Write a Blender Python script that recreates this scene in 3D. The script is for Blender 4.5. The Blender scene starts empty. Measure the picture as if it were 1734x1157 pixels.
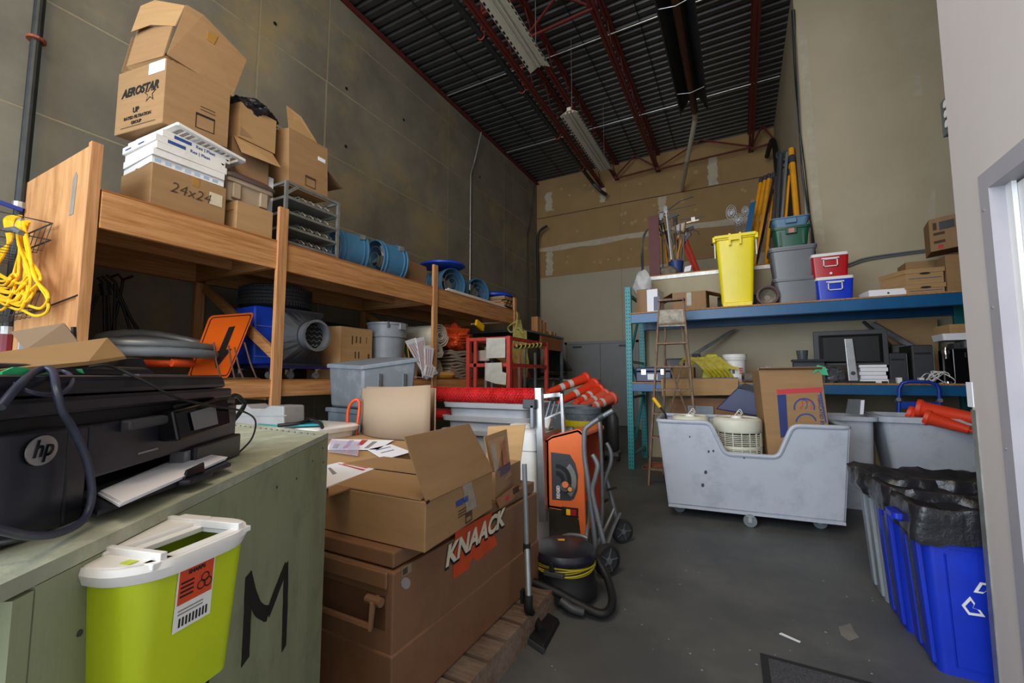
import bpy, bmesh, math, random
from mathutils import Vector, Matrix, noise
random.seed(7)
S = bpy.context.scene
COL = S.collection
PI = math.pi
V = Vector
# ---------------------------------------------------------------- camera, world, light, exposure
CAMH, FPX = 1.25, 728.0
YAW, PITCH = math.radians(27.9), math.radians(4.75)
cd = bpy.data.cameras.new('camera')
cd.sensor_width = 36; cd.lens = FPX / 1734 * 36; cd.clip_start = 0.02; cd.clip_end = 100
cam = bpy.data.objects.new('camera', cd); COL.objects.link(cam)
cam.location = (0, 0, CAMH); cam.rotation_euler = (PI / 2 + PITCH, 0, YAW)
S.camera = cam
w = bpy.data.worlds.new('sky'); S.world = w; w.use_nodes = True
bg = w.node_tree.nodes['Background']; bg.inputs[0].default_value = (0.78, 0.89, 1.0, 1); bg.inputs[1].default_value = 2.4

def area(name, loc, target, sx, sy, power, col):
    l = bpy.data.lights.new(name, 'AREA'); l.shape = 'RECTANGLE'; l.size = sx; l.size_y = sy
    l.energy = power; l.color = col
    o = bpy.data.objects.new(name, l); COL.objects.link(o); o.location = loc
    o.rotation_euler = (V(target) - V(loc)).to_track_quat('-Z', 'Y').to_euler()
    return o
area('doorway_daylight', (-2.4, -3.6, 2.3), (-.2, 3.4, 1.3), 5.0, 4.0, 430, (0.80, 0.90, 1.0))
area('ceiling_lamp_glow', (-0.9, -0.8, 6.3), (-3.4, 5.0, 2.6), 2.6, 2.6, 215, (1.0, 0.82, 0.60))
S.view_settings.view_transform = 'Standard'; S.view_settings.look = 'None'
S.view_settings.exposure = -0.05; S.view_settings.gamma = 1.0
S.view_settings.use_curve_mapping = False
try:
    S.cycles.max_bounces = 6; S.cycles.diffuse_bounces = 4
except Exception: pass

# ---------------------------------------------------------------- helpers
def ray(px, py):
    a, b = (px - 867) / FPX, (578.5 - py) / FPX
    z = math.cos(PITCH) - b * math.sin(PITCH); u = math.sin(PITCH) + b * math.cos(PITCH)
    return V((a * math.cos(YAW) - z * math.sin(YAW), a * math.sin(YAW) + z * math.cos(YAW), u))
def A(px, py, X=None, Y=None, Z=None):          # where the line of sight through a pixel meets a plane of the room
    d = ray(px, py)
    if X is not None: t = X / d.x
    elif Y is not None: t = Y / d.y
    else: t = (Z - CAMH) / d.z
    return V((d.x * t, d.y * t, d.z * t + CAMH))

def PL(px, py, p0, n, off=0):                    # sight line meets an upright plane through p0 with normal n
    d = ray(px, py); p0, n = V(p0), V(n).normalized(); c = V((0, 0, CAMH)); t = ((p0 - c).dot(n) + off) / d.dot(n); return c + d * t

def lin(h):
    h = h.lstrip('#'); c = [int(h[i:i + 2], 16) / 255 for i in (0, 2, 4)]
    return tuple(x / 12.92 if x <= .04045 else ((x + .055) / 1.055) ** 2.4 for x in c) + (1,)
MATS = {}
def mat(name, hx, rough=.6, metal=0, var=.12, scale=6, bump=0, stretch=None, hx2=None, spec=.5, trans=0, alpha=1, coat=0, dirt=None, dscale=2.5, damt=.35):
    if name in MATS: return MATS[name]
    m = bpy.data.materials.new(name); m.use_nodes = True; nt = m.node_tree; b = nt.nodes['Principled BSDF']
    b.inputs['Roughness'].default_value = rough; b.inputs['Metallic'].default_value = metal
    b.inputs['Specular IOR Level'].default_value = spec
    if trans: b.inputs['Transmission Weight'].default_value = trans
    if coat: b.inputs['Coat Weight'].default_value = coat
    if alpha < 1: b.inputs['Alpha'].default_value = alpha
    c = lin(hx)
    tc = nt.nodes.new('ShaderNodeTexCoord'); mp = nt.nodes.new('ShaderNodeMapping')
    nt.links.new(tc.outputs['Object'], mp.inputs[0])
    if stretch: mp.inputs['Scale'].default_value = stretch
    nz = nt.nodes.new('ShaderNodeTexNoise'); nz.inputs['Scale'].default_value = scale; nz.inputs['Detail'].default_value = 6
    nz.inputs['Roughness'].default_value = .6
    nt.links.new(mp.outputs[0], nz.inputs['Vector'])
    r = nt.nodes.new('ShaderNodeValToRGB'); e = r.color_ramp.elements
    lo = lin(hx2) if hx2 else tuple(x * (1 - var * 1.6) for x in c[:3]) + (1,)
    hi = tuple(min(1, x * (1 + var)) for x in c[:3]) + (1,)
    e[0].position = .32; e[0].color = lo; e[1].position = .68; e[1].color = hi
    nt.links.new(nz.outputs['Fac'], r.inputs[0]); outc = r.outputs[0]
    if dirt:
        n2 = nt.nodes.new('ShaderNodeTexNoise'); n2.inputs['Scale'].default_value = dscale; n2.inputs['Detail'].default_value = 9; n2.inputs['Roughness'].default_value = .7
        nt.links.new(tc.outputs['Object'], n2.inputs['Vector'])
        r2 = nt.nodes.new('ShaderNodeValToRGB'); r2.color_ramp.elements[0].position = .5; r2.color_ramp.elements[1].position = .72
        r2.color_ramp.elements[0].color = (0, 0, 0, 1); r2.color_ramp.elements[1].color = (damt,) * 3 + (1,)
        mx = nt.nodes.new('ShaderNodeMixRGB'); mx.inputs[2].default_value = lin(dirt)
        nt.links.new(n2.outputs['Fac'], r2.inputs[0]); nt.links.new(r2.outputs[0], mx.inputs[0]); nt.links.new(outc, mx.inputs[1]); outc = mx.outputs[0]
    nt.links.new(outc, b.inputs['Base Color'])
    if bump:
        bp = nt.nodes.new('ShaderNodeBump'); bp.inputs['Strength'].default_value = bump; bp.inputs['Distance'].default_value = .01
        nt.links.new(nz.outputs['Fac'], bp.inputs['Height']); nt.links.new(bp.outputs[0], b.inputs['Normal'])
    MATS[name] = m; return m

class MB:
    def __init__(s): s.v = []; s.f = []
    def add(s, vs, fs, M=None):
        o = len(s.v)
        s.v += [tuple(M @ V(v)) if M is not None else tuple(v) for v in vs]
        s.f += [tuple(i + o for i in f) for f in fs]; return s
    def box(s, x0, x1, y0, y1, z0, z1, M=None):
        vs = [(x, y, z) for z in (z0, z1) for y in (y0, y1) for x in (x0, x1)]
        return s.add(vs, [(0, 2, 3, 1), (4, 5, 7, 6), (0, 1, 5, 4), (2, 6, 7, 3), (0, 4, 6, 2), (1, 3, 7, 5)], M)
    def hexa(s, b4, t4):
        return s.add(list(b4) + list(t4), [(3, 2, 1, 0), (4, 5, 6, 7), (0, 1, 5, 4), (1, 2, 6, 5), (2, 3, 7, 6), (3, 0, 4, 7)])
    def bar(s, p, q, w, h, up=(0, 0, 1)):
        p, q = V(p), V(q); d = (q - p).normalized(); a = d.cross(V(up))
        if a.length < 1e-4: a = d.cross(V((1, 0, 0)))
        a.normalize(); b = a.cross(d).normalized()
        r = lambda c: [c - a * w / 2 - b * h / 2, c + a * w / 2 - b * h / 2, c + a * w / 2 + b * h / 2, c - a * w / 2 + b * h / 2]
        return s.hexa(r(p), r(q))
    def cyl(s, p, q, r0, r1=None, n=20, caps=True):
        return s.tube([p, q], [r0, r0 if r1 is None else r1], n, caps=caps)
    def tube(s, pts, r, n=8, closed=False, caps=True):
        pts = [V(p) for p in pts]; k = len(pts); rr = r if isinstance(r, (list, tuple)) else [r] * k
        o = len(s.v); t0 = None; a = None
        for i, p in enumerate(pts):
            if closed: t = (pts[(i + 1) % k] - pts[i - 1]).normalized()
            else: t = (pts[min(i + 1, k - 1)] - pts[max(i - 1, 0)])
            if t.length < 1e-9: t = V((0, 0, 1))
            t.normalize()
            if a is None:
                a = t.cross(V((0, 0, 1)));
                if a.length < .1: a = t.cross(V((1, 0, 0)))
            else:
                a = a - t * a.dot(t)
            a.normalize(); b = t.cross(a)
            for j in range(n):
                g = 2 * PI * j / n
                s.v.append(tuple(p + (a * math.cos(g) + b * math.sin(g)) * rr[i]))
        for i in range(k if closed else k - 1):
            i2 = (i + 1) % k
            for j in range(n):
                s.f.append((o + i * n + j, o + i * n + (j + 1) % n, o + i2 * n + (j + 1) % n, o + i2 * n + j))
        if caps and not closed:
            s.f.append(tuple(o + j for j in range(n))[::-1]); s.f.append(tuple(o + (k - 1) * n + j for j in range(n)))
        return s
    def loft(s, rings, cap0=True, cap1=True, M=None):
        n = len(rings[0]); vs = [p for r in rings for p in r]; fs = []
        for i in range(len(rings) - 1):
            for j in range(n): fs.append((i * n + j, i * n + (j + 1) % n, (i + 1) * n + (j + 1) % n, (i + 1) * n + j))
        if cap0: fs.append(tuple(range(n))[::-1])
        if cap1: fs.append(tuple((len(rings) - 1) * n + j for j in range(n)))
        return s.add(vs, fs, M)
    def lathe(s, prof, n=28, M=None, cap0=True, cap1=True):
        return s.loft([[(r * math.cos(2 * PI * j / n), r * math.sin(2 * PI * j / n), z) for j in range(n)] for r, z in prof], cap0, cap1, M)
    def prism(s, pts, vec):
        pts = [V(p) for p in pts]; vec = V(vec); n = len(pts)
        return s.add(pts + [p + vec for p in pts], [tuple(range(n))[::-1], tuple(range(n, 2 * n))] + [(i, (i + 1) % n, n + (i + 1) % n, n + i) for i in range(n)])
    def grid(s, rows):
        k = len(rows[0]); vs = [p for r in rows for p in r]
        return s.add(vs, [(i * k + j, i * k + j + 1, (i + 1) * k + j + 1, (i + 1) * k + j) for i in range(len(rows) - 1) for j in range(k - 1)])

def rr(w, d, r, z, n=4, cx=0, cy=0):             # rounded rectangle ring
    r = min(r, w / 2 - 1e-4, d / 2 - 1e-4); out = []
    for sx, sy, a0 in ((1, 1, 0), (-1, 1, PI / 2), (-1, -1, PI), (1, -1, 1.5 * PI)):
        for i in range(n + 1):
            a = a0 + PI / 2 * i / n
            out.append((cx + sx * (w / 2 - r) + r * math.cos(a), cy + sy * (d / 2 - r) + r * math.sin(a), z))
    return out
def TM(loc, rz=0, rx=0, ry=0):
    return Matrix.Translation(V(loc)) @ Matrix.Rotation(rz, 4, 'Z') @ Matrix.Rotation(ry, 4, 'Y') @ Matrix.Rotation(rx, 4, 'X')
ORI = {}
def thing(name, label, cat, loc=(0, 0, 0), rz=0, group=None, kind=None, rx=0, ry=0):
    o = bpy.data.objects.new(name, None); COL.objects.link(o); o.empty_display_size = .1
    o.location = loc; o.rotation_mode = 'XYZ'
    M = TM(loc, rz, rx, ry); o.rotation_euler = M.to_euler()
    if label: o['label'] = label
    if cat: o['category'] = cat
    if group: o['group'] = group
    if kind: o['kind'] = kind
    ORI[o.name] = M
    return o
def part(name, mb, m, parent=None, w=False, bevel=0, smooth=False, solid=0, label=None, kind=None, sub=0, seg=2):
    vs, fs = mb.v, mb.f
    if w and parent is not None and parent.name in ORI:
        Mi = ORI[parent.name].inverted(); vs = [tuple(Mi @ V(v)) for v in vs]
    me = bpy.data.meshes.new(name); me.from_pydata(vs, [], fs); me.update()
    b = bmesh.new(); b.from_mesh(me); bmesh.ops.recalc_face_normals(b, faces=b.faces); b.to_mesh(me); b.free()
    me.materials.append(m)
    if smooth:
        me.polygons.foreach_set('use_smooth', [True] * len(me.polygons))
        try: me.set_sharp_from_angle(angle=math.radians(38))
        except Exception: pass
    o = bpy.data.objects.new(name, me); COL.objects.link(o)
    if parent is not None:
        o.parent = parent
        ORI[o.name] = ORI.get(parent.name, Matrix())
    if solid:
        md = o.modifiers.new('solid', 'SOLIDIFY'); md.thickness = solid; md.offset = 0
    if sub:
        md = o.modifiers.new('sub', 'SUBSURF'); md.levels = sub; md.render_levels = sub
    if bevel:
        md = o.modifiers.new('bevel', 'BEVEL'); md.width = bevel; md.segments = seg; md.limit_method = 'ANGLE'; md.angle_limit = math.radians(40)
    if label: o['label'] = label
    if kind: o['kind'] = kind
    return o
def solo(name, mb, m, label, cat, group=None, **k):
    xs, ys, zs = zip(*mb.v); c = V(((min(xs) + max(xs)) / 2, (min(ys) + max(ys)) / 2, min(zs)))
    mb.v = [tuple(V(v) - c) for v in mb.v]
    o = part(name, mb, m, None, **k); o.location = c; o['label'] = label; o['category'] = cat
    if group: o['group'] = group
    ORI[o.name] = Matrix.Translation(c)
    return o
def struct(name, mb, m, parent=None, **k):
    o = part(name, mb, m, parent, **k)
    if parent is None: o['kind'] = 'structure'
    ORI[o.name] = Matrix(); return o
def dup(o, parent=None, loc=None, M=None, label=None):
    c = o.copy(); COL.objects.link(c); c.parent = parent
    if parent is None:
        if M is not None: c.location = M.to_translation(); c.rotation_mode = 'XYZ'; c.rotation_euler = M.to_euler()
        elif loc is not None: c.location = loc
        if label: c['label'] = label
    ORI[c.name] = ORI.get(o.name, Matrix()) if parent is not None else (M if M is not None else Matrix.Translation(V(loc) if loc is not None else o.location))
    for ch in list(o.children): dup(ch, c)
    return c
def text(par, s, size, o, R, U, m, ext=.0012, shear=0, bold=0, align='LEFT', name='lettering', w=True, sx=1, spacing=1):
    cu = bpy.data.curves.new('t', 'FONT'); cu.body = s; cu.size = size; cu.extrude = ext; cu.shear = shear; cu.offset = bold; cu.align_x = align
    cu.resolution_u = 3; cu.space_character = spacing
    ob = bpy.data.objects.new('t', cu); COL.objects.link(ob)
    bpy.context.view_layer.update()
    me = bpy.data.meshes.new_from_object(ob); bpy.data.objects.remove(ob)
    R = V(R).normalized(); U = V(U); U = (U - R * U.dot(R)).normalized(); N = R.cross(U); o = V(o) + N * ext
    mb = MB(); mb.v = [tuple(o + R * v.co.x * sx + U * v.co.y + N * v.co.z) for v in me.vertices]; mb.f = [tuple(p.vertices) for p in me.polygons]
    bpy.data.meshes.remove(me)
    return part(name, mb, m, par, w=w)
def decal(par, pts, m, t=.0015, name='printed_label', w=True, label=None):
    p = [V(q) for q in pts]; n = (p[1] - p[0]).cross(p[2] - p[0]).normalized()
    return part(name, MB().prism(p, n * t), m, par, w=w, label=label)
def bez(p, n=8):                                   # smooth curve through points
    p = [V(q) for q in p]; out = []
    for i in range(len(p) - 1):
        a = p[max(i - 1, 0)]; b = p[i]; c = p[i + 1]; d = p[min(i + 2, len(p) - 1)]
        for k in range(n):
            t = k / n
            out.append(.5 * ((2 * b) + (c - a) * t + (2 * a - 5 * b + 4 * c - d) * t * t + (3 * b - a - 3 * c + d) * t ** 3))
    out.append(p[-1]); return out
def arc(c, r, a0, a1, n, ax=(1, 0, 0), ay=(0, 0, 1)):
    c, ax, ay = V(c), V(ax), V(ay)
    return [c + ax * r * math.cos(a0 + (a1 - a0) * i / n) + ay * r * math.sin(a0 + (a1 - a0) * i / n) for i in range(n + 1)]
def blob(c, r, sx, sy, sz, amp=.25, fr=3, sub=4, seed=0, flat=-1):
    b = bmesh.new(); bmesh.ops.create_icosphere(b, subdivisions=sub, radius=1); mb = MB()
    for v in b.verts:
        d = v.co.copy(); nn = noise.noise(d * fr + V((seed, 0, 0))); n2 = noise.noise(d * fr * 3 + V((0, seed, 0)))
        q = d * (1 + amp * (nn + .45 * abs(n2)))
        mb.v.append((c[0] + q.x * sx * r, c[1] + q.y * sy * r, c[2] + max(q.z, flat) * sz * r))
    mb.f = [tuple(v.index for v in f.verts) for f in b.faces]; b.free(); return mb

# ---------------------------------------------------------------- materials
cb = mat('cardboard', '#9C7B57', .85, var=.06, scale=3, stretch=(1, 1, 9), spec=.15)
cb2 = mat('cardboard_pale', '#AD8B61', .85, var=.06, scale=3, stretch=(1, 1, 9), spec=.15)
cb3 = mat('cardboard_grey_brown', '#98795A', .85, var=.06, scale=3, stretch=(9, 1, 1), spec=.15)
cb_in = mat('cardboard_inside', '#8E6E4C', .9, var=.08, scale=4, spec=.1)
kraft = mat('kraft_paper', '#9B8670', .8, var=.03, scale=2, spec=.2)
tape = mat('packing_tape', '#A57B3E', .3, var=.05, scale=8)
cleartape = mat('clear_tape', '#B9AE9C', .15, var=.1, scale=30, bump=.3, alpha=.6)
lum = mat('lumber', '#C08E5E', .7, var=.1, scale=3, stretch=(16, .8, 16), hx2='#A06C3E', spec=.2)
lumz = mat('lumber_upright', '#C29164', .7, var=.1, scale=3, stretch=(16, 16, .8), hx2='#A47246', spec=.2)
lumx = mat('lumber_cross', '#AE8050', .7, var=.1, scale=3, stretch=(.8, 16, 16), hx2='#8C5E34', spec=.2)
ply = mat('plywood', '#C69565', .7, var=.1, scale=2.2, stretch=(5, 5, .7), hx2='#AC7A4C', spec=.2, dirt='#8A5426', dscale=1.8, damt=.5)
plyd = mat('plywood_deck', '#9F6636', .8, var=.12, scale=2.2, stretch=(5, .7, 5), spec=.15)
chip = mat('particle_board', '#B07F52', .8, var=.2, scale=40, spec=.2)
green = mat('green_paint', '#8F9476', .75, var=.08, scale=9, stretch=(1, 1, .12), bump=.35, dirt='#585C45', dscale=6, damt=.5, spec=.3)
greent = mat('green_paint_worn', '#9C9F8A', .75, var=.08, scale=14, bump=.35, dirt='#D6D4C4', dscale=7, damt=.6, spec=.3)
blackp = mat('black_plastic', '#1A1B25', .36, var=.1, scale=20, dirt='#3B3C44', dscale=9, damt=.35)
blackg = mat('black_gloss', '#0C0D12', .12, var=.05, scale=5)
black = mat('black_matte', '#101012', .6, var=.15, scale=12)
rubber = mat('rubber', '#232325', .8, var=.15, scale=18, bump=.1)
dkgrey = mat('dark_grey', '#3A3C40', .5, var=.1, scale=10)
screen = mat('screen_glass', '#6F7276', .25, var=.03, scale=2)
paper = mat('paper', '#EDEDF4', .7, var=.02, scale=4, spec=.2)
white = mat('white_plastic', '#E6E4E0', .45, var=.03, scale=5, dirt='#BDB8B0', dscale=6, damt=.4)
cream = mat('cream_plastic', '#D8D6C4', .5, var=.04, scale=5, dirt='#A5A08A', dscale=6, damt=.35)
cartg = mat('cart_plastic', '#B2B8C4', .5, var=.03, scale=2, dirt='#80848C', dscale=5, damt=.45)
cartd = mat('grey_plastic', '#6E757C', .5, var=.05, scale=3, dirt='#8F949A', dscale=7, damt=.35)
tubp = mat('tub_pale', '#C2C5CB', .45, var=.03, scale=3, dirt='#94979C', dscale=6, damt=.35)
bindk = mat('bin_mid_grey', '#63686D', .5, var=.05, scale=3, dirt='#9A9EA3', dscale=7, damt=.35)
totem = mat('tote_grey', '#6F7175', .38, var=.05, scale=3)
trashg = mat('trash_can_grey', '#84898F', .45, var=.05, scale=4, dirt='#5E6266', dscale=6, damt=.4)
sbin = mat('slate_blue_plastic', '#5C6770', .5, var=.05, scale=3, dirt='#8C959C', dscale=6, damt=.4)
limep = mat('lime_plastic', '#CADC22', .25, var=.05, scale=2, alpha=.84, dirt='#7C9A20', dscale=3, damt=.3)
bluep = mat('recycling_blue', '#1030B4', .38, var=.08, scale=4, dirt='#1A2C86', dscale=7, damt=.4)
bagm = mat('black_bag_film', '#232327', .3, var=.15, scale=11, bump=.9)
knk = mat('tan_steel', '#7F5C42', .5, var=.07, scale=3, dirt='#6E452A', dscale=5, damt=.6)
orange = mat('orange_plastic', '#E06A30', .45, var=.06, scale=4, dirt='#A8674A', dscale=6, damt=.3)
conem = mat('cone_orange', '#EE4422', .5, var=.06, scale=5)
conein = mat('cone_faded', '#E26048', .55, var=.06, scale=5)
refl = mat('reflective_white', '#D9D5CF', .4, var=.05, scale=20)
redp = mat('red_paint', '#B83A2C', .5, var=.1, scale=8, dirt='#7C3226', dscale=9, damt=.4)
netm = mat('red_netting', '#F01E22', .3, var=.35, scale=110, bump=1.0)
signo = mat('sign_orange', '#F56A08', .5, var=.03, scale=3)
blk = mat('print_black', '#16120F', .7, var=.05)
prn = mat('print_brown', '#4B3826', .8, var=.05)
prb = mat('print_blue', '#2A4A8C', .7, var=.05)
prr = mat('print_red', '#C03840', .7, var=.05)
prg = mat('print_green', '#2F7B4C', .7, var=.05)
inkg = mat('print_grey', '#8D8A8C', .7, var=.05)
alu = mat('aluminium', '#B9BBBC', .35, metal=.85, var=.08, scale=12, dirt='#7A7A78', dscale=9, damt=.4)
galv = mat('galvanised', '#A9ABA8', .4, metal=.7, var=.15, scale=14)
steel = mat('grey_steel_tube', '#7E8388', .4, metal=.4, var=.08, scale=10)
iron = mat('rusty_iron', '#6B5344', .7, metal=.2, var=.2, scale=20)
bfan = mat('fan_blue', '#3F7399', .5, var=.08, scale=6, dirt='#86A3B8', dscale=5, damt=.5)
tarpb = mat('tarp_blue', '#1546C8', .45, var=.12, scale=7, bump=.2)
rackb = mat('rack_blue', '#0F5585', .36, var=.06, scale=4, dirt='#22699A', dscale=3, damt=.4)
teal = mat('rack_teal', '#2B8C92', .45, var=.1, scale=9, dirt='#1A6670', dscale=9, damt=.4)
yel = mat('yellow_plastic', '#F1DC10', .35, var=.04, scale=3)
yelc = mat('yellow_cord', '#F0B810', .45, var=.08, scale=30)
fibre = mat('fibreglass_orange', '#E29A1C', .45, var=.08, scale=6)
ladw = mat('old_ladder_wood', '#8C7462', .8, var=.15, scale=5, stretch=(12, 12, 1), hx2='#6A5443', spec=.2)
redj = mat('joist_red', '#5E1E18', .6, var=.15, scale=7)
deckm = mat('deck_metal', '#444240', .5, metal=.4, var=.15, scale=3)
dkpipe = mat('dark_pipe', '#2E3030', .5, metal=.3, var=.15, scale=9)
fixm = mat('fixture_white', '#B9B29E', .5, var=.05, scale=4)
conc = mat('concrete_panel', '#7C7769', .9, var=.12, scale=1.3, hx2='#6A665C', bump=.08, dirt='#A08B5C', dscale=.55, damt=.85, spec=.2)
conc2 = mat('concrete_joint', '#948A72', .9, var=.12, scale=5, spec=.2)
floorm = mat('floor_concrete', '#585957', .5, var=.12, scale=1.6, hx2='#484A4D', bump=.05, dirt='#6C6C69', dscale=2.2, damt=.6, spec=.4)
dryt = mat('drywall_tan', '#9A7E57', .9, var=.05, scale=2, spec=.1)
dryp = mat('drywall_painted', '#A8A08B', .85, var=.03, scale=1.2, spec=.15)
dryr = mat('drywall_beige', '#B3A78E', .85, var=.05, scale=.9, dirt='#C2B9A6', dscale=.8, damt=.5, spec=.15)
mud = mat('joint_compound', '#B7AD98', .9, var=.08, scale=9, spec=.1)
wallw = mat('entry_wall_paint', '#CFC6C1', .75, var=.03, scale=1.5, bump=.05, spec=.2)
doorw = mat('door_white', '#EDEBEA', .5, var=.02, scale=3)
doorg = mat('door_grey', '#7D8082', .5, var=.04, scale=3)
brown = mat('tote_tan', '#A8957E', .5, var=.04, scale=4)
tlid = mat('tote_lid_brown', '#5B4C48', .5, var=.04, scale=4)
canvas = mat('canvas_white', '#C6BEAC', .85, var=.12, scale=6, bump=.3, spec=.1)
canvg = mat('blanket_grey', '#9A9080', .9, var=.15, scale=8, bump=.3, spec=.1)
tarpo = mat('tarp_orange', '#D8501E', .5, var=.15, scale=6, bump=.3)
ropem = mat('rope_yellow', '#A8A050', .8, var=.2, scale=60, bump=.6)
navy = mat('navy_plastic', '#1B2350', .35, var=.06, scale=5)
redc = mat('cooler_red', '#B4141E', .35, var=.05, scale=4)
bluec = mat('cooler_blue', '#1034C0', .35, var=.05, scale=4)
gtote = mat('green_tote', '#14513C', .4, var=.05, scale=4)
btote = mat('blue_grey_tote', '#5A7C98', .45, var=.05, scale=4)
clearp = mat('clear_film', '#DAD4F0', .08, var=.03, scale=4, alpha=.35)
glassc = mat('chrome', '#D0D0D0', .12, metal=1, var=.03)
vinyl = mat('mesh_grey', '#5E6264', .7, var=.1, scale=80)
# ---------------------------------------------------------------- the room
XL, YB, ZC, YF = -5.1, 11.2, 7.0, -4.0
XF = -3.7                                           # front of the timber shelving
struct('floor', MB().box(-5.3, 9, YF - 3, YB + .2, -.2, 0), floorm)
# left wall: tilt-up concrete, each form panel a piece of its own
wl = struct('wall_left', MB().box(XL - .25, XL - .003, YF, YB + .2, 0, ZC), conc2)
ys = [-4, -1.9, .5, 2.94, 3.93, 6.85, 9.2, 11.2]; zs = [0, 1.2, 2.3, 3.45, 4.45, 5.5, 6.45, 7.0]
for i in range(len(ys) - 1):
    for k in range(len(zs) - 1):
        g = random.uniform(.006, .016)
        part('concrete_panel', MB().box(XL - .0029, XL + random.uniform(-.001, .001), ys[i] + g, ys[i + 1] - g, zs[k] + g, zs[k + 1] - g), conc, wl)
for (px, py) in [(465, 40), (683, 203), (585, 248), (700, 75), (812, 300), (586, 150)]:
    c = A(px, py, X=XL)
    part('tie_hole', MB().cyl((XL + .004, c.y, c.z), (XL + .012, c.y, c.z), .022, n=10), black, wl)
# back wall: drywall sheets, upper band unpainted
wb = struct('wall_back', MB().box(XL - .2, 1.0, YB, YB + .2, 0, ZC), dryt)
for (x0, x1) in [(-5.1, -2.66), (-2.66, -.22), (-.22, .9)]:
    for (z0, z1, m) in [(0, 1.9, dryp), (1.9, 4.1, dryp), (4.1, 5.865, dryt), (5.875, ZC, dryt)]:
        part('drywall_sheet', MB().box(x0 + .003, x1 - .003, YB - .012, YB - .0005, z0 + .003, z1 - .003), m, wb)
def mudstrip(x0, x1, z0, z1, par=None, y=YB - .012):
    n = 14; a, b = [], []
    vert = (z1 - z0) > (x1 - x0)
    for i in range(n + 1):
        t = i / n; j = random.uniform(-.03, .03); k = random.uniform(-.03, .03)
        if vert: a.append((x0 + j, y, z0 + (z1 - z0) * t)); b.append((x1 + k, y, z0 + (z1 - z0) * t))
        else: a.append((x0 + (x1 - x0) * t, y, z0 + j)); b.append((x0 + (x1 - x0) * t, y, z1 + k))
    part('joint_compound_band', MB().prism(a + b[::-1], (0, -.003, 0)), mud, par or wb)
mudstrip(-5.05, .86, 4.86, 5.0)
mudstrip(-4.8, -4.6, 4.15, 4.84); mudstrip(-4.82, -4.62, 6.05, 6.6); mudstrip(-3.2, -3.05, 6.0, 6.4); mudstrip(-1.68, -1.5, 5.3, 5.84); mudstrip(-.5, -.3, 5.9, 6.6); mudstrip(-1.9, -1.7, 4.2, 4.84)
mb = MB()
for i in range(46):
    x = random.uniform(-4.9, .8); z = random.choice([4.4, 4.62, 5.3, 5.6, 6.1, 6.35, 6.6]) + random.uniform(-.06, .06); r = random.uniform(.03, .055)
    mb.prism([(x + r * math.cos(a * PI / 4) * random.uniform(.8, 1.2), YB - .0125, z + r * math.sin(a * PI / 4) * random.uniform(.8, 1.2)) for a in range(8)], (0, -.002, 0))
part('screw_filler_spots', mb, mat('filler_spot', '#A98F69', .9, var=.05), wb, kind='stuff')
part('panel_joint', MB().box(-5.08, .88, YB - .016, YB - .011, 5.86, 5.88), mat('joint_dark', '#3A3024', .8), wb)
# double door in the back wall
d1 = struct('door_1', MB(), doorg) if False else None
fr = MB(); xa, xb_, xc = -4.19, -3.26, -2.33
fr.box(xa - .07, xa, YB - .06, YB - .01, 0, 2.2); fr.box(xc, xc + .07, YB - .06, YB - .01, 0, 2.2); fr.box(xa - .07, xc + .07, YB - .06, YB - .01, 2.14, 2.21)
df = struct('door_1', fr, doorg)
part('door_leaf', MB().box(xa + .004, xb_ - .004, YB - .05, YB - .015, .01, 2.135), doorg, df, bevel=.003)
part('door_leaf', MB().box(xb_ + .004, xc - .004, YB - .05, YB - .015, .01, 2.135), doorg, df, bevel=.003)
for x in (xa + .3, xc - .3): part('door_closer', MB().box(x - .12, x + .12, YB - .1, YB - .05, 2.05, 2.09), dkgrey, df)
# side wall, wall behind the rack, low partition with its ledge
struct('wall_side', MB().box(.9, 1.05, 7.3005, YB, 0, ZC), dryr)
wr = struct('wall_right_rear', MB().box(.9, 9, 7.15, 7.3, 0, ZC), dryr)
part('joint_compound_band', MB().prism([A(1352, 60, Y=7.148), A(1366, 60, Y=7.148), A(1380, 240, Y=7.148), A(1396, 400, Y=7.148), A(1400, 470, Y=7.148), A(1392, 490, Y=7.148), A(1384, 470, Y=7.148), A(1368, 240, Y=7.148)], (0, -.002, 0)), mud, wr)
part('joint_compound_band', MB().prism([A(1578, 320, Y=7.148), A(1584, 322, Y=7.148), A(1584, 380, Y=7.148), A(1568, 378, Y=7.148)], (0, -.002, 0)), mud, wr)
part('joint_compound_band', MB().prism([A(1548, 126, Y=7.148), A(1560, 130, Y=7.148), A(1562, 165, Y=7.148), A(1546, 164, Y=7.148)], (0, -.002, 0)), mud, wr)
wp = struct('wall_partition', MB().box(-1.35, .9, 7.15, 7.28, 0, 2.86), dryr)
struct('trim_1', MB().box(-1.36, .9, 7.13, 7.16, 2.82, 2.875), galv)
struct('wall_partition_side', MB().box(-1.35, -1.23, 7.28, YB - .02, 0, 2.86), dryr)
struct('ceiling_low_room', MB().box(-1.35, .9, 7.16, YB - .02, 2.861, 2.9), chip)
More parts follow.
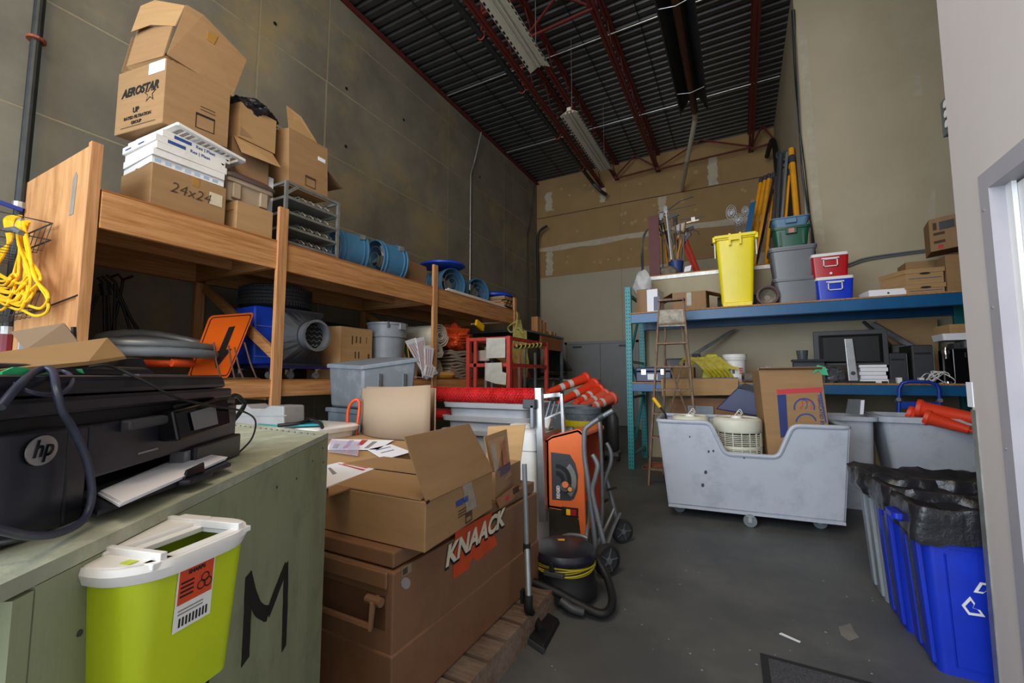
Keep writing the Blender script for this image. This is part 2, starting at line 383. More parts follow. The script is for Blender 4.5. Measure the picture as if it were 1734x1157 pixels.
# entry wall on the right with its door opening
XR, YE = .82, 2.41
dy0, dy1, dz = .55, 2.13, 1.94
we = struct('wall_right', MB().box(XR, XR + .14, dy1, YE, 0, ZC).box(XR, XR + .14, YF, dy0, 0, ZC).box(XR, XR + .14, dy0, dy1, dz, ZC), wallw)
struct('wall_return', MB().box(XR + .14, 9, YE - .12, YE, 0, ZC), wallw)
part('corner_guard', MB().box(XR - .004, XR + .02, YE - .035, YE + .004, 0, 1.12).box(XR, XR + .05, YE - .004, YE + .004, 0, 1.12), galv, we)
part('taped_note', MB().box(XR - .003, XR - .0005, YE - .02, YE + .03, 1.13, 1.23), paper, we)
dj = struct('door_2', MB().box(XR - .008, XR, dy1, dy1 + .055, 0, dz + .055).box(XR - .008, XR, dy0, dy1, dz, dz + .055).box(XR - .008, XR + .15, dy1 - .012, dy1, 0, dz).box(XR - .008, XR + .15, dy0, dy1 - .012, dz - .012, dz), mat('frame_grey', '#A6A2A8', .5, var=.03))
part('door_leaf', MB().box(XR + .05, XR + .09, dy0, dy1 - .02, .01, dz - .02), doorw, dj, bevel=.002)
part('door_stop', MB().box(XR + .035, XR + .048, dy1 - .05, dy1 - .012, 0, dz), doorw, dj)
for z in (1.0, 1.5, 1.86): part('screw', MB().cyl((XR - .012, dy1 + .03, z), (XR - .008, dy1 + .03, z), .004, n=8), galv, dj)
struct('wall_far_right', MB().box(8.9, 9, YE, 7.15, 0, ZC), dryr)
# roof deck: ribbed steel, ribs running across
prof = []; y = YF; p = .165
while y < YB + .1:
    prof += [(y, ZC), (y + .085, ZC), (y + .105, ZC + .04), (y + .145, ZC + .04)]; y += p
rows = [[(XL - .2, q[0], q[1]) for q in prof], [(2, q[0], q[1]) for q in prof], [(9, q[0], q[1]) for q in prof]]
struct('ceiling', MB().grid(rows), deckm, solid=.004)
struct('roof_slab', MB().box(XL - .3, 9.1, YF, YB + .2, ZC + .06, ZC + .2), dkgrey)
# ---------------------------------------------------------------- roof steel
def joist(label, xt, h=.42, y0=YF, y1=YB - .02):
    t = thing('roof_joist', label, 'joist', (xt, YB - .3, ZC - h), group='open web steel joists under the roof deck')
    ch = MB()
    for z in (ZC - .05, ZC - h): ch.box(xt - .05, xt - .006, y0, y1, z, z + .045).box(xt + .006, xt + .05, y0, y1, z, z + .045)
    part('chord', ch, redj, t, w=True)
    y = y0 + .3; k = 0
    while y < y1 - .3:
        a = (xt, y, ZC - h + .03 if k % 2 else ZC - .04); b = (xt, y + .42, ZC - .04 if k % 2 else ZC - h + .03)
        part('web_bar', MB().tube([a, b], .012, 6), redj, t, w=True); y += .42; k += 1
    return t
joist('dark red roof joist nearest the concrete wall, sprinkler pipe along it', -3.12, .6)
joist('dark red roof joist left of the light fixtures', -2.72, .48)
joist('heavy dark red roof joist between the light fixtures and the tube heater', -1.66, .5)
joist('dark red roof joist nearest the right wall', .42, .5)
mb = MB().box(XL, XL + .09, YF, YB, ZC - .1, ZC - .085).box(XL, XL + .012, YF, YB, ZC - .1, ZC - .02)
struct('trim_2', mb, redj)
t = thing('sprinkler_pipe', 'dark pipe strapped along the left roof joist', 'pipe', (-3.28, 11, 6.3))
part('pipe_run', MB().tube([(-3.28, YF, 6.42), (-3.28, YB - .4, 6.42), (-3.1, YB - .25, 6.2), (-2.95, YB - .35, 6.05)], .045, 12), dkpipe, t, w=True)
for yy in (5.2, 6.6, 8.3, 9.9): part('pipe_strap', MB().tube([(-3.28 + .055 * math.cos(a * PI / 6), yy, 6.42 + .055 * math.sin(a * PI / 6)) for a in range(12)], .008, 6, closed=True).box(-3.29, -3.27, yy - .006, yy + .006, 6.47, ZC - .08), mat('strap_red', '#A03020', .5), t, w=True)
def bracing(label, x0, x1, y):
    t = thing('bridging_brace', label, 'brace', ((x0 + x1) / 2, y, 6.4), group='red cross braces between the joists')
    part('bottom_rod', MB().bar((x0, y, 6.45), (x1, y, 6.5), .035, .035), redj, t, w=True)
    part('diagonal_rod', MB().bar((x0, y, 6.48), ((x0 + x1) / 2, y, 6.95), .03, .03), redj, t, w=True)
    part('diagonal_rod', MB().bar(((x0 + x1) / 2, y, 6.95), (x1, y, 6.52), .03, .03), redj, t, w=True)
bracing('red cross brace at the back wall beside the far fixture', -2.72, -1.66, 10.9)
bracing('red cross brace at the back wall under the tube heater end', -1.66, .42, 10.9)
bracing('red cross brace from the last joist to the side wall', .42, .9, 10.9)
bracing('red cross brace above the near light fixture', -2.72, -1.66, 5.6)
bracing('red cross brace reaching from the pipe to the wide joist near the camera', -3.12, -1.66, 4.9)
for i, yy in enumerate((6.7, 9.2)):
    solo('conduit', MB().tube([(XL + .05, yy, ZC - .06), (.88, yy, ZC - .05)], .012, 8), galv, ['thin steel conduit crossing the ceiling beyond the near light fixture', 'thin steel conduit crossing the ceiling beyond the far light fixture'][i], 'conduit')
for i, x in enumerate((-4.2, -2.15, -1.2)):
    solo('ceiling_cable', MB().tube([(x, YF, ZC - .03), (x - .02, YB - .1, ZC - .03)], .008, 6), black, ['thin dark cable running along the ceiling by the concrete wall', 'thin dark cable running along the ceiling above the light fixtures', 'thin dark cable running along the ceiling left of the tube heater'][i], 'cable')
def fixture(label, y0, y1, x, z):
    t = thing('strip_light', label, 'light fixture', (x, (y0 + y1) / 2, z), group='unlit strip light fixtures')
    part('housing', MB().box(x - .035, x + .035, y0, y1, z + .03, z + .09), fixm, t, w=True)
    for s in (-1, 1):
        o = part('reflector_wing', MB().prism([(x + s * .03, y0, z + .03), (x + s * .15, y0, z - .03), (x + s * .15, y0, z - .024), (x + s * .03, y0, z + .038)], (0, y1 - y0, 0)), fixm, t, w=True)
        y = y0 + .06; sl = MB()
        while y < y1 - .1:
            sl.prism([(x + s * .125, y, z - .0185), (x + s * .145, y, z - .0285), (x + s * .145, y + .05, z - .0285), (x + s * .125, y + .05, z - .0185)], (0, 0, -.002)); y += .095
        part('slot_row', sl, black, o, w=True, kind='stuff')
    for s in (-.06, 0, .06): part('lamp_tube', MB().cyl((x + s, y0 + .02, z + .01), (x + s, y1 - .02, z + .01), .014, n=10), fixm, t, w=True)
    for y in (y0 + .15, y1 - .15): part('hanger_rod', MB().tube([(x, y, z + .09), (x, y, ZC)], .004, 6), galv, t, w=True)
fixture('long unlit strip light with slotted white reflector, near the camera', 2.55, 5.25, -2.33, 5.6)
fixture('unlit strip light with slotted white reflector, farther back', 6.4, 8.65, -2.33, 5.6)
# radiant tube heater
t = thing('tube_heater', 'long dark radiant tube heater hung under the roof', 'heater', (-.52, 5, 5.7))
hx = -.52
for s in (-1, 1): part('reflector_side', MB().prism([(hx + s * .06, 1.5, 6.0), (hx + s * .2, 1.5, 5.78), (hx + s * .2, 1.5, 5.74), (hx + s * .22, 1.5, 5.74), (hx + s * .07, 1.5, 6.02)], (0, 6.1, 0)), dkpipe, t, w=True)
part('reflector_top', MB().box(hx - .07, hx + .07, 1.5, 7.6, 6.0, 6.02), dkpipe, t, w=True)
part('burner_tube', MB().cyl((hx, 1.4, 5.84), (hx, 7.75, 5.84), .055, n=16), mat('burner_brown', '#47291E', .5, metal=.3), t, w=True)
for y in (3, 5.2, 7.0): part('wire_hanger', MB().tube([(hx - .2, y, 5.76), (hx, y, 5.72), (hx + .2, y, 5.76)], .005, 6), galv, t, w=True)
for y in (2, 6.8): part('hanger_rod', MB().tube([(hx, y, 6.02), (hx, y, ZC)], .005, 6), galv, t, w=True)
part('flue_pipe', MB().tube([(hx, 7.75, 5.84), (hx - .02, 8.1, 5.9), (-.8, 9.3, 5.75), (-1.1, YB - .1, 5.9)], .045, 12), fixm, t, w=True)
# pipes and conduits on the walls
for i, (px, top) in enumerate(((797, 5.7), (893, 5.2))):
    c = A(px, 330 if i == 0 else 420, X=XL + .03)
    solo('wall_conduit', MB().tube([(XL + .03, c.y, 0), (XL + .03, c.y, top), (XL + .05, c.y + .1, top + .3), (XL + .2, c.y + .15, ZC - .3)], .014, 8), [galv, dkpipe][i], ['thin bright conduit running up the concrete wall', 'dark conduit up the concrete wall near the back corner'][i], 'conduit')
solo('vent_hose', MB().tube(bez([(XL + .12, 11.0, .04), (XL + .12, 11.0, 3.6), (XL + .12, 10.95, 4.9), (XL + .2, 10.9, 5.35), (XL + .45, 10.9, 5.5)], 6), .035, 10), black, 'black hose bending out of the back left corner of the walls', 'hose')
t = thing('standpipe', 'dark steel standpipe with blue valve handle left of plywood panel', 'pipe', (XL + .1, 1.05, 0))
q0, q1, q2 = A(94, 0, X=XL + .1), A(54, 374, X=XL + .1), A(36, 600, X=XL + .1)
part('pipe_run', MB().tube([(XL + .1, 1.1, 0), (XL + .1, 1.1, ZC)], .035, 14), dkpipe, t, w=True)
part('coupling', MB().cyl((XL + .1, 1.1, 2.42), (XL + .1, 1.1, 2.5), .05, n=12), galv, t, w=True)
part('coupling', MB().cyl((XL + .1, 1.1, 2.58), (XL + .1, 1.1, 2.63), .046, n=12), galv, t, w=True)
part('valve_handle', MB().bar((XL + .16, 1.1, 2.56), (XL + .16, .86, 2.6), .02, .03), mat('handle_blue', '#1E3A94', .5), t, w=True)
part('red_section', MB().cyl((XL + .1, 1.1, 1.4), (XL + .1, 1.1, 1.58), .055, n=14), mat('pipe_dark_red', '#6E1420', .5), t, w=True, label='dark red pipe section with pale collar')
part('collar', MB().cyl((XL + .1, 1.1, 1.58), (XL + .1, 1.1, 1.64), .047, n=14), galv, t, w=True)
part('pipe_ring', MB().cyl((XL + .1, 1.1, 4.0), (XL + .1, 1.1, 4.02), .06, n=12), mat('ring_rust', '#8A4326', .6), t, w=True)
# conduits on the wall behind the rack
t = thing('wall_conduit', 'pair of grey conduits running along the wall above the coolers', 'conduit', (1.7, 7.1, 2.82))
for dz_ in (0, .03):
    part('conduit_run', MB().tube(bez([(1.0, 7.12, 2.66 + dz_), (1.35, 7.12, 2.74 + dz_), (1.6, 7.12, 2.8 + dz_), (2.4, 7.12, 2.84 + dz_ * .6), (3.2, 7.12, 2.87 + dz_ * .6)], 6), .011, 8), steel, t, w=True)
t = thing('corner_cables', 'loose dark cables down the corner beside the green tote', 'cable', (.88, 7.1, 2.9))
for i in range(4):
    part('cable', MB().tube(bez([(.87 + i * .012, 7.1, 6.6), (.88 + random.uniform(-.02, .03), 7.09, 5.3), (.90 + random.uniform(-.03, .04), 7.1, 4.1), (.93 + random.uniform(-.02, .04), 7.08, 3.2), (.95 + i * .01, 7.1, 2.65)], 6), .007, 6), [black, dkgrey, steel, black][i], t, w=True)
solo('black_drain_hose', MB().tube(bez([(.72, 10.9, 6.2), (.78, 10.3, 6.25), (.8, 9.9, 5.9), (.8, 9.7, 5.2), (.8, 9.6, 4.0), (.8, 9.6, 2.92)], 6), .05, 10), black, 'thick black hose rising up the side wall behind the poles', 'hose')
t = thing('ceiling_vent', 'dark ceiling vent grille at the top of the rear right wall', 'vent', (1.93, 6.75, 6.8))
part('vent_frame', MB().box(1.75, 2.15, 6.6, 6.95, 6.86, 6.98), dkgrey, t, w=True)
for i in range(4): part('vent_slat', MB().box(1.78, 2.12, 6.63 + i * .08, 6.66 + i * .08, 6.83, 6.86), black, t, w=True)
# grey receptacle box peeking past the entry wall
t = thing('wall_switch_box', 'grey electrical box with round outlets at the entry wall edge', 'electrical box', (.84, 2.5, 2.3))
bx0 = A(1590, 165, Y=2.48); bx1 = A(1590, 226, Y=2.48)
part('enclosure', MB().box(.845, .99, 2.42, 2.54, bx1.z, bx0.z), steel, t, w=True, bevel=.004)
for i in range(3): part('outlet', MB().cyl((.845, 2.475, bx1.z + .035 + i * .045), (.838, 2.475, bx1.z + .035 + i * .045), .016, n=12), white, t, w=True)
# ---------------------------------------------------------------- timber shelving on the left
t = thing('timber_shelving', 'long two-level timber shelving along the concrete wall', 'shelving', (-4.4, 4.4, 0))
SH = t
PY = [2.44, 4.70, 7.10]
YS0, YS1 = 1.17, 7.35
part('end_panel', MB().box(XL + .03, XF - .05, 1.12, 1.14, 0, 2.80), ply, t, w=True, label='tall plywood end panel')
part('end_stud', MB().box(XF - .05, XF - .005, 1.10, 1.16, 0, 2.80), lumz, t, w=True)
part('tape_patch', MB().prism([(-4.05, 1.119, 2.36), (-3.98, 1.119, 2.36), (-3.96, 1.119, 2.63), (-3.99, 1.119, 2.66), (-4.03, 1.119, 2.62)], (0, -.002, 0)), mat('duct_tape', '#8A8478', .5), t, w=True)
bays = [(YS0, PY[0] - .045), (PY[0] + .045, PY[1] - .045), (PY[1] + .045, PY[2] + .2)]
for i, y in enumerate(PY):
    top = [2.82, 2.81, 2.74][i]
    part('front_post', MB().box(XF - .02, XF + .02, y - .045, y + .045, 0, top), lumz, t, w=True, bevel=.003)
    part('back_post', MB().box(XL + .02, XL + .06, y - .045, y + .045, 0, 2.25), lumz, t, w=True)
    part('cross_joist', MB().box(XL + .06, XF - .04, y - .06, y - .02, 2.25, 2.47), lumx, t, w=True)
    part('cross_joist', MB().box(XL + .06, XF - .04, y - .06, y - .02, 1.05, 1.2), lumx, t, w=True)
    part('diagonal_brace', MB().bar((XL + .1, y + .02, 2.2), (XF - .05, y + .02, 1.45), .038, .089), lumx, t, w=True)
for (a, b) in bays:
    part('front_beam', MB().box(XF - .04, XF - .001, a, b, 2.235, 2.485), lum, t, w=True, bevel=.003)
    part('back_beam', MB().box(XL + .03, XL + .07, a, b, 2.25, 2.485), lum, t, w=True)
    part('mid_beam', MB().box(-4.42, -4.38, a, b, 2.30, 2.485), lum, t, w=True)
    part('deck_sheet', MB().box(XL + .02, XF - .001, a, b, 2.486, 2.5), plyd, t, w=True)
    part('front_beam', MB().box(XF - .04, XF - .001, a, b, 1.075, 1.215), lum, t, w=True, bevel=.003)
    part('deck_sheet', MB().box(XL + .02, XF - .001, a, b, 1.216, 1.23), plyd, t, w=True)
    part('back_beam', MB().box(XL + .03, XL + .07, a, b, 1.06, 1.215), lum, t, w=True)
ZT, ZB = 2.501, 1.231
# generic carton: near corner o, length vectors ex, ey (horizontal), height h
def carton(label, o, ex, ey, h, m=cb, flaps=(), open_top=False, group=None, tapef=None, name='cardboard_box', t=.006):
    o, ex, ey = V(o), V(ex), V(ey); up = V((0, 0, h))
    T = thing(name, label, 'box', o + (ex + ey) / 2, group=group)
    ux, uy = ex.normalized(), ey.normalized()
    if open_top:
        mb = MB(); inn = lambda p, z: V(p) + V((0, 0, z))
        c = [o, o + ex, o + ex + ey, o + ey]
        ci = [o + (ux + uy) * t, o + ex + (-ux + uy) * t, o + ex + ey - (ux + uy) * t, o + ey + (ux - uy) * t]
        mb.loft([c, [p + up for p in c], [p + up for p in ci], [p + V((0, 0, t)) for p in ci]])
        part('box_body', mb, m, T, w=True)
    else:
        part('box_body', MB().hexa([o, o + ex, o + ex + ey, o + ey], [p + up for p in (o, o + ex, o + ex + ey, o + ey)]), m, T, w=True, bevel=.004, seg=1)
        top = o + up
        if tapef != 0:
            part('tape_strip', MB().hexa([top + ey * .46 - ux * .001 + V((0, 0, .0005)), top + ex + ey * .46 + ux * .001 + V((0, 0, .0005)), top + ex + ey * .54 + ux * .001 + V((0, 0, .0005)), top + ey * .54 - ux * .001 + V((0, 0, .0005))],
                 [q + V((0, 0, .001)) for q in (top + ey * .46, top + ex + ey * .46, top + ex + ey * .54, top + ey * .54)]), tape, T, w=True)
    for side, ang, ln in flaps:                      # side 0: along ex near, 1: far ex, 2: ey near, 3: ey far
        a, b, n = {0: (o + up, o + ex + up, -uy), 1: (o + ey + up, o + ex + ey + up, uy), 2: (o + up, o + ey + up, -ux), 3: (o + ex + up, o + ex + ey + up, ux)}[side]
        d = n * math.cos(ang) * ln + V((0, 0, math.sin(ang) * ln)); ins = (b - a) * .02
        pts = [a, b, b + d - ins, a + d + ins]; nn = (pts[1] - pts[0]).cross(pts[2] - pts[0]).normalized() * .005
        part('flap', MB().prism(pts, nn), m, T, w=True)
    return T
YY, XX, ZZ = V((0, 1, 0)), V((1, 0, 0)), V((0, 0, 1))
# --- the stack on the top shelf, first bay
T = carton('wide cardboard box marked 24x24 at the bottom of the filter stack', (-3.77, 1.454, ZT), (0, .52, 0), (-.50, 0, 0), .335, cb)
text(T, '24x24', .115, (-3.768, 1.57, 2.66), YY, ZZ, prn, shear=.2, bold=-.002)
decal(T, [(-3.7685, 1.845, 2.76), (-3.7685, 1.945, 2.76), (-3.7685, 1.945, 2.66), (-3.7685, 1.845, 2.66)][::-1], mat('label_cream', '#D8CDB0', .7), name='shipping_label')
part('tape_tab', MB().box(-3.7695, -3.768, 1.72, 1.77, 2.76, 2.836), tape, T, w=True)
z = 2.842
lab = ['lowest air filter with pale blue print on the 24x24 box', 'second air filter from the bottom, plain white edge', 'third air filter from the bottom, plain white edge', 'fourth air filter of the stack, lower one with a dark blue bar', 'fifth air filter of the stack, topmost with a dark blue bar']
for i, l in enumerate(lab):
    hh = .052; dx = random.uniform(-.015, .015); dy = [0, -.01, .0, -.015, .02][i] + .0; yw = .02 * (i - 2)
    T = thing('air_filter', l, 'filter', (-4.02 + dx, 1.715 + dy, z), yw, group='white framed air filters in the stack')
    part('card_frame', MB().loft([rr(.50, .50, .004, 0, 1), rr(.50, .50, .004, hh, 1), rr(.46, .46, .004, hh, 1), rr(.46, .46, .004, .01, 1)]), white, T)
    part('filter_pleats', MB().box(-.228, .228, -.228, .228, .012, hh - .006), paper, T)
    if i >= 3:
        part('blue_bar', MB().box(.2502, .2515, -.17, -.05, .014, .04), prb, T)
        text(T, 'Rez | Pleat', .034, (.2505, -.02, .014), YY, ZZ, prb, w=False)
        for yy in (.21,): part('printed_arrow', MB().prism([(.2505, yy, .03), (.2505, yy + .03, .03), (.2505, yy + .015, .014)], (.001, 0, 0)), blk, T)
        for yy in (-.2, .0): part('printed_word', MB().box(yy, yy + .09, -.2512, -.2502, .018, .03), prb, T)
    else:
        if i == 0:
            for q in range(7): part('printed_word', MB().box(.2502, .2512, -.23 + q * .065, -.19 + q * .065, .012, .036), mat('print_pale_blue', '#9DB8CF', .7), T)
    z += hh + .002
T = thing('return_grille', 'white slatted return air grille tilted on the filter stack', 'grille', (-4.02, 1.82, z + .03), .05, rx=-.09, ry=-.0)
part('grille_frame', MB().loft([rr(.60, .54, .01, 0, 1), rr(.60, .54, .01, .022, 1), rr(.52, .46, .01, .022, 1), rr(.52, .46, .01, 0, 1), rr(.60, .54, .01, 0, 1)], False, False), white, T)
for i in range(22): part('slat', MB().box(-.26, .26, -.225 + i * .02, -.221 + i * .02, .002, .018, M=Matrix.Identity(4)), inkg if i % 2 else white, T)
for y in (-.09, .09): part('grille_bar', MB().box(-.27, .27, y - .01, y + .01, 0, .02), white, T)
# AEROSTAR box: corners by sight line
def hexpx(near, nx, far, fx, left, lx): pass
def boxlean(label, base, ex, ey, up, m, openc=False, name='cardboard_box'):
    T = thing(name, label, 'box', V(base) + (V(ex) + V(ey)) / 2)
    o, ex, ey, up = map(V, (base, ex, ey, up)); c = [o, o + ex, o + ex + ey, o + ey]
    if openc:
        ux, uy = ex.normalized() * .006, ey.normalized() * .006
        ci = [o + ux + uy, o + ex - ux + uy, o + ex + ey - ux - uy, o + ey + ux - uy]
        mb = MB().loft([c, [p + up for p in c], [p + up for p in ci], [p + ZZ * .006 for p in ci]])
    else: mb = MB().hexa(c, [p + up for p in c])
    part('box_body', mb, m, T, w=True, bevel=.004, seg=1); return T
o = V((-3.86, 1.53, 3.205))
T = boxlean('big cardboard box printed with a star logo on the filter stack', o, (.02, .47, .02), (-.56, -.09, 0), (0, .0, .53), cb)
R = (-V((-.56, -.09, 0))).normalized(); f = lambda a, b: o + V((-.56, -.09, 0)) * (1 - a) + ZZ * b   # left face, a from left to right
N = V(R).cross(ZZ)
def LF(a, b): return f(a, b) + N * .001
text(T, 'AEROSTAR', .095, LF(.12, .30), V(R), V(R) * .05 + ZZ, blk, shear=.25, bold=.004, sx=.92)
st = []
for i in range(10):
    r = .075 if i % 2 == 0 else .03; a = PI / 2 + i * PI / 5; st.append(LF(.72, .27) + V(R) * r * math.cos(a) + ZZ * r * math.sin(a))
part('printed_star', MB().prism(st, N * .001), blk, T, w=True)
st = []
for i in range(10):
    r = .055 if i % 2 == 0 else .022; a = PI / 2 + i * PI / 5; st.append(LF(.72, .27) + N * .001 + V(R) * r * math.cos(a) + ZZ * r * math.sin(a))
part('star_centre', MB().prism(st, N * .0008), cb, T, w=True)
text(T, 'UP', .06, LF(.38, .15), V(R), ZZ, blk, bold=.002)
text(T, 'RATED FILTRATION', .036, LF(.2, .10), V(R), ZZ, blk, bold=.001)
text(T, 'GROUP', .036, LF(.36, .055), V(R), ZZ, blk, bold=.001)
part('printed_rule', MB().prism([LF(.14, .035), LF(.86, .035), LF(.86, .041), LF(.14, .041)], N * .001), prn, T, w=True)
part('shipping_label', MB().prism([LF(.66, .43), LF(.99, .43), LF(.99, .525), LF(.66, .525)], N * .0015), paper, T, w=True)
def frame_print(T, o, R, U, w_, h_, m=blk):
    R, U = V(R).normalized(), V(U).normalized(); N = R.cross(U); mb = MB(); b = .006
    for (a, c, d, e) in ((0, w_, 0, b), (0, w_, h_ - b * 3, h_), (0, b, 0, h_), (w_ - b, w_, 0, h_)):
        mb.prism([V(o) + R * a + U * d, V(o) + R * c + U * d, V(o) + R * c + U * e, V(o) + R * a + U * e], N * .001)
    part('printed_frame', mb, m, T, w=True)
rf = V((.02, .47, .02)).normalized()
frame_print(T, o + rf * .22 + ZZ * .07 + XX * .0015, rf, ZZ, .14, .13)
for k in range(2): part('printed_line', MB().prism([o + rf * .25 + ZZ * (.235 + k * .025) + XX * .001, o + rf * .36 + ZZ * (.235 + k * .025) + XX * .001, o + rf * .36 + ZZ * (.242 + k * .025) + XX * .001, o + rf * .25 + ZZ * (.242 + k * .025) + XX * .001], (.001, 0, 0)), prn, T, w=True)
# open carton lying skewed on top: two bent flaps on the near side and the long front board
T = thing('open_carton', 'open torn cardboard carton lying skewed on the star logo box', 'box', (-4.0, 1.8, 3.75))
P = lambda px, py, x: A(px, py, X=x)
a0, a1, a2, a3, a4 = P(283, 92, -3.88), P(316, 8, -3.88), P(418, 101, -3.84), P(394, 163, -3.84), P(295, 97, -3.85)
part('front_board', MB().prism([a0, a1, P(345, 25, -3.86), a2, a3, P(340, 128, -3.85)], (-.008, 0, 0)), cb, T, w=True)
b0, b1 = P(214, 112, -4.3), P(234, 45, -4.3)
part('end_board', MB().prism([b0, b1, P(292, 44, -3.9), P(276, 95, -3.9)], (0, .008, 0)), cb, T, w=True)
part('top_flap', MB().prism([P(222, 54, -4.28), P(238, 10, -4.28), P(262, 0, -4.2), P(313, 9, -3.9), P(296, 44, -3.9), P(255, 42, -4.1)], (0, .008, .004)), cb2, T, w=True)
part('bottom_flap', MB().prism([P(214, 112, -4.3), P(277, 94, -3.9), P(300, 96, -3.9), P(225, 118, -4.25)], (0, .02, -.03)), cb_in, T, w=True)
part('rear_board', MB().prism([V((-4.4, 1.45, 3.76)), V((-4.4, 2.1, 3.76)), V((-4.4, 2.0, 4.15)), V((-4.4, 1.5, 4.1))], (-.008, 0, 0)), cb3, T, w=True)
part('base_board', MB().prism([V((-3.87, 1.58, 3.745)), V((-3.86, 2.02, 3.75)), V((-4.4, 2.1, 3.75)), V((-4.4, 1.45, 3.745))], (0, 0, .006)), cb_in, T, w=True)
part('tape_patch', MB().prism([P(352, 52, -3.855), P(369, 62, -3.853), P(362, 76, -3.853), P(350, 66, -3.855)], (.004, 0, 0)), tape, T, w=True)
# second column: small box, tan tote, flap box, box with black bag
T = carton('small cardboard box with handwriting beneath the tan tote', (-3.78, 2.07, ZT), (0, .325, 0), (-.42, -.08, 0), .275, cb2)
text(T, 'TAXI AXO', .045, (-4.14, 2.0 - .012, ZT + .1), (.42, .08, 0), ZZ, prn, sx=1)
part('printed_line', MB().bar((-4.12, 1.993, ZT + .16), (-3.8, 2.055, ZT + .19), .001, .004), prn, T, w=True)
T = thing('storage_tote', 'tan plastic storage tote with dark brown lid between the boxes', 'tote', (-4.05, 2.2, ZT + .278))
part('tote_body', MB().loft([rr(.42, .36, .04, 0), rr(.46, .41, .05, .15), rr(.5, .44, .05, .16), rr(.5, .44, .05, .2), rr(.48, .42, .05, .2), rr(.40, .34, .04, .01)]), brown, T, smooth=True)
for y in (-.12, .12): part('tote_rib', MB().box(.215, .245, y - .035, y + .035, .02, .155), brown, T, bevel=.008)
part('tote_lid', MB().loft([rr(.53, .47, .06, .195), rr(.53, .47, .06, .22), rr(.50, .44, .06, .235), rr(.44, .38, .05, .26)]), tlid, T, smooth=True)
part('lid_latch', MB().box(-.06, .06, -.245, -.225, .16, .25), tlid, T, bevel=.005)
T = carton('cardboard box with its flap folded down over the tan tote', (-3.92, 2.08, ZT + .542), (0, .34, 0), (-.36, -.06, 0), .36, cb3)
part('flap', MB().prism([(-3.915, 2.08, ZT + .9), (-3.915, 2.44, ZT + .9), (-3.80, 2.46, ZT + .74), (-3.84, 2.12, ZT + .74)], (.005, 0, .002)), cb2, T, w=True)
part('printed_block', MB().prism([(-4.2, 2.032, ZT + .6), (-4.05, 2.057, ZT + .6), (-4.05, 2.057, ZT + .72), (-4.2, 2.032, ZT + .72)], (0, -.002, 0)), blk, T, w=True)
T = carton('taller cardboard box with a black bag spilling from its top', (-3.9, 2.12, ZT + .906), (0, .34, 0), (-.3, -.08, 0), .33, cb2, open_top=True)
part('triangle_crease', MB().prism([(-3.8985, 2.13, ZT + .93), (-3.8985, 2.24, ZT + .95), (-3.8985, 2.13, ZT + 1.01)], (.001, 0, 0)), cb3, T, w=True)
solo('black_bag', blob((-4.05, 2.30, ZT + 1.26), .18, .95, 1.2, .62, .25, 3, 5, 3), bagm, 'crumpled black plastic bag in the top of the cardboard box', 'bag', smooth=True)
# vent frame crate and tall carton on it
T = thing('slatted_metal_rack', 'open silver metal frame of slatted vent trays on the top shelf', 'metal rack', (-4.05, 2.8, ZT))
x0, x1, y0, y1, h = -4.35, -3.76, 2.50, 3.10, .62
for x in (x0, x1):
    for y in (y0, y1): part('corner_post', MB().box(x - .014, x + .014, y - .014, y + .014, ZT, ZT + h), galv, T, w=True)
for k in range(5):
    z = ZT + .02 + k * .145
    part('front_rail', MB().box(x1 - .012, x1 + .012, y0, y1, z, z + .025), galv, T, w=True)
    part('back_rail', MB().box(x0 - .012, x0 + .012, y0, y1, z, z + .025), galv, T, w=True)
    for y in (y0, y1): part('side_rail', MB().box(x0, x1, y - .01, y + .01, z, z + .025), galv, T, w=True)
    if k < 4:
        for j in range(9):
            yy = y1 - .05 - j * .045
            part('curved_slat', MB().tube([(x1 - .03, yy, z + .05), (x1 - .1, yy + .01, z + .1), (x1 - .3, yy + .02, z + .125), (x0 + .05, yy + .02, z + .13)], .006, 5), fixm if j % 2 else galv, T, w=True)
        part('tray', MB().box(x0, x1 - .02, y0 + .02, y1 - .02, z + .02, z + .026), galv, T, w=True)
part('corner_gusset', MB().bar((x1 + .012, y0, ZT + h - .12), (x1 + .012, y0 + .12, ZT + h - .01), .003, .03), galv, T, w=True)
T = boxlean('tall cardboard box with raised top flap on the silver vent frame', (-3.88, 2.60, ZT + .645), (0, .46, .0), (-.42, -.1, 0), (-.02, -.01, .6), cb, True)
part('flap', MB().prism([(-3.9, 2.59, 3.745), (-3.9, 2.92, 3.745), (-3.93, 2.74, 3.95), (-3.95, 2.59, 3.99)], (-.005, 0, 0)), cb2, T, w=True)
part('flap', MB().prism([(-3.9, 3.06, 3.5), (-4.3, 2.98, 3.5), (-4.28, 3.28, 3.42), (-3.93, 3.3, 3.40)], (0, 0, .005)), cb3, T, w=True, label='brown flap hanging open at the far end')
frame_print(T, (-3.879, 2.78, ZT + .72), YY, ZZ, .12, .11, prn)
part('white_sticker', MB().box(-3.895, -3.89, 2.93, 3.02, 3.56, 3.6), paper, T, w=True)
solo('shipping_bundle', MB().box(-4.28, -3.95, 2.44, 2.49, ZT + .001, ZT + .68), paper, 'white printed carton edge hidden beside the silver vent frame', 'box')
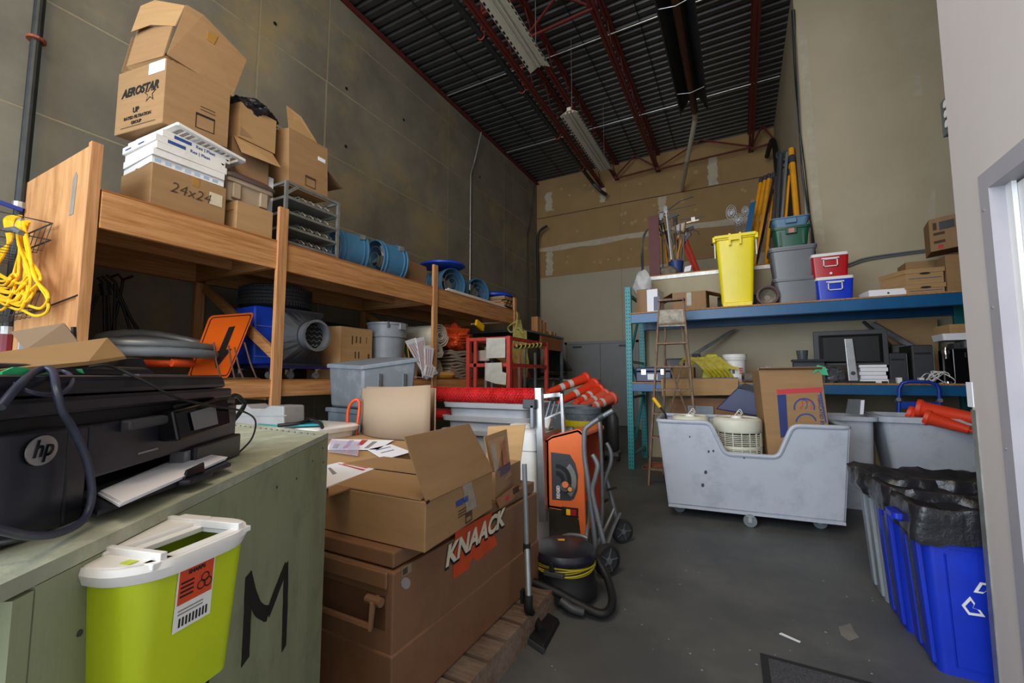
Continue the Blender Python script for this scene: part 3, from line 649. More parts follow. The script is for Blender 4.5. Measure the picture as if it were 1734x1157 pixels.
# --- blue drum fans
def fan(label, c, r, ln, rz, loc_group='blue drum blowers on the top shelf', motor=True):
    T = thing('drum_blower', label, 'fan', (c[0], c[1], ZT + .02), rz, group=loc_group); z0 = r + .0
    def ring(y, rad, th=.012, w_=.02): return MB().tube([(rad * math.cos(a * PI / 18), y, z0 + rad * math.sin(a * PI / 18)) for a in range(36)], th, 6, closed=True)
    q = Matrix.Translation((0, -ln / 2, z0)) @ Matrix.Rotation(-PI / 2, 4, 'X')
    part('drum_shell', MB().loft([[(rad * math.cos(2 * PI * j / 36), rad * math.sin(2 * PI * j / 36), z) for j in range(36)] for rad, z in ((r, 0), (r, ln), (r - .008, ln), (r - .008, 0), (r, 0))], False, False, q), bfan, T, smooth=True)
    for y in (-ln / 2, -ln / 2 + .05, ln / 2 - .05, ln / 2): part('hoop', ring(y, r + .004), bfan, T, smooth=True)
    part('grille_rings', MB().tube([(r * .7 * math.cos(a * PI / 12), -ln / 2 + .015, z0 + r * .7 * math.sin(a * PI / 12)) for a in range(24)], .004, 5, closed=True).tube([(r * .4 * math.cos(a * PI / 12), -ln / 2 + .015, z0 + r * .4 * math.sin(a * PI / 12)) for a in range(24)], .004, 5, closed=True), galv, T)
    part('motor', MB().cyl((0, -ln * .2, z0), (0, ln * .25, z0), r * .32, n=18), steel, T, smooth=True)
    for k in range(5):
        a = k * 2 * PI / 5 + .3
        ca, sa = math.cos(a), math.sin(a)
        part('fan_blade', MB().prism([(.06 * ca, -.03, z0 + .06 * sa), (r * .88 * ca - .05 * sa, -.06, z0 + r * .88 * sa + .05 * ca), (r * .9 * ca + .07 * sa, .03, z0 + r * .9 * sa - .07 * ca), (.06 * ca + .03 * sa, .01, z0 + .06 * sa - .03 * ca)], (0, .004, 0)), galv, T)
    for s in (-1, 1): part('foot_bracket', MB().bar((s * r * .75, -ln * .3, -.015), (s * r * .55, -ln * .3, z0 - r * .8), .03, .012).bar((s * r * .75, ln * .3, -.015), (s * r * .55, ln * .3, z0 - r * .8), .03, .012), bfan, T)
    part('switch_box', MB().box(r * .72, r * .72 + .05, ln * .2, ln * .38, z0 + r * .55, z0 + r * .55 + .06), galv, T)
    return T
fan('blue drum blower beside the silver vent frame, leftmost', (-4.13, 3.55), .23, .33, -.3)
fan('blue drum blower with open dusty mouth, second from the left', (-4.12, 4.17), .25, .36, -.2)
fan('blue drum blower with the blue disc lying on top of it', (-4.3, 5.72), .25, .42, 1.35)
fan('smaller looking blue drum blower farthest along the shelf', (-4.25, 6.5), .245, .3, 1.3)
carton('plain upright cardboard box between the blue drum blowers', (-4.0, 4.52, ZT), (-.03, .4, 0), (-.3, -.05, 0), .37, cb3)
def disc(label, c, r, h):
    M = TM(c, 0, rx=.03)
    mb = MB().lathe([(r * .9, 0), (r, h * .25), (r, h * .6), (r * .8, h), (r * .3, h * 1.15)], 32, M)
    solo('folded_blue_cover', mb, tarpb, label, 'cover', 'round bright blue covers', smooth=True)
disc('round bright blue cover resting on a drum blower', (-4.27, 5.62, 3.045), .37, .07)
disc('round bright blue cover at the far end of the top shelf', (-4.2, 7.2, 2.79), .36, .09)
T = thing('white_pipe_bundle', 'flat bundle of thin white pipes on the shelf edge', 'pipes', (-3.85, 5.9, ZT))
for i in range(5): part('pipe', MB().tube([(-3.75 - i * .032, 5.02 + i * .03, ZT + .022), (-3.78 - i * .032, 6.9, ZT + .022)], .016, 8), white, T, w=True)
for i in range(3): part('pipe', MB().tube([(-3.77 - i * .032, 5.1 + i * .05, ZT + .052), (-3.79 - i * .032, 6.85, ZT + .052)], .015, 8), white, T, w=True)
T = thing('stacked_wood_scraps', 'untidy stack of pale folded cartons and wood scraps under the blue cover', 'scraps', (-4.1, 7.2, ZT))
for i in range(7):
    yy = 6.88 + random.uniform(-.02, .05); part('scrap', MB().box(-4.4 + random.uniform(-.05, .05), -3.82 + random.uniform(-.05, .05), yy, yy + random.uniform(.4, .52), ZT + i * .038, ZT + i * .038 + .034), [cb2, cb3, kraft, lum][i % 4], T, w=True)
for i in range(10):
    yy = 6.9 + i * .045; part('scrap_end', MB().cyl((-3.9, yy, ZT + .1 + .06 * (i % 3)), (-3.78, yy, ZT + .1 + .06 * (i % 3)), .022, n=8), cb_in, T, w=True)
# --- hung yellow cord, wire basket
T = thing('extension_cord', 'thick bundle of yellow cord hanging in loops left of plywood', 'cord', A(25, 430, Y=.98))
hk = A(24, 372, Y=.98)
for i in range(17):
    a = A(-30 + i * 6, 372 + abs(i - 5) * 2, Y=.96 + .006 * i); b = A(30 - i * 3.2, 425, Y=.94 + .008 * i)
    wd = random.uniform(34, 75); dp = random.uniform(470, 528); cx_ = 8 + random.uniform(-24, 24)
    pts = [A(30 + i * 1.2, 375, Y=.95), A(32 + .5 * i, 415, Y=.93 + .006 * i), A(cx_ + wd * .55, 465, Y=.93 + .008 * i), A(cx_ + wd * .4, dp - 12, Y=.94), A(cx_, dp, Y=.95), A(cx_ - wd, dp - 25, Y=.96), A(cx_ - wd * .8, 450, Y=.96), A(14, 415, Y=.95), A(8 + i, 374, Y=.96), A(20 + i, 366, Y=.96)]
    part('cord_loop', MB().tube(bez(pts, 6), .0085, 7), yelc, T, w=True, smooth=True)
part('cord_loop', MB().tube(bez([A(40, 375, Y=.95), A(45, 420, Y=.93), A(62, 475, Y=.93), A(80, 505, Y=.93), A(80, 528, Y=.93), A(60, 535, Y=.94), A(38, 525, Y=.95)], 6), .0085, 7), yelc, T, w=True, smooth=True)
part('cord_loop', MB().tube(bez([A(40, 378, Y=.95), A(50, 425, Y=.93), A(58, 470, Y=.93), A(82, 500, Y=.92), A(70, 522, Y=.93), A(50, 518, Y=.94)], 6), .0085, 7), yelc, T, w=True, smooth=True)
part('tie_strap', MB().tube([A(10, 390, Y=.92), A(24, 388, Y=.91), A(37, 395, Y=.92)], .018, 8), vinyl, T, w=True)
T = thing('wire_basket', 'wire basket on the wall behind the yellow cord', 'basket', (-4.6, 1.02, 1.95))
for k, z in enumerate((2.32, 2.2)):
    part('basket_ring', MB().tube([(-4.95, .72, z), (-4.2, .72, z), (-4.2, 1.08, z), (-4.95, 1.08, z)], .006, 6, closed=True), dkgrey, T, w=True)
for i in range(8): part('basket_wire', MB().tube([(-4.95 + i * .107, .72, 2.32), (-4.93 + i * .1, .78, 2.12), (-4.93 + i * .1, 1.05, 2.12), (-4.95 + i * .107, 1.08, 2.32)], .003, 5), dkgrey, T, w=True)
T = thing('wire_basket', 'lower wire basket hanging beneath the yellow cord', 'basket', (-4.6, 1.02, 1.5))
for k, z in enumerate((1.85, 1.72)):
    part('basket_ring', MB().tube([(-4.95, .75, z), (-4.3, .75, z), (-4.3, 1.08, z), (-4.95, 1.08, z)], .006, 6, closed=True), dkgrey, T, w=True)
for i in range(7): part('basket_wire', MB().tube([(-4.95 + i * .107, .75, 1.85), (-4.93 + i * .1, .8, 1.66), (-4.93 + i * .1, 1.05, 1.66), (-4.95 + i * .107, 1.08, 1.85)], .003, 5), dkgrey, T, w=True)
solo('metal_rod', MB().tube([A(45, 533, Y=1.1), A(132, 500, Y=1.1)], .006, 6), black, 'thin black rod sticking out across the plywood end panel', 'rod')
# ---------------------------------------------------------------- lower shelf of the timber shelving
T = thing('folding_stand', 'black folded tripod stands leaning on the concrete wall', 'stand', (-4.75, 1.65, ZB))
for pts in ([(165, 470), (175, 480), (180, 600)], [(172, 468), (188, 482), (245, 580)], [(180, 466), (195, 478), (225, 574)], [(186, 470), (200, 465), (208, 474), (203, 505), (190, 560)],
            [(203, 500), (222, 540), (244, 572)], [(208, 474), (225, 468)], [(165, 500), (148, 540)], [(195, 480), (193, 560)], [(176, 480), (178, 580)], [(182, 480), (186, 585)]):
    part('stand_tube', MB().tube([A(x, y, X=-4.7 - .01 * i) for i, (x, y) in enumerate(pts)], .011, 7), black, T, w=True)
part('stand_hub', MB().cyl(A(176, 480, X=-4.7), A(180, 500, X=-4.7), .035, n=10), black, T, w=True)
T = thing('suction_hose', 'coiled grey corrugated hose on the lower timber shelf', 'hose', (-3.95, 1.7, ZB))
for k in range(2):
    c = V((-4.02 - .05 * k, 1.7, 1.30 + .06 * k)); pts = [c + V((.22 * math.cos(a), .36 * math.sin(a), .12 + .1 * math.sin(a * .5) * math.sin(a * .5) + .02 * math.cos(2 * a))) for a in [i * 2 * PI / 40 for i in range(40)]]
    part('hose_turn', MB().tube(pts, [.036 + .003 * (i % 2) for i in range(40)], 10, closed=True), steel if k else cartd, T, w=True, smooth=True)
solo('orange_hose', MB().tube([V((-3.98 + .16 * math.cos(a), 1.68 + .2 * math.sin(a), 1.36)) for a in [i * 2 * PI / 30 for i in range(26)]], .03, 10), tarpo, 'bright orange hose loop lying inside the grey corrugated hose', 'hose', smooth=True)
# road sign
T = thing('road_sign', 'orange square road sign with black arrow leaning on the shelf brace', 'sign', (-4.1, 2.2, ZB))
c = [A(355, 535, X=-4.07), A(431, 529, X=-4.07), A(386, 641, X=-3.93), None]
N = (c[1] - c[0]).cross(c[2] - c[0]).normalized(); N = -N if N.x < 0 else N
c[3] = PL(316, 641, c[0], N)
def onq(c, u, v, d=0):
    p = c[0].lerp(c[1], u); q = c[3].lerp(c[2], u); return p.lerp(q, v) + N * d
def rq(u0, u1, v0, v1, r, d=0, n=4):
    out = []
    for (cu, cv, a0) in ((u1 - r, v0 + r, -PI / 2), (u1 - r, v1 - r, 0), (u0 + r, v1 - r, PI / 2), (u0 + r, v0 + r, PI)):
        for i in range(n + 1):
            a = a0 + PI / 2 * i / n; out.append(onq(c, cu + r * math.cos(a), cv + r * math.sin(a), d))
    return out
SP_ = part('sign_panel', MB().prism(rq(0, 1, 0, 1, .07), N * -.004), signo, T, w=True)
mb = MB(); o_, i_ = rq(.04, .96, .03, .97, .06, .001), rq(.06, .94, .045, .955, .05, .001)
mb.loft([o_, i_, [p + N * .001 for p in i_], [p + N * .001 for p in o_], o_], False, False); part('border_line', mb, blk, SP_, w=True)
ap = [(.52, .22), (.66, .21), (.66, .58), (.80, .57), (.60, .86), (.36, .60), (.50, .595)]
part('printed_arrow', MB().prism([onq(c, u, v, .001) for u, v in ap], N * .001), blk, T, w=True)
for (pts) in ([(362, 580), (366, 612), (375, 640)], [(387, 585), (391, 612), (398, 640)], [(397, 588), (404, 620), (413, 640)], [(414, 580), (424, 615), (434, 638), (448, 644)]):
    pass
T = thing('forked_bracket', 'rusty steel rods bent upward in front of the orange sign', 'bracket', (-3.85, 2.2, ZB))
for (pts) in ([(362, 580), (366, 612), (375, 644)], [(387, 585), (391, 612), (398, 644)], [(397, 588), (404, 620), (413, 644)], [(414, 580), (424, 615), (434, 640), (448, 645)]):
    part('bent_rod', MB().tube([A(x, y, X=-3.86) for x, y in pts], .007, 7), iron, T, w=True)
part('base_rod', MB().tube([(-3.86, 2.0, ZB + .008), (-3.86, 2.36, ZB + .008)], .007, 7), iron, T, w=True)
# dolly with blue box and air scrubber
T = thing('wheeled_dolly', 'dark blue dolly on swivel casters under the air scrubber', 'dolly', (-4.3, 2.8, ZB))
part('dolly_deck', MB().box(-4.6, -3.95, 2.49, 3.22, ZB + .105, ZB + .135), navy, T, w=True)
for (x, y) in ((-4.0, 2.57), (-4.0, 3.08), (-4.5, 2.57), (-4.5, 3.08), (-4.06, 2.83)):
    cst = part('caster', MB().cyl((x - .012, y, ZB + .04), (x + .012, y, ZB + .04), .038, n=16), steel, T, w=True)
    part('caster_fork', MB().box(x - .02, x + .02, y - .02, y + .012, ZB + .05, ZB + .105).box(x - .03, x + .03, y - .03, y + .03, ZB + .095, ZB + .105), glassc, cst, w=True)
T = thing('blue_cover_crate', 'blue fabric covered crate behind the timber post', 'crate', (-4.45, 2.5, ZB))
part('crate_cover', MB().hexa([(-4.62, 2.49, ZB + .14), (-4.13, 2.49, ZB + .14), (-4.13, 2.68, ZB + .14), (-4.62, 2.68, ZB + .14)], [(-4.62, 2.485, 1.94), (-4.15, 2.485, 1.95), (-4.14, 2.68, 1.96), (-4.62, 2.68, 1.96)]), tarpb, T, w=True, bevel=.02, smooth=True)
for z in (1.45, 1.75): part('stitched_seam', MB().box(-4.14, -4.128, 2.5, 2.67, z, z + .006), mat('seam_pale', '#7F95C8', .7), T, w=True)
T = thing('air_scrubber', 'dark grey air scrubber box with round duct mouth on the dolly', 'air scrubber', (-4.3, 2.83, ZB + .136))
x1 = -4.05
part('casing', MB().box(-4.6, x1, 2.69, 3.2, ZB + .136, 1.955), dkgrey, T, w=True, bevel=.008)
cy, cz = 2.97, 1.68
ring = lambda r, x: [(x, cy + r * math.cos(a), cz + r * math.sin(a)) for a in [PI / 4 + i * PI / 12 for i in range(24)]]
sq = []
for i in range(24):
    a = PI / 4 + i * PI / 12; m_ = max(abs(math.cos(a)), abs(math.sin(a))); u, v = math.cos(a) / m_, math.sin(a) / m_
    sq.append((x1 - .0, 2.945 + u * .25, 1.66 + v * .27))
part('tapered_front', MB().loft([sq, ring(.165, x1 + .1)], False, True), dkgrey, T, w=True)
part('duct_collar', MB().loft([ring(.15, x1 + .09), ring(.15, x1 + .19), ring(.165, x1 + .19), ring(.165, x1 + .2), ring(.14, x1 + .2), ring(.14, x1 + .103)], False, False), steel, T, w=True, smooth=True)
part('duct_mouth', MB().cyl((x1 + .1005, cy, cz), (x1 + .104, cy, cz), .14, n=24), black, T, w=True)
for k in range(5):
    zz = cz - .1 + k * .05; hw = math.sqrt(max(0, .0185 - (zz - cz) ** 2)); n_ = 8
    part('pleated_filter', MB().tube([(x1 + .108, cy - hw + 2 * hw * i / n_, zz + (.012 if i % 2 else -.012)) for i in range(n_ + 1)], .004, 5), steel, T, w=True)
def tire(label, c, R_, r, h, tilt=0):
    T = thing('tire', label, 'tire', c, ry=tilt, group='used tires on the timber shelf')
    prof = [(r, .02), (r + .02, 0), (R_ - .05, 0), (R_ - .012, .02), (R_, .05), (R_, h - .05), (R_ - .012, h - .02), (R_ - .05, h), (r + .02, h), (r, h - .02), (r + .03, h / 2), (r, .02)]
    part('tire_body', MB().lathe(prof, 48, cap0=False, cap1=False), rubber, T, smooth=True)
    for k in range(5):
        z = .045 + k * (h - .09) / 4
        part('tread_groove', MB().tube([((R_ + .001) * math.cos(a), (R_ + .001) * math.sin(a), z) for a in [i * 2 * PI / 48 for i in range(48)]], .004, 4, closed=True), black, T)
    mb = MB()
    for i in range(72):
        a = i * 2 * PI / 72; M = Matrix.Rotation(a, 4, 'Z'); mb.box(R_ - .003, R_ + .003, -.003, .003, .02, h * .3, M); mb.box(R_ - .003, R_ + .003, -.003, .003, h * .7, h - .02, M)
    part('tread_blocks', mb, mat('tread_grey', '#303032', .8), T, kind='stuff')
    return T
tire('worn black tire lying on the air scrubber and blue crate', (-4.42, 2.88, 1.975), .35, .2, .235)
tire('worn black tire tilted behind the cardboard box, lower', (-4.6, 3.75, 1.74), .35, .2, .2, .18)
tire('worn black tire in the dark beneath the tilted one', (-4.6, 3.75, 1.45), .35, .2, .2)
T = carton('yellowish cardboard box with small print between scrubber and trash can', (-3.99, 3.38, ZB), (0, .48, 0), (-.4, -.12, 0), .60, cb2)
for i, (a, b, z0, z1) in enumerate(((.16, .19, .40, .5), (.22, .25, .42, .5), (.28, .31, .42, .5), (.38, .4, .42, .5), (.21, .24, .24, .32), (.26, .29, .24, .32), (.41, .45, .22, .30))):
    part('printed_mark', MB().box(-3.9895, -3.988, 3.38 + a, 3.38 + b - .012, ZB + z0, ZB + z1), prn, T, w=True)
T = thing('trash_can', 'round ribbed grey trash can on the timber shelf', 'trash can', (-4.05, 4.17, ZB))
part('can_body', MB().lathe([(.19, 0), (.235, .52), (.243, .52), (.25, .68), (.262, .685), (.262, .71), (.245, .71), (.24, .68), (.18, .02)], 32), trashg, T, smooth=True)
part('rim_band', MB().tube([(.248 * math.cos(a), .248 * math.sin(a), .53) for a in [i * PI / 16 for i in range(32)]], .006, 6, closed=True), trashg, T, smooth=True)
part('side_handle', MB().box(.235, .275, -.05, .05, .62, .7), trashg, T, bevel=.006)
part('rim_notch', MB().box(.18, .2, -.19, -.15, .64, .715), steel, T)
def roll(T, c, L, r, turns, m, ax='X', name='rolled_canvas'):
    mb = MB(); rows0, rows1 = [], []; n = 14 * turns
    for i in range(n + 1):
        a = i * 2 * PI / 14; rad = r * (.25 + .75 * i / n) * (1 + .05 * noise.noise(V((i * .3, 0, r))))
        y, z = rad * math.cos(a), rad * .9 * math.sin(a); rows0.append((c[0], c[1] + y, c[2] + z)); rows1.append((c[0] - L, c[1] + y, c[2] + z))
    k = 10
    mb.grid([[tuple(V(a).lerp(V(b), t / k) + V((0, .012 * noise.noise(V((j * .4, t * .9, r))), .015 * noise.noise(V((j * .3, t * .7, 5 + r)))))) for j, (a, b) in enumerate(zip(rows0, rows1))] for t in range(k + 1)])
    part(name, mb, m, T, w=True, solid=.014, smooth=True)
T = thing('canvas_roll', 'big off-white rolled canvas lying across the timber shelf, upper one', 'canvas roll', (-4.3, 4.98, 1.6)); roll(T, (-3.78, 4.95, 1.85), 1.1, .19, 4, canvas)
T = thing('canvas_roll', 'tighter off-white canvas roll beneath the big one', 'canvas roll', (-4.3, 4.95, 1.4)); roll(T, (-3.74, 4.86, 1.62), 1.1, .11, 4, canvas)
T = thing('canvas_roll', 'grey rolled canvas at the bottom behind the sign sheets', 'canvas roll', (-4.3, 4.95, ZB)); roll(T, (-3.8, 4.9, 1.385), 1.1, .135, 4, canvg)
for i in range(5):
    T = thing('folded_blanket', ['lowest folded grey blanket in the pile by the red cage', 'second folded grey blanket from the bottom of the pile', 'third folded grey blanket from the bottom of the pile', 'fourth folded grey blanket of the pile', 'topmost folded grey blanket, under the orange tarp'][i], 'blanket', (-4.1, 5.55, ZB + .085 * i), group='folded grey blankets stacked under the orange tarp')
    for k in range(2):
        z = ZB + .085 * i + .02 + .04 * k; yo = random.uniform(-.03, .03); pts = []
        mb = MB(); n = 18; prof_ = []
        for j in range(n + 1):
            a = j / n; y = 5.24 + yo + .62 * a; prof_.append((y, z + .012 * math.sin(a * 9 + i * 2 + k)))
        top = [(y, q + .018) for y, q in prof_]; bot = [(y, q - .016) for y, q in prof_]
        ring_ = [bot[0]] + bot + [(5.24 + yo + .65, z)] + top[::-1] + [(5.24 + yo - .025, z)]
        mb.loft([[(x, y, q + .006 * math.sin(x * 9 + i)) for y, q in ring_] for x in (-4.5, -4.2, -3.95, -3.8)])
        part('blanket_fold', mb, canvg, T, w=True, smooth=True)
T = thing('orange_tarp', 'crumpled orange tarp bundle on the grey blankets', 'tarp', (-4.05, 5.6, 1.68))
mb = blob((-4.02, 5.6, 1.875), .25, .85, 1.3, .80, .35, 2.2, 5, 11); part('tarp_body', mb, tarpo, T, w=True, smooth=True)
for k in range(4):
    part('tarp_fold', MB().tube(bez([(-3.80, 5.38 + .02 * k, 1.78 + .04 * k), (-3.79, 5.5, 1.775 + .042 * k), (-3.79, 5.66, 1.80 + .038 * k), (-3.83, 5.84, 1.84 + .03 * k)], 5), .011, 6), tarpo, T, w=True, smooth=True)
T = thing('yellow_cushion', 'dull yellow round cushion beside the timber post', 'cushion', (-3.85, 4.98, ZB))
part('cushion_body', MB().lathe([(.08, 0), (.15, .01), (.175, .05), (.15, .095), (.08, .1), (.05, .06)], 24, TM((0, .15, 0))), mat('cushion_ochre', '#B88438', .8), T, smooth=True)
labs = ['leftmost printed sign sheet leaning before the post, tilted right', 'second printed sign sheet, red lines, tilted', 'upright printed sign sheet nearest the timber post', 'small white sign sheet at the foot of the post']
qs = [[(686, 578), (704, 572), (742, 632), (722, 643)], [(704, 574), (718, 570), (724, 622), (716, 640)], [(719, 586), (735, 590), (731, 622), (720, 632)], [(722, 618), (738, 622), (733, 640), (719, 636)]]
for i, q in enumerate(qs):
    xx = -3.66 + .008 * i if i != 3 else -3.62; c = [A(x, y, X=xx) for x, y in q]; T = thing('sign_sheet', labs[i], 'sign', (xx, c[3].y, min(p.z for p in c)), group='white printed sign sheets by the post')
    part('sheet', MB().prism(c, (-.005, 0, 0)), paper, T, w=True); N = V((1, 0, 0))
    for k in range(5 if i < 2 else 3):
        u0 = .14 + k * (.17 if i < 2 else .26); 
        part('printed_line', MB().prism([c[0].lerp(c[1], u0).lerp(c[3].lerp(c[2], u0), .1) + XX * .0008, c[0].lerp(c[1], u0 + .05).lerp(c[3].lerp(c[2], u0 + .05), .1) + XX * .0008,
             c[0].lerp(c[1], u0 + .05).lerp(c[3].lerp(c[2], u0 + .05), .88) + XX * .0008, c[0].lerp(c[1], u0).lerp(c[3].lerp(c[2], u0), .88) + XX * .0008], (.0008, 0, 0)), prr if k % 2 == 0 else inkg, T, w=True)
T = thing('bent_wire_stand', 'thin white bent wire stand in front of the sign sheets', 'wire stand', A(675, 650, X=-3.73))
part('wire_loop', MB().tube(bez([A(668, 652, X=-3.73), A(672, 632, X=-3.73), A(678, 624, X=-3.73), A(684, 632, X=-3.73), A(684, 650, X=-3.73)], 6), .006, 6), white, T, w=True)
part('wire_arm', MB().tube([A(670, 636, X=-3.73), A(722, 640, X=-3.73)], .005, 6), white, T, w=True)
part('wire_arm', MB().tube([A(678, 650, X=-3.73), A(722, 641, X=-3.73)], .005, 6), white, T, w=True)
T = thing('straw_bundle', 'cardboard tube holder with green stalks behind the sign sheets', 'holder', (-3.9, 4.35, ZB))
part('holder_box', MB().box(-4.0, -3.82, 4.3, 4.5, ZB, ZB + .2), cb2, T, w=True)
for i in range(7): part('stalk', MB().tube([(-3.9 + .02 * (i % 3), 4.33 + .02 * i, ZB + .1), (-3.93 + .02 * (i % 3), 4.22 + .03 * i, ZB + .42 + .03 * (i % 2))], .006, 5), [mat('stalk_green', '#4A7A34', .6), prb, yelc][i % 3], T, w=True)
# ---------------------------------------------------------------- far left end: steel bench, blocks, ladder end, tubs, chair
T = thing('steel_bench', 'dark blue grey steel bench beyond the timber shelving', 'bench', (-4.4, 8.6, 0))
part('bench_top', MB().box(-5.02, -3.72, 7.55, 9.7, 2.16, 2.2), sbin, T, w=True)
part('bench_apron', MB().box(-3.78, -3.74, 8.4, 9.7, 1.86, 2.15), mat('apron_orange_brown', '#A86A3A', .7), T, w=True)
for (x, y) in ((-3.76, 7.6), (-3.76, 9.65), (-4.98, 7.6), (-4.98, 9.65)): part('bench_leg', MB().box(x - .03, x + .03, y - .03, y + .03, 0, 2.16), sbin, T, w=True)
part('lower_shelf', MB().box(-5.0, -3.75, 7.6, 9.65, 1.2, 1.23), sbin, T, w=True)
for i, (y0_, z1_) in enumerate(((8.35, 2.55), (8.52, 2.5), (8.7, 2.47), (9.1, 2.3), (9.3, 2.28))):
    solo('wood_block', MB().box(-3.95, -3.8, y0_, y0_ + .12, 2.201, z1_), lumz, ['tallest wooden block standing on the steel bench', 'wooden block second in the row on the steel bench', 'wooden block third in the row on the steel bench', 'low wooden block near the far end of the steel bench', 'lowest wooden block at the far end of the steel bench'][i], 'block', 'wooden blocks on the steel bench')
T = thing('yellow_tool', 'yellow handled tool poking out of the dark bench shelf', 'tool', A(800, 545, X=-3.9))
part('handle', MB().bar(A(806, 546, X=-3.75), A(818, 556, X=-3.75), .04, .1), yelc, T, w=True)
part('shaft', MB().tube([A(798, 549, X=-3.76), A(850, 546, X=-3.76)], .008, 6), cream, T, w=True)
for i, x in enumerate((-4.75, -3.86)):
    for k in range(3):
        T = thing('storage_tub', ['pale grey tub in the back stack by the wall', 'pale grey tub in the back stack beside the double door'][i] + [', bottom', ', middle', ', top'][k], 'tub', (x + .4, 10.0, .4 * k), group='pale grey tubs stacked at the back')
        part('tub_body', MB().loft([rr(.7, .6, .05, 0), rr(.78, .66, .05, .36), rr(.86, .74, .05, .365), rr(.86, .74, .05, .398), rr(.76, .64, .05, .398), rr(.66, .56, .05, .02)]), cream, T, smooth=True)
T = thing('office_chair', 'black office chair perched on the back tubs', 'chair', (-4.15, 10.1, 1.2))
part('backrest', MB().prism([(-.25 + .25 - .27 * math.cos(a), -.05, .5 + .3 * math.sin(a)) for a in [PI * .0 + PI * i / 10 for i in range(11)]] + [(-.27 + .02, -.05, .2), (.5, -.05, .2)][::-1], (0, .08, 0)), black, T, bevel=.02)
part('seat', MB().box(-.28, .32, -.35, .1, .08, .16), black, T, bevel=.03)
part('armrest', MB().box(.3, .36, -.2, .1, .25, .3).box(.32, .35, -.05, 0, .1, .27), black, T)
part('base', MB().cyl((0, -.1, 0), (0, -.1, .09), .16, n=12), black, T)
solo('orange_megaphone', MB().lathe([(.11, 0), (.05, .16), (.03, .2)], 16, TM((A(893, 636, Y=9.9).x, 9.9, 1.2))), conem, 'small orange cone on the back tubs by the red cage', 'cone', smooth=True)
solo('loose_drywall_sheet', MB().box(-2.2, -.9, YB - .5, YB - .46, .0, 1.12), dryp, 'low pale drywall sheet along the back wall right of the double door', 'drywall sheet')
# red cage cart
T = thing('red_cage_cart', 'tall red steel cage cart hung with white boards', 'cart', (-3.33, 6.15, 0))
X0, X1, Y0, Y1, H_ = -3.66, -2.96, 5.5, 6.87, 1.85
for x in (X0, X1):
    for y in (Y0, Y1): part('corner_post', MB().box(x - .03, x + .03, y - .03, y + .03, .12, H_), redp, T, w=True)
part('corner_post', MB().box(X0 + .1, X0 + .15, Y0 - .02, Y0 + .02, .12, H_ - .05), redp, T, w=True)
for z in (H_ - .03, 1.43, .6, .16):
    part('front_rail', MB().box(X0, X1, Y0 - .02, Y0 + .02, z - .025, z + .025), redp, T, w=True)
    part('back_rail', MB().box(X0, X1, Y1 - .02, Y1 + .02, z - .025, z + .025), redp, T, w=True)
    part('side_rail', MB().box(X1 - .02, X1 + .02, Y0, Y1, z - .025, z + .025), redp, T, w=True)
    part('side_rail', MB().box(X0 - .02, X0 + .02, Y0, Y1, z - .025, z + .025), redp, T, w=True)
for i in range(7): part('mesh_wire', MB().tube([(X1, Y0 + .1 + i * .05, .2), (X1, Y0 + .1 + i * .05, 1.8)], .004, 5), redp, T, w=True)
part('deck', MB().box(X0, X1, Y0, Y1, .12, .15), redp, T, w=True)
for (x, y) in ((X0, Y0), (X1, Y0), (X0, Y1), (X1, Y1)): part('caster', MB().cyl((x - .02, y, .06), (x + .02, y, .06), .06, n=14), rubber, T, w=True)
def board(label, q, Y, m=paper, rods=True):
    c = [A(x, y, Y=Y) for x, y in q]; return solo('hung_board', MB().prism(c, (0, -.01, 0)), m, label, 'board')
mtl = mat('dull_white_board', '#BDB9AC', .6, var=.12, scale=7, dirt='#8F8B80', dscale=5, damt=.5)
board('white board hung on the upper front of the red cage', [(824, 573), (856, 572), (856, 606), (824, 607)], 5.45, mtl)
board('torn white plastic sheet hung lower on the red cage', [(822, 615), (850, 614), (851, 630), (858, 632), (857, 652), (840, 650), (822, 644)], 5.45, mtl)
T = thing('metal_posts', 'grey metal posts and tubes standing inside the red cage', 'posts', (-3.4, 6, .16))
for i, (x, y) in enumerate([(-3.5, 5.75), (-3.42, 5.8), (-3.36, 6.3), (-3.2, 6.5), (-3.05, 6.6), (-3.15, 6.2)]):
    part('post', MB().box(x - .018, x + .018, y - .018, y + .018, .16, 1.72 - .06 * (i % 3)), [galv, steel, fixm][i % 3], T, w=True)
solo('pink_grey_block', MB().box(-3.56, -3.36, 5.6, 5.68, 1.50, 1.66), mat('dusty_pink', '#A39386', .8), 'dusty square plate strapped to posts inside the cage', 'plate')
# yellow rope skeins
T = thing('yellow_rope', 'long yellow rope skein hanging at the red cage corner', 'rope', A(880, 660, Y=6.4))
for i in range(9):
    x = 868 + i * 2.2; Y_ = 6.9 + .02 * i; l = random.uniform(615, 642)
    part('rope_loop', MB().tube(bez([A(876 + i * .6, 542, Y=Y_), A(x + 1, 575, Y=Y_ - .03), A(x, 600, Y=Y_ - .05), A(x + 2, l - 8, Y=Y_), A(x + 6, l, Y=Y_), A(x + 9, l - 8, Y=Y_ + .03), A(x + 7, 600, Y=Y_ + .03), A(x + 5, 560, Y=Y_)], 5), .014, 6), ropem, T, w=True, smooth=True)
part('rope_bight', MB().tube(bez([A(872, 525, Y=7.15), A(876, 533, Y=7.1), A(874, 545, Y=7.0), A(868, 548, Y=6.95), A(860, 555, Y=6.95), A(866, 563, Y=6.93), A(878, 556, Y=6.9), A(886, 565, Y=6.9)], 5), .014, 6), ropem, T, w=True, smooth=True)
T = thing('twisted_rope', 'black and yellow rope twisted round the upper cage rail', 'rope', A(895, 590, Y=6.3))
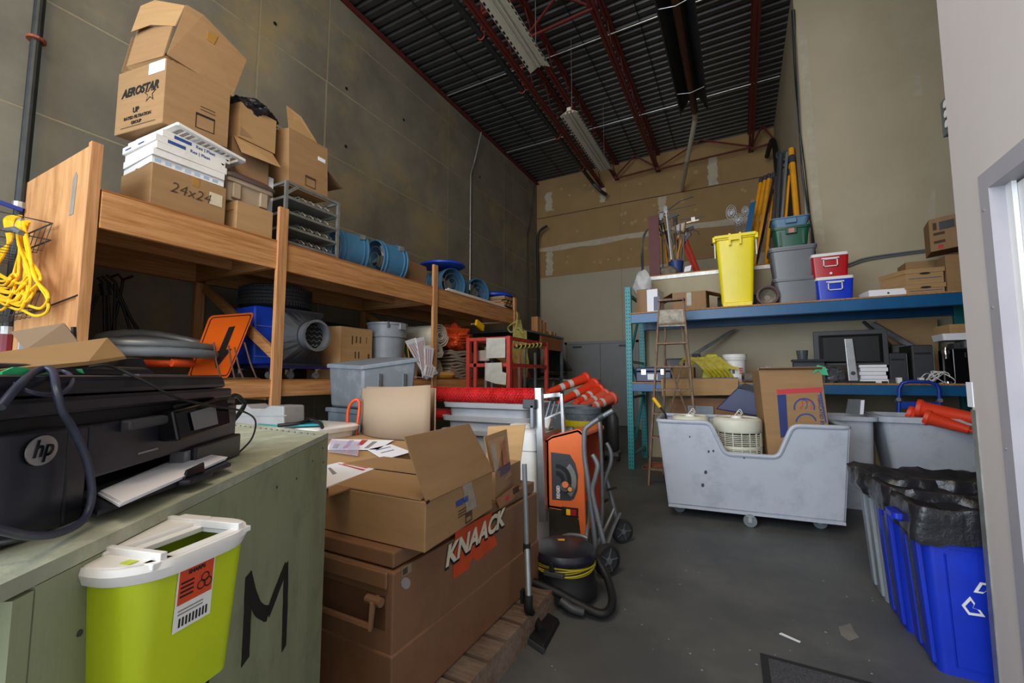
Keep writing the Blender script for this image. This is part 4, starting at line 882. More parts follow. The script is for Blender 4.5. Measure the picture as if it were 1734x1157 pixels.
part('core_bar', MB().tube([A(872, 588, X=X1 + .07), A(918, 584, X=X1 + .07)], .022, 8), black, T, w=True)
a, b = A(872, 588, X=X1 + .07), A(918, 584, X=X1 + .07)
part('twist_strand', MB().tube([a.lerp(b, i / 70) + V((.03 * math.cos(i * .6), 0, .03 * math.sin(i * .6))) for i in range(71)], .013, 6), ropem, T, w=True, smooth=True)
# ---------------------------------------------------------------- pallet rack
RY0, RY1, RX0, RX1 = 6.05, 7.06, -1.36, 2.33
T = thing('pallet_rack', 'pallet rack with teal perforated uprights and wide blue beams', 'rack', (.5, 6.5, 0))
for x in (RX0, RX1):
    for y in (RY0, RY1 - .08):
        u = part('upright', MB().box(x - .04, x + .04, y, y + .07, 0, 2.52), teal, T, w=True, bevel=.003)
        if x == RX0:
            mb = MB()
            for k in range(48):
                for s in (-.018, .018):
                    z = .05 + k * .0508; mb.prism([(x + s - .007, y - .0012, z + .008), (x + s + .007, y - .0012, z + .008), (x + s + .003, y - .0012, z - .01), (x + s - .003, y - .0012, z - .01)], (0, .0011, 0))
            part('punched_holes', mb, black, T, w=True, kind='stuff')
    for z in (.15, .95, 1.45, 2.4): part('frame_strut', MB().box(x - .02, x + .02, RY0 + .07, RY1 - .08, z, z + .035), teal, T, w=True)
    for (z0, z1) in ((.15, .95), (1.45, .98), (1.48, 2.4)): part('frame_brace', MB().bar((x, RY0 + .06, z0 + .02), (x, RY1 - .07, z1 + .02), .03, .03), teal, T, w=True)
for y in (RY0 - .02, RY1 - .06):
    for (z0, z1) in ((1.995, 2.125), (1.055, 1.165)):
        part('beam', MB().box(RX0 + .04, RX1 - .04, y, y + .05, z0, z1), rackb, T, w=True, bevel=.006)
        part('beam_step', MB().box(RX0 + .04, RX1 - .04, y + (.05 if y < 6.5 else -.02), y + (.07 if y < 6.5 else 0), z0, z1 - .03), rackb, T, w=True)
for z in (2.126, 1.166):
    for k in range(3): part('deck_board', MB().box(RX0 + .03 + k * 1.21, RX0 + .03 + (k + 1) * 1.21 - .004, RY0 - .02, RY1 - .01, z, z + .018), chip, T, w=True)
R2, R1 = 2.1455, 1.1855
# items on the top level
T = boxlean('tall white carton with dark label at the left end of the rack', (-1.12, 6.16, R2), (.15, -.02, 0), (.04, .3, 0), (0, 0, .33), paper)
frame_ = MB().prism([A(1107, 503, Y=6.125), A(1117, 502, Y=6.125), A(1117, 525, Y=6.125), A(1107, 526, Y=6.125)], (0, -.002, 0)); part('dark_label', frame_, navy, T, w=True)
solo('fibreboard_sheet', MB().box(-1.29, -1.13, 6.32, 6.37, R2, 2.52), cb3, 'beige panel standing behind the white carton', 'panel')
solo('white_plastic_sack', blob((-1.25, 6.62, 2.62), .16, .8, .8, 1.5, .35, 2, 3, 5), mat('sack_white', '#BFBFBE', .5, bump=.3), 'crumpled white plastic sack hanging at the rack corner', 'sack', smooth=True)
T = carton('brown cardboard box with side flaps open behind the ladder top', (-.78, 6.15, R2), (.42, 0, 0), (.02, .36, 0), .25, cb3, flaps=((2, -.45, .2), (3, -.3, .17)), tapef=0)
part('clear_tape', MB().box(-.60, -.54, 6.147, 6.149, R2 + .06, R2 + .24), cleartape, T, w=True)
T = thing('wheeled_bin', 'bright yellow wheeled bin without lid on the pallet rack', 'bin', (0, 6.4, R2), .02)
part('bin_body', MB().loft([rr(.36, .42, .04, .05), rr(.37, .44, .045, .12), rr(.45, .54, .05, .88), rr(.50, .58, .05, .885), rr(.50, .58, .05, .93), rr(.44, .52, .05, .93), rr(.33, .38, .04, .08)]), yel, T, smooth=True)
part('base_lip', MB().box(-.17, .17, -.24, -.1, 0, .07), yel, T, bevel=.01)
for x in (-.14, -.07, 0, .07, .14): part('base_rib', MB().box(x - .012, x + .012, -.25, -.238, .005, .06), yel, T)
part('hinge_bar', MB().box(-.24, .24, -.315, -.28, .9, .94), yel, T, bevel=.006)
for x in (-.06, .06): part('hinge_lug', MB().box(x - .012, x + .012, -.32, -.25, .80, .95), yel, T)
part('hinge_bridge', MB().box(-.05, .05, -.325, -.285, .86, .9), yel, T)
for s in (-1, 1):
    part('rim_handle', MB().box(s * .225, s * .262, -.3, -.2, .86, .93), yel, T, bevel=.006)
    part('wheel', MB().cyl((s * .19, .1, .1), (s * .235, .1, .1), .1, n=24), rubber, T, smooth=True)
    part('corner_drop', MB().box(s * .23, s * .245, -.24, -.2, .66, .86), cream, T)
part('axle', MB().cyl((-.24, .1, .1), (.24, .1, .1), .01, n=8), dkgrey, T)
T = thing('cable_reel', 'dark red round reel lying on its side beside the yellow bin', 'reel', (.34, 6.25, R2))
q = lambda y: Matrix.Translation((0, y, .125)) @ Matrix.Rotation(-PI / 2, 4, 'X')
mr = mat('dark_maroon', '#4A1A1C', .5)
part('reel_ring', MB().lathe([(.125, 0), (.125, .1), (.1, .1), (.1, .0), (.125, 0)], 28, q(-.08), False, False), mr, T, smooth=True)
part('reel_lining', MB().lathe([(.099, .0), (.095, .1), (.03, .16)], 28, q(-.06), False, True), mat('lining', '#8D8472', .6, var=.3, scale=20), T, smooth=True)
part('reel_foot', MB().box(-.07, .07, -.07, .02, 0, .03), mr, T)
def tote(label, c, w_, d_, h_, m, lid=None, group=None, rz=0):
    T = thing('storage_tote', label, 'tote', c, rz, group=group)
    part('tote_body', MB().loft([rr(w_ * .8, d_ * .8, .04, 0), rr(w_ * .94, d_ * .94, .05, h_ * .86), rr(w_, d_, .05, h_ * .88), rr(w_, d_, .05, h_ * .97)]), m, T, smooth=True)
    part('tote_rim', MB().loft([rr(w_ * 1.03, d_ * 1.03, .05, h_ * .93), rr(w_ * 1.03, d_ * 1.03, .05, h_), rr(w_ * .96, d_ * .96, .05, h_)]), lid or m, T, smooth=True)
    return T
G = 'grey totes stacked on the pallet rack'
tote('lower grey tote of the stack left of the coolers', (.66, 6.42, R2), .5, .42, .33, totem, group=G)
tote('upper grey tote of the stack, beneath the green tote', (.63, 6.42, R2 + .332), .5, .42, .39, totem, group=G)
T = tote('dark green tote with handle grip on top of the grey totes', (.63, 6.42, R2 + .724), .41, .36, .26, gtote)
part('tote_grip', MB().box(-.06, .06, -.2, -.17, .16, .23), gtote, T, bevel=.008)
for x in (-.12, .12): part('tote_rib', MB().box(x - .012, x + .012, -.178, -.165, .02, .2), gtote, T)
part('maker_sticker', MB().prism([(-.03, -.202, .17), (.03, -.202, .17), (.03, -.202, .225), (-.03, -.202, .225)], (0, -.001, 0)), mat('sticker', '#C77A72', .6), T)
T = tote('blue grey tote nested in the dark green tote', (.63, 6.42, R2 + .99), .42, .37, .115, btote)
part('tote_grip', MB().box(-.06, .06, -.205, -.18, .03, .09), btote, T, bevel=.006)
def cooler(label, c, m, drain):
    T = thing('cooler', label, 'cooler', c, group='picnic coolers stacked on the rack')
    part('cooler_body', MB().loft([rr(.33, .26, .03, 0), rr(.36, .30, .03, .25)]), m, T, smooth=True)
    part('cooler_lid', MB().loft([rr(.365, .305, .03, .25), rr(.37, .31, .03, .262), rr(.36, .30, .03, .285)]), white, T, smooth=True)
    mb = MB().box(-.07, .07, -.166, -.152, .205, .215).box(-.07, -.06, -.166, -.152, .12, .215).box(.06, .07, -.166, -.152, .12, .215).box(-.07, .07, -.166, -.152, .12, .13).box(-.085, .085, -.17, -.15, .212, .226)
    part('carry_handle', mb, white, T)
    if drain: part('drain_plug', MB().cyl((0, -.14, .04), (0, -.155, .04), .014, n=12), white, T)
cooler('blue picnic cooler with white handle standing on the rack', (1.02, 6.3, R2), bluec, False)
cooler('red picnic cooler with white lid on the blue cooler', (.99, 6.31, R2 + .286), redc, True)
T = carton('low white box with a round hole on the pallet rack', (1.33, 6.17, R2), (.34, .01, 0), (-.04, .28, 0), .09, paper, tapef=0)
part('finger_hole', MB().cyl((1.5, 6.173, R2 + .045), (1.5, 6.168, R2 + .045), .01, n=12), black, T, w=True)
def banker(label, z, h):
    T = carton(label, (1.66, 6.17, z), (.31, .0, 0), (-.16, .3, 0), h, cb2, group='file boxes with hand slots', tapef=0, name='file_box')
    part('lid', MB().hexa([(1.652, 6.162, z + h - .045), (1.978, 6.162, z + h - .045), (1.815, 6.475, z + h - .045), (1.495, 6.475, z + h - .045)], [(1.652, 6.162, z + h + .003), (1.978, 6.162, z + h + .003), (1.815, 6.475, z + h + .003), (1.495, 6.475, z + h + .003)]), cb2, T, w=True)
    part('hand_slot', MB().prism([(1.815 + .045 * math.cos(a), 6.1615, z + h * .68 + .012 * math.sin(a)) for a in [i * PI / 6 for i in range(12)]], (0, -.001, 0)), black, T, w=True)
    part('printed_line', MB().box(1.68, 1.95, 6.168, 6.1695, z + h * .36, z + h * .36 + .006), prb, T, w=True)
banker('lower file box with hand slot and blue line on the rack', R2, .115)
banker('upper file box with hand slot stacked on the lower one', R2 + .12, .165)
T = carton('tall narrow cardboard box with green tree print', (1.99, 6.17, R2), (.26, 0, 0), (.0, .3, 0), .41, cb)
part('printed_tree', MB().prism([(2.12, 6.1685, R2 + .3), (2.15, 6.1685, R2 + .22), (2.125, 6.1685, R2 + .03), (2.10, 6.1685, R2 + .22)], (0, -.001, 0)), prg, T, w=True)
T = carton('cardboard box with green arrow peeking behind the file boxes', (1.78, 6.6, R2), (.3, 0, 0), (0, .3, 0), .46, cb)
T = carton('tilted printed cardboard box at the top of the right pile', (1.89, 6.2, R2 + .465), (.5, -.08, .06), (.05, .32, 0), .36, cb3)
dd = V((.5, -.08, .06)).normalized(); oo = V((1.89, 6.2, R2 + .465)) + V((0, -.001, 0))
for (a, b, z0, z1, m_) in ((.03, .06, .23, .31, prn), (.08, .2, .22, .31, dkgrey), (.24, .31, .2, .32, prg), (.03, .12, .17, .2, prn), (.03, .12, .08, .11, prn), (.06, .1, .02, .06, prr)):
    part('printed_mark', MB().prism([oo + dd * a + ZZ * z0, oo + dd * b + ZZ * z0, oo + dd * b + ZZ * z1, oo + dd * a + ZZ * z1], (0, -.001, 0)), m_, T, w=True)
part('hang_tag', MB().prism([oo + dd * .34 + ZZ * .34, oo + dd * .45 + ZZ * .34, oo + dd * .46 + ZZ * .05, oo + dd * .38 + ZZ * .04], (0, -.004, 0)), mat('tag_pink_white', '#CDBFC2', .6), T, w=True)
T = thing('spray_bottle', 'clear bottle with green cap on the tilted printed box', 'bottle', (2.2, 6.3, R2 + .9))
part('bottle_body', MB().lathe([(.03, 0), (.035, .1), (.015, .14)], 14), mat('bottle_clear', '#A9BDB4', .2), T, smooth=True)
part('bottle_cap', MB().box(-.04, .03, -.02, .02, .14, .18), prg, T)
T = thing('waste_basket', 'dark tapered waste bin with red rim at the right end of the rack', 'bin', (2.27, 6.14, R2))
part('basket_body', MB().hexa([(-.02, -.06, 0), (.15, -.06, 0), (.15, .2, 0), (-.02, .2, 0)], [(-.10, -.08, .42), (.2, -.08, .47), (.2, .25, .47), (-.10, .25, .42)]), dkgrey, T)
part('red_rim', MB().bar((-.12, -.09, .43), (.2, -.09, .48), .02, .035), redc, T)
# low room roof: posts, tools, poles
T = thing('maroon_post', 'upright maroon steel post on the low roof', 'post', A(1108, 462, Y=7.35))
a, b = A(1101, 367, Y=7.35), A(1110, 464, Y=7.35)
part('post_shaft', MB().box(a.x - .03, a.x + .12, 7.32, 7.42, 2.903, a.z), mat('maroon', '#5E2A2C', .6), T, w=True)
part('post_lip', MB().box(a.x + .12, a.x + .14, 7.31, 7.34, 2.903, a.z - .02), mat('maroon', '#5E2A2C', .6), T, w=True)
def stick(T, name, p, q, Y0_, Y1_, r, m): return part(name, MB().tube([A(p[0], p[1], Y=Y0_), A(q[0], q[1], Y=Y1_)], r, 7), m, T, w=True)
T = thing('tool_bucket', 'small blue bucket holding the upright tools', 'bucket', A(1146, 463, Y=7.6))
a = A(1145, 456, Y=7.6); part('bucket_body', MB().lathe([(.075, 0), (.12, .29), (.105, .29), (.06, .02)], 18, TM((a.x, 7.6, 2.903))), mat('bucket_blue', '#27407E', .5), T, w=True, smooth=True)
part('bucket_bail', MB().tube(arc((a.x, 7.6, 3.19), .115, PI, 2 * PI, 10), .006, 6), dkgrey, T, w=True)
tools = [('garden rake with long flat head sticking up', (1141, 452), (1131, 356), 'rake', galv), ('thin white pole standing in the tool bucket', (1137, 440), (1127, 352), 'pole', white), ('shovel with grey blade beside the white pole', (1148, 452), (1152, 380), 'shovel', ladw),
         ('wooden handled hoe leaning right', (1143, 452), (1160, 378), 'hoe', fibre), ('wooden handle bundle with dark head', (1150, 450), (1162, 370), 'mop', ladw), ('dark handled scraper leaning left', (1140, 450), (1120, 364), 'scraper', black), ('wooden tool handle in the middle of the bucket', (1146, 450), (1143, 372), 'broom', ladw)]
for lb, p, q, cat, m in tools:
    T = thing('long_tool', lb, cat, A(p[0], p[1], Y=7.6), group='long tools standing in the blue bucket')
    stick(T, 'shaft', p, q, 7.6, 7.75, .012, m)
    e = A(q[0], q[1], Y=7.75)
    if cat == 'rake': part('rake_head', MB().bar(e + V((-.15, 0, -.02)), e + V((.45, 0, .02)), .012, .012).tube([e, e + V((.2, 0, .12)), e + V((.42, 0, .16))], .008, 6), dkgrey, T, w=True)
    elif cat == 'shovel': part('blade', MB().prism([e + V((-.08, 0, 0)), e + V((.08, 0, .02)), e + V((.09, 0, -.2)), e + V((0, 0, -.26)), e + V((-.07, 0, -.2))], (0, .01, 0)), steel, T, w=True)
    elif cat == 'hoe': part('hoe_head', MB().bar(e, e + V((.22, 0, .02)), .01, .02).box(e.x + .1, e.x + .16, e.y - .01, e.y + .01, e.z, e.z + .08), galv, T, w=True)
    elif cat == 'mop': part('head', MB().bar(e + V((-.1, 0, 0)), e + V((.3, 0, -.01)), .012, .02), dkgrey, T, w=True)
    else: part('head', MB().box(e.x - .03, e.x + .03, e.y - .02, e.y + .02, e.z - .1, e.z + .02), steel if cat != 'broom' else black, T, w=True)
for i in range(14):
    px, tx_, ty = 1122 + random.uniform(0, 40), 1112 + i * 4.2, random.uniform(362, 400); m = [ladw, black, dkgrey, fibre, iron, steel][i % 6]; y1_ = random.uniform(7.55, 7.95)
    T = thing('long_tool', (['leftmost ', 'middle ', 'rightmost '] if i % 6 < 2 else ['left hand ', 'right hand '])[i // 6] + ['wooden handle', 'black handle', 'dark grey handle', 'yellow orange handle', 'rusty rod', 'grey metal rod'][i % 6] + ' in the tangle of tools on the low roof', 'tool', A(px, 458, Y=7.6), group='tangled tools on the low roof')
    lo = A(px, 458, Y=7.7); lo.z = 2.92
    part('shaft', MB().tube([lo, A(tx_, ty, Y=y1_)], random.uniform(.008, .014), 7), m, T, w=True)
    e_ = A(tx_, ty, Y=y1_)
    if i % 3 == 0: part('head', MB().bar(e_ + V((-.07, 0, -.03)), e_ + V((.12, 0, .03)), .03, .05), dkgrey, T, w=True)
    elif i % 3 == 1: part('head', MB().tube([e_, e_ + V((.06, 0, .04)), e_ + V((.14, 0, .0)), e_ + V((.16, 0, -.06))], .007, 6), dkgrey, T, w=True)
for i, (c0, c1) in enumerate((((1160, 400), (1184, 462)), ((1156, 410), (1178, 462)))):
    solo('red_strut', MB().bar(A(*c0, Y=7.7), A(*c1, Y=7.5), .035, .035), redp, ['red leaning strut right of the tool bucket, outer one', 'red leaning strut right of the tool bucket, inner one'][i], 'strut')
solo('dark_tool_head', MB().prism([A(1155, 405, Y=7.65), A(1168, 392, Y=7.65), A(1170, 398, Y=7.65), A(1158, 412, Y=7.65)], (0, .03, 0)), dkgrey, 'dark angled scoop head beside the red struts', 'scoop')
solo('boulder_sack', blob((A(1128, 453, Y=7.5).x, 7.5, 3.0), .17, 1.15, .8, .62, .18, 2, 4, 9, -.58), mat('sack_grey', '#7C7464', .9, var=.15, scale=20), 'rounded grey sack in front of the tool bucket', 'sack', smooth=True)
solo('small_white_card', MB().prism([A(1160, 452, Y=7.3), A(1171, 449, Y=7.3), A(1169, 459, Y=7.3), A(1158, 461, Y=7.3)], (0, .01, 0)), paper, 'small white card lying on the low roof', 'card')
T = thing('wire_coil', 'loose dark cable loops hanging left of the maroon post', 'cable', (-1.3, 7.4, 2.9))
for i in range(4):
    part('cable_loop', MB().tube(bez([A(1100, 385, Y=7.35), A(1092 - i, 400, Y=7.3), A(1086 + i, 430, Y=7.25), A(1087 + i, 460, Y=7.12), A(1088 + i * 1.5, 490, Y=7.1)], 6), .007, 6), dkgrey, T, w=True)
T = thing('yellow_hose_clump', 'yellow cord clump behind the maroon post', 'cord', (-1.0, 7.8, 2.903))
for i in range(4):
    c = A(1119, 440, Y=7.8); c.z = 3.035; part('cord_loop', MB().tube([c + V((.05 * math.cos(a) + .01 * i, .01 * i, .12 * math.sin(a))) for a in [k * PI / 8 for k in range(16)]], .009, 6, closed=True), yelc, T, w=True)
T = thing('cage_fan', 'pair of chrome cage fans behind the yellow bin', 'fan', (-.02, 7.6, 2.9))
for (px, py, r) in ((1238, 360, .12), (1250, 372, .1), (1262, 358, .08)):
    c = A(px, py, Y=7.6)
    for k in (1, .7, .4): part('cage_ring', MB().tube([c + V((r * k * .6 * math.cos(a), (1 - k) * -.04, r * k * math.sin(a))) for a in [i * PI / 10 for i in range(20)]], .006, 5, closed=True), steel, T, w=True)
    part('reflector', MB().lathe([(.02, -.02), (r * .5, 0)], 16, Matrix.Translation(c) @ Matrix.Rotation(PI / 2, 4, 'X')), steel, T, w=True)
for k in range(5): part('stem', MB().tube([A(1244 + k * 5, 375, Y=7.6), A(1255 + k * 4, 420, Y=7.5), (A(1255 + k * 4, 460, Y=7.5))], .009, 6), steel, T, w=True)
solo('blue_brush_board', MB().prism([A(1270, 345, Y=7.55), A(1280, 340, Y=7.55), A(1272, 392, Y=7.45), A(1262, 395, Y=7.45)], (0, .04, 0)), rackb, 'blue narrow board standing behind the yellow bin', 'board')
poles = [('leftmost yellow pole of the leaning group, behind the yellow bin', (1262, 440), (1288, 310), fibre, .028), ('second yellow pole of the leaning group', (1270, 445), (1295, 306), fibre, .028), ('third yellow pole of the leaning group', (1280, 450), (1302, 303), fibre, .028),
         ('silver pole at the right edge of the leaning group', (1280, 458), (1310, 301), glassc, .028), ('yellow pole half hidden behind the silver one', (1298, 455), (1308, 330), fibre, .03)]
for lb, p, q, m, r in poles:
    T = thing('long_pole', lb, 'pole', A(p[0], p[1], Y=7.45), group='long poles leaning in the corner')
    part('shaft', MB().tube([V((A(p[0], 459, Y=7.45).x, 7.45, 2.935)), A(q[0], q[1], Y=8.3)], r, 8), m, T, w=True)
    e = A(q[0], q[1], Y=8.3); part('pole_tip', MB().cyl(e, e + V((.01, .02, .09)), r * 1.15, n=8), dkgrey, T, w=True)
poles2 = [('thick yellow pole upright against the corner, left of a pair', (1352, 385), (1350, 250), fibre, .04), ('thick yellow pole upright against the corner, right of a pair', (1362, 385), (1358, 252), fibre, .035),
          ('thin yellow pole rising from the blue grey tote', (1325, 390), (1334, 278), fibre, .018), ('thin yellow pole beside the thin one rising from the tote', (1330, 390), (1338, 276), fibre, .018), ('thin brown pole leaning across the dark ones', (1332, 390), (1349, 300), ladw, .016),
          ('dark grey channel leaning in the corner, leftmost', (1312, 455), (1322, 262), dkgrey, .045), ('dark metal ladder rail leaning in the corner', (1318, 440), (1333, 258), steel, .022), ('wide black board leaning in the corner', (1340, 400), (1343, 262), black, .05), ('brown board leaning behind the green tote', (1305, 458), (1318, 300), mat('dull_purple_brown', '#4A3D3C', .7), .05)]
for i, (lb, p, q, m, r) in enumerate(poles2):
    y0_ = 7.36 + .1 * (i % 3); x1_ = .9 - r - .02
    T = thing('long_pole', lb, 'pole', A(p[0], p[1], Y=y0_), group='long poles leaning in the corner')
    a_, b_ = A(p[0], p[1], Y=y0_), A(q[0], q[1], Y=7.75 + .1 * (i % 3)); a_.z = 2.95 if p[1] > 430 else a_.z; b_.x = min(b_.x, x1_); a_.x = min(a_.x, x1_ - .0)
    if a_.z > 2.951:
        s_ = (a_.z - 2.95) / (b_.z - a_.z); a_ = a_ + (a_ - b_) * s_; a_.y = max(a_.y, 7.33)
    part('shaft', MB().tube([a_, b_], r, 8), m, T, w=True)
    if m in (fibre,): part('pole_band', MB().cyl(a_.lerp(b_, .86), a_.lerp(b_, .93), r * 1.1, n=8), dkgrey, T, w=True)
T = thing('chain_hoist', 'dark rigging hooks hanging at the pole tops in the corner', 'hooks', A(1330, 280, Y=8.2))
for i in range(6): part('hook', MB().tube(arc(A(1322 + i * 4, 262 + (i % 3) * 8, Y=8.1), .06, 0, 1.6 * PI, 10), .014, 6), dkgrey, T, w=True)
# ---------------------------------------------------------------- rack, lower level
T = thing('tool_box', 'dark blue plastic tool box with silver latches on the rack', 'tool box', (-1.08, 6.3, R1))
part('box_base', MB().box(-.22, .25, -.12, .12, 0, .14), navy, T, bevel=.01)
part('box_lid', MB().box(-.225, .255, -.125, .125, .142, .2), navy, T, bevel=.015)
for x in (-.11, .15): part('latch', MB().box(x - .03, x + .03, -.135, -.125, .1, .17), glassc, T)
part('white_label', MB().box(-.06, .07, -.1215, -.1205, .03, .11), paper, T)
part('carry_handle', MB().box(-.1, .12, -.02, .02, .2, .215), navy, T, bevel=.005)
T = thing('straps_heap', 'heap of yellow ratchet straps spilling on a yellow bag', 'straps', (-.4, 6.35, R1))
part('yellow_bag', MB().hexa([(-.42 - .05, 6.25, R1), (-.18, 6.22, R1), (-.2, 6.5, R1), (-.45, 6.5, R1)], [(-.40, 6.33, 1.56), (-.26, 6.31, 1.56), (-.26, 6.4, 1.56), (-.40, 6.42, 1.56)]), mat('bag_yellow_green', '#B9B82A', .5, bump=.2), T, w=True, bevel=.02)
for i in range(9):
    x = -.72 + .05 * i; pts = bez([(x, 6.2, 1.42 + .03 * (i % 3)), (x + .08, 6.15, 1.5), (x + .2, 6.16, 1.47 - .01 * i), (x + .3, 6.16, 1.36), (x + .38, 6.2, 1.25)][: 5 if i < 6 else 4], 5)
    mb = MB()
    for k in range(len(pts) - 1): mb.bar(pts[k], pts[k + 1], .004, .035)
    part('strap', mb, mat('strap_yellow', '#B3A21C', .6, var=.2, scale=20), T, w=True)
part('ratchet', MB().box(-.9, -.66, 6.2, 6.3, R1 + .2, R1 + .32), dkgrey, T, w=True, bevel=.02)
part('ratchet', MB().box(-.56, -.46, 6.2, 6.28, 1.5, 1.56), black, T, w=True, bevel=.01)
part('support_box', MB().box(-.85, -.55, 6.25, 6.5, R1, R1 + .2), cb_in, T, w=True)
T = thing('white_bucket', 'white plastic bucket with label print on the rack', 'bucket', (-.06, 6.35, R1 + .06))
part('bucket_body', MB().lathe([(.115, -.06), (.135, .24), (.145, .24), (.145, .3), (.135, .3), (.13, .26), (.11, -.04)], 28), white, T, smooth=True)
for z in (.225, .26): part('rim_ring', MB().tube([(.147 * math.cos(a), .147 * math.sin(a), z) for a in [i * PI / 14 for i in range(28)]], .004, 5, closed=True), white, T)
part('printed_block', MB().box(-.03, .0, -.128, -.121, .05, .1), dkgrey, T)
for k in range(3): part('printed_line', MB().box(.05, .09, -.122, -.108, .05 + k * .03, .065 + k * .03), prr, T)
part('wire_bail', MB().tube(bez([(-.14, -.02, .2), (-.12, -.1, .12), (-.04, -.145, .09)], 5), .003, 5), steel, T)
T = thing('silver_tubes', 'pair of silver tubes leaning diagonally up to the upper beam', 'tubes', (-.5, 6.5, R1))
for i in range(3): part('tube', MB().tube([A(1158 + i * 2, 609 + i, Y=6.6), A(1238 + i * 4, 560 - i, Y=6.95)], .011, 8), galv, T, w=True)
solo('carpet_roll', MB().loft([[(.07 + .06 * k * 0 + (0 if k == 0 else .27), 6.1 + .07 * math.cos(a) + .05 * k, R1 + .065 + .065 * math.sin(a)) for a in [i * PI / 10 for i in range(20)]] for k in (0, 1)]), mat('carpet_grey', '#7A6E62', .9, var=.15, scale=30), 'small grey brown carpet roll beside the white bucket', 'roll', smooth=True) if False else None
T = thing('carpet_roll', 'small grey brown roll lying beside the white bucket', 'roll', (.16, 6.12, R1))
cr = mat('carpet_grey', '#7A6E62', .9, var=.15, scale=30)
part('roll_body', MB().cyl((.03, 6.1, R1 + .062), (.33, 6.2, R1 + .062), .06, n=20), cr, T, w=True, smooth=True)
part('roll_core', MB().cyl((.026, 6.0985, R1 + .062), (.034, 6.101, R1 + .062), .026, n=14), black, T, w=True)
solo('plastic_wrap', blob((.3, 6.4, R1 + .1), .11, 1, .8, .9, .4, 3, 4, 2, -.85), mat('wrap', '#A69C92', .25, bump=.4), 'crumpled clear plastic wrap behind the roll', 'wrap', smooth=True)
T = thing('cardboard_sheet', 'long tan cardboard sheet hanging over the lower rack beam', 'cardboard sheet', (-.35, 5.98, 1.0))
c = [A(1119, 642, Y=5.98), A(1250, 641, Y=5.98), A(1250, 669, Y=5.98), A(1121, 671, Y=5.98)]; part('sheet', MB().prism(c, (0, .02, 0)), cb2, T, w=True)
part('sheet_edge', MB().prism([c[0], c[1], c[1] + V((0, 0, .012)), c[0] + V((0, 0, .012))], (0, .2, 0)), dkgrey, T, w=True)
solo('brown_board', MB().box(-.86, .2, 6.12, 6.15, .62, .98), mat('brown_panel', '#8A6040', .7, var=.1, scale=3, stretch=(1, 8, 8)), 'wide brown board standing below the lower beam', 'board')
solo('framed_vent', MB().loft([[(x, 6.1, z) for x, z in ((-.62, .72), (-.32, .72), (-.32, .88), (-.62, .88))], [(x, 6.08, z) for x, z in ((-.62, .72), (-.32, .72), (-.32, .88), (-.62, .88))], [(x, 6.08, z) for x, z in ((-.6, .74), (-.34, .74), (-.34, .86), (-.6, .86))], [(x, 6.095, z) for x, z in ((-.6, .74), (-.34, .74), (-.34, .86), (-.6, .86))]]), steel, 'small grey framed panel on the brown board', 'frame')
# electronics
T = thing('monitor', 'large dark computer monitor seen from behind on a silver stand', 'monitor', (1.15, 6.25, R1))
x0_, x1_, z0_, z1_ = .80, 1.50, 1.385, 1.80
part('screen_shell', MB().box(x0_, x1_, 6.3, 6.34, z0_, z1_), dkgrey, T, w=True, bevel=.008)
part('rear_panel', MB().loft([[(x, y, z) for x, y, z in ((x0_ + .05, 6.3, z0_ + .03), (x1_ - .05, 6.3, z0_ + .03), (x1_ - .05, 6.3, z1_ - .05), (x0_ + .05, 6.3, z1_ - .05))], [(x, y, z) for x, y, z in ((x0_ + .09, 6.27, z0_ + .05), (x1_ - .09, 6.27, z0_ + .05), (x1_ - .09, 6.27, z1_ - .08), (x0_ + .09, 6.27, z1_ - .08))]]), black, T, w=True)
SC_ = part('stand_column', MB().hexa([(1.1, 6.2, R1 + .02), (1.19, 6.2, R1 + .02), (1.19, 6.24, R1 + .02), (1.1, 6.24, R1 + .02)], [(1.09, 6.24, 1.7), (1.17, 6.24, 1.7), (1.17, 6.27, 1.7), (1.09, 6.27, 1.7)]), alu, T, w=True, bevel=.006)
part('cable_hole', MB().cyl((1.145, 6.199, R1 + .11), (1.145, 6.203, R1 + .11), .022, n=16), dkgrey, SC_, w=True)
part('stand_foot', MB().box(.98, 1.32, 6.1, 6.36, R1, R1 + .018), black, T, w=True)
T = thing('keyboard', 'black keyboard lying on the rack before the monitor', 'keyboard', (.85, 6.2, R1 + .18)); part('case', MB().box(.56, .9, 6.12, 6.3, R1 + .25, R1 + .275), black, T, w=True)
part('support_box', MB().box(.58, .88, 6.2, 6.4, R1, R1 + .25), dkgrey, T, w=True)
T = thing('smoked_cup', 'small smoked plastic cup behind the keyboard', 'cup', (.7, 6.5, R1))
part('cup_body', MB().lathe([(.05, .25), (.065, .4), (.055, .4), (.045, .27)], 16), mat('smoked', '#4E5256', .2), T, smooth=True); part('riser', MB().box(-.08, .08, -.08, .08, 0, .25), black, T)
T = thing('paper_stack', 'stack of white paper reams beneath the monitor', 'paper stack', (1.35, 6.45, R1))
for k in range(5): part('ream', MB().box(1.22 + .01 * (k % 2), 1.48 - .01 * (k % 3), 6.3, 6.55, R1 + k * .044, R1 + k * .044 + .04), paper, T, w=True)
solo('bubble_wrap', blob((.95, 6.4, R1 + .08), .13, 1.1, .7, .8, .3, 4, 4, 8, -.8), mat('bubble', '#54565A', .2, bump=.6), 'dark crumpled plastic left of the monitor stand', 'wrap', smooth=True)
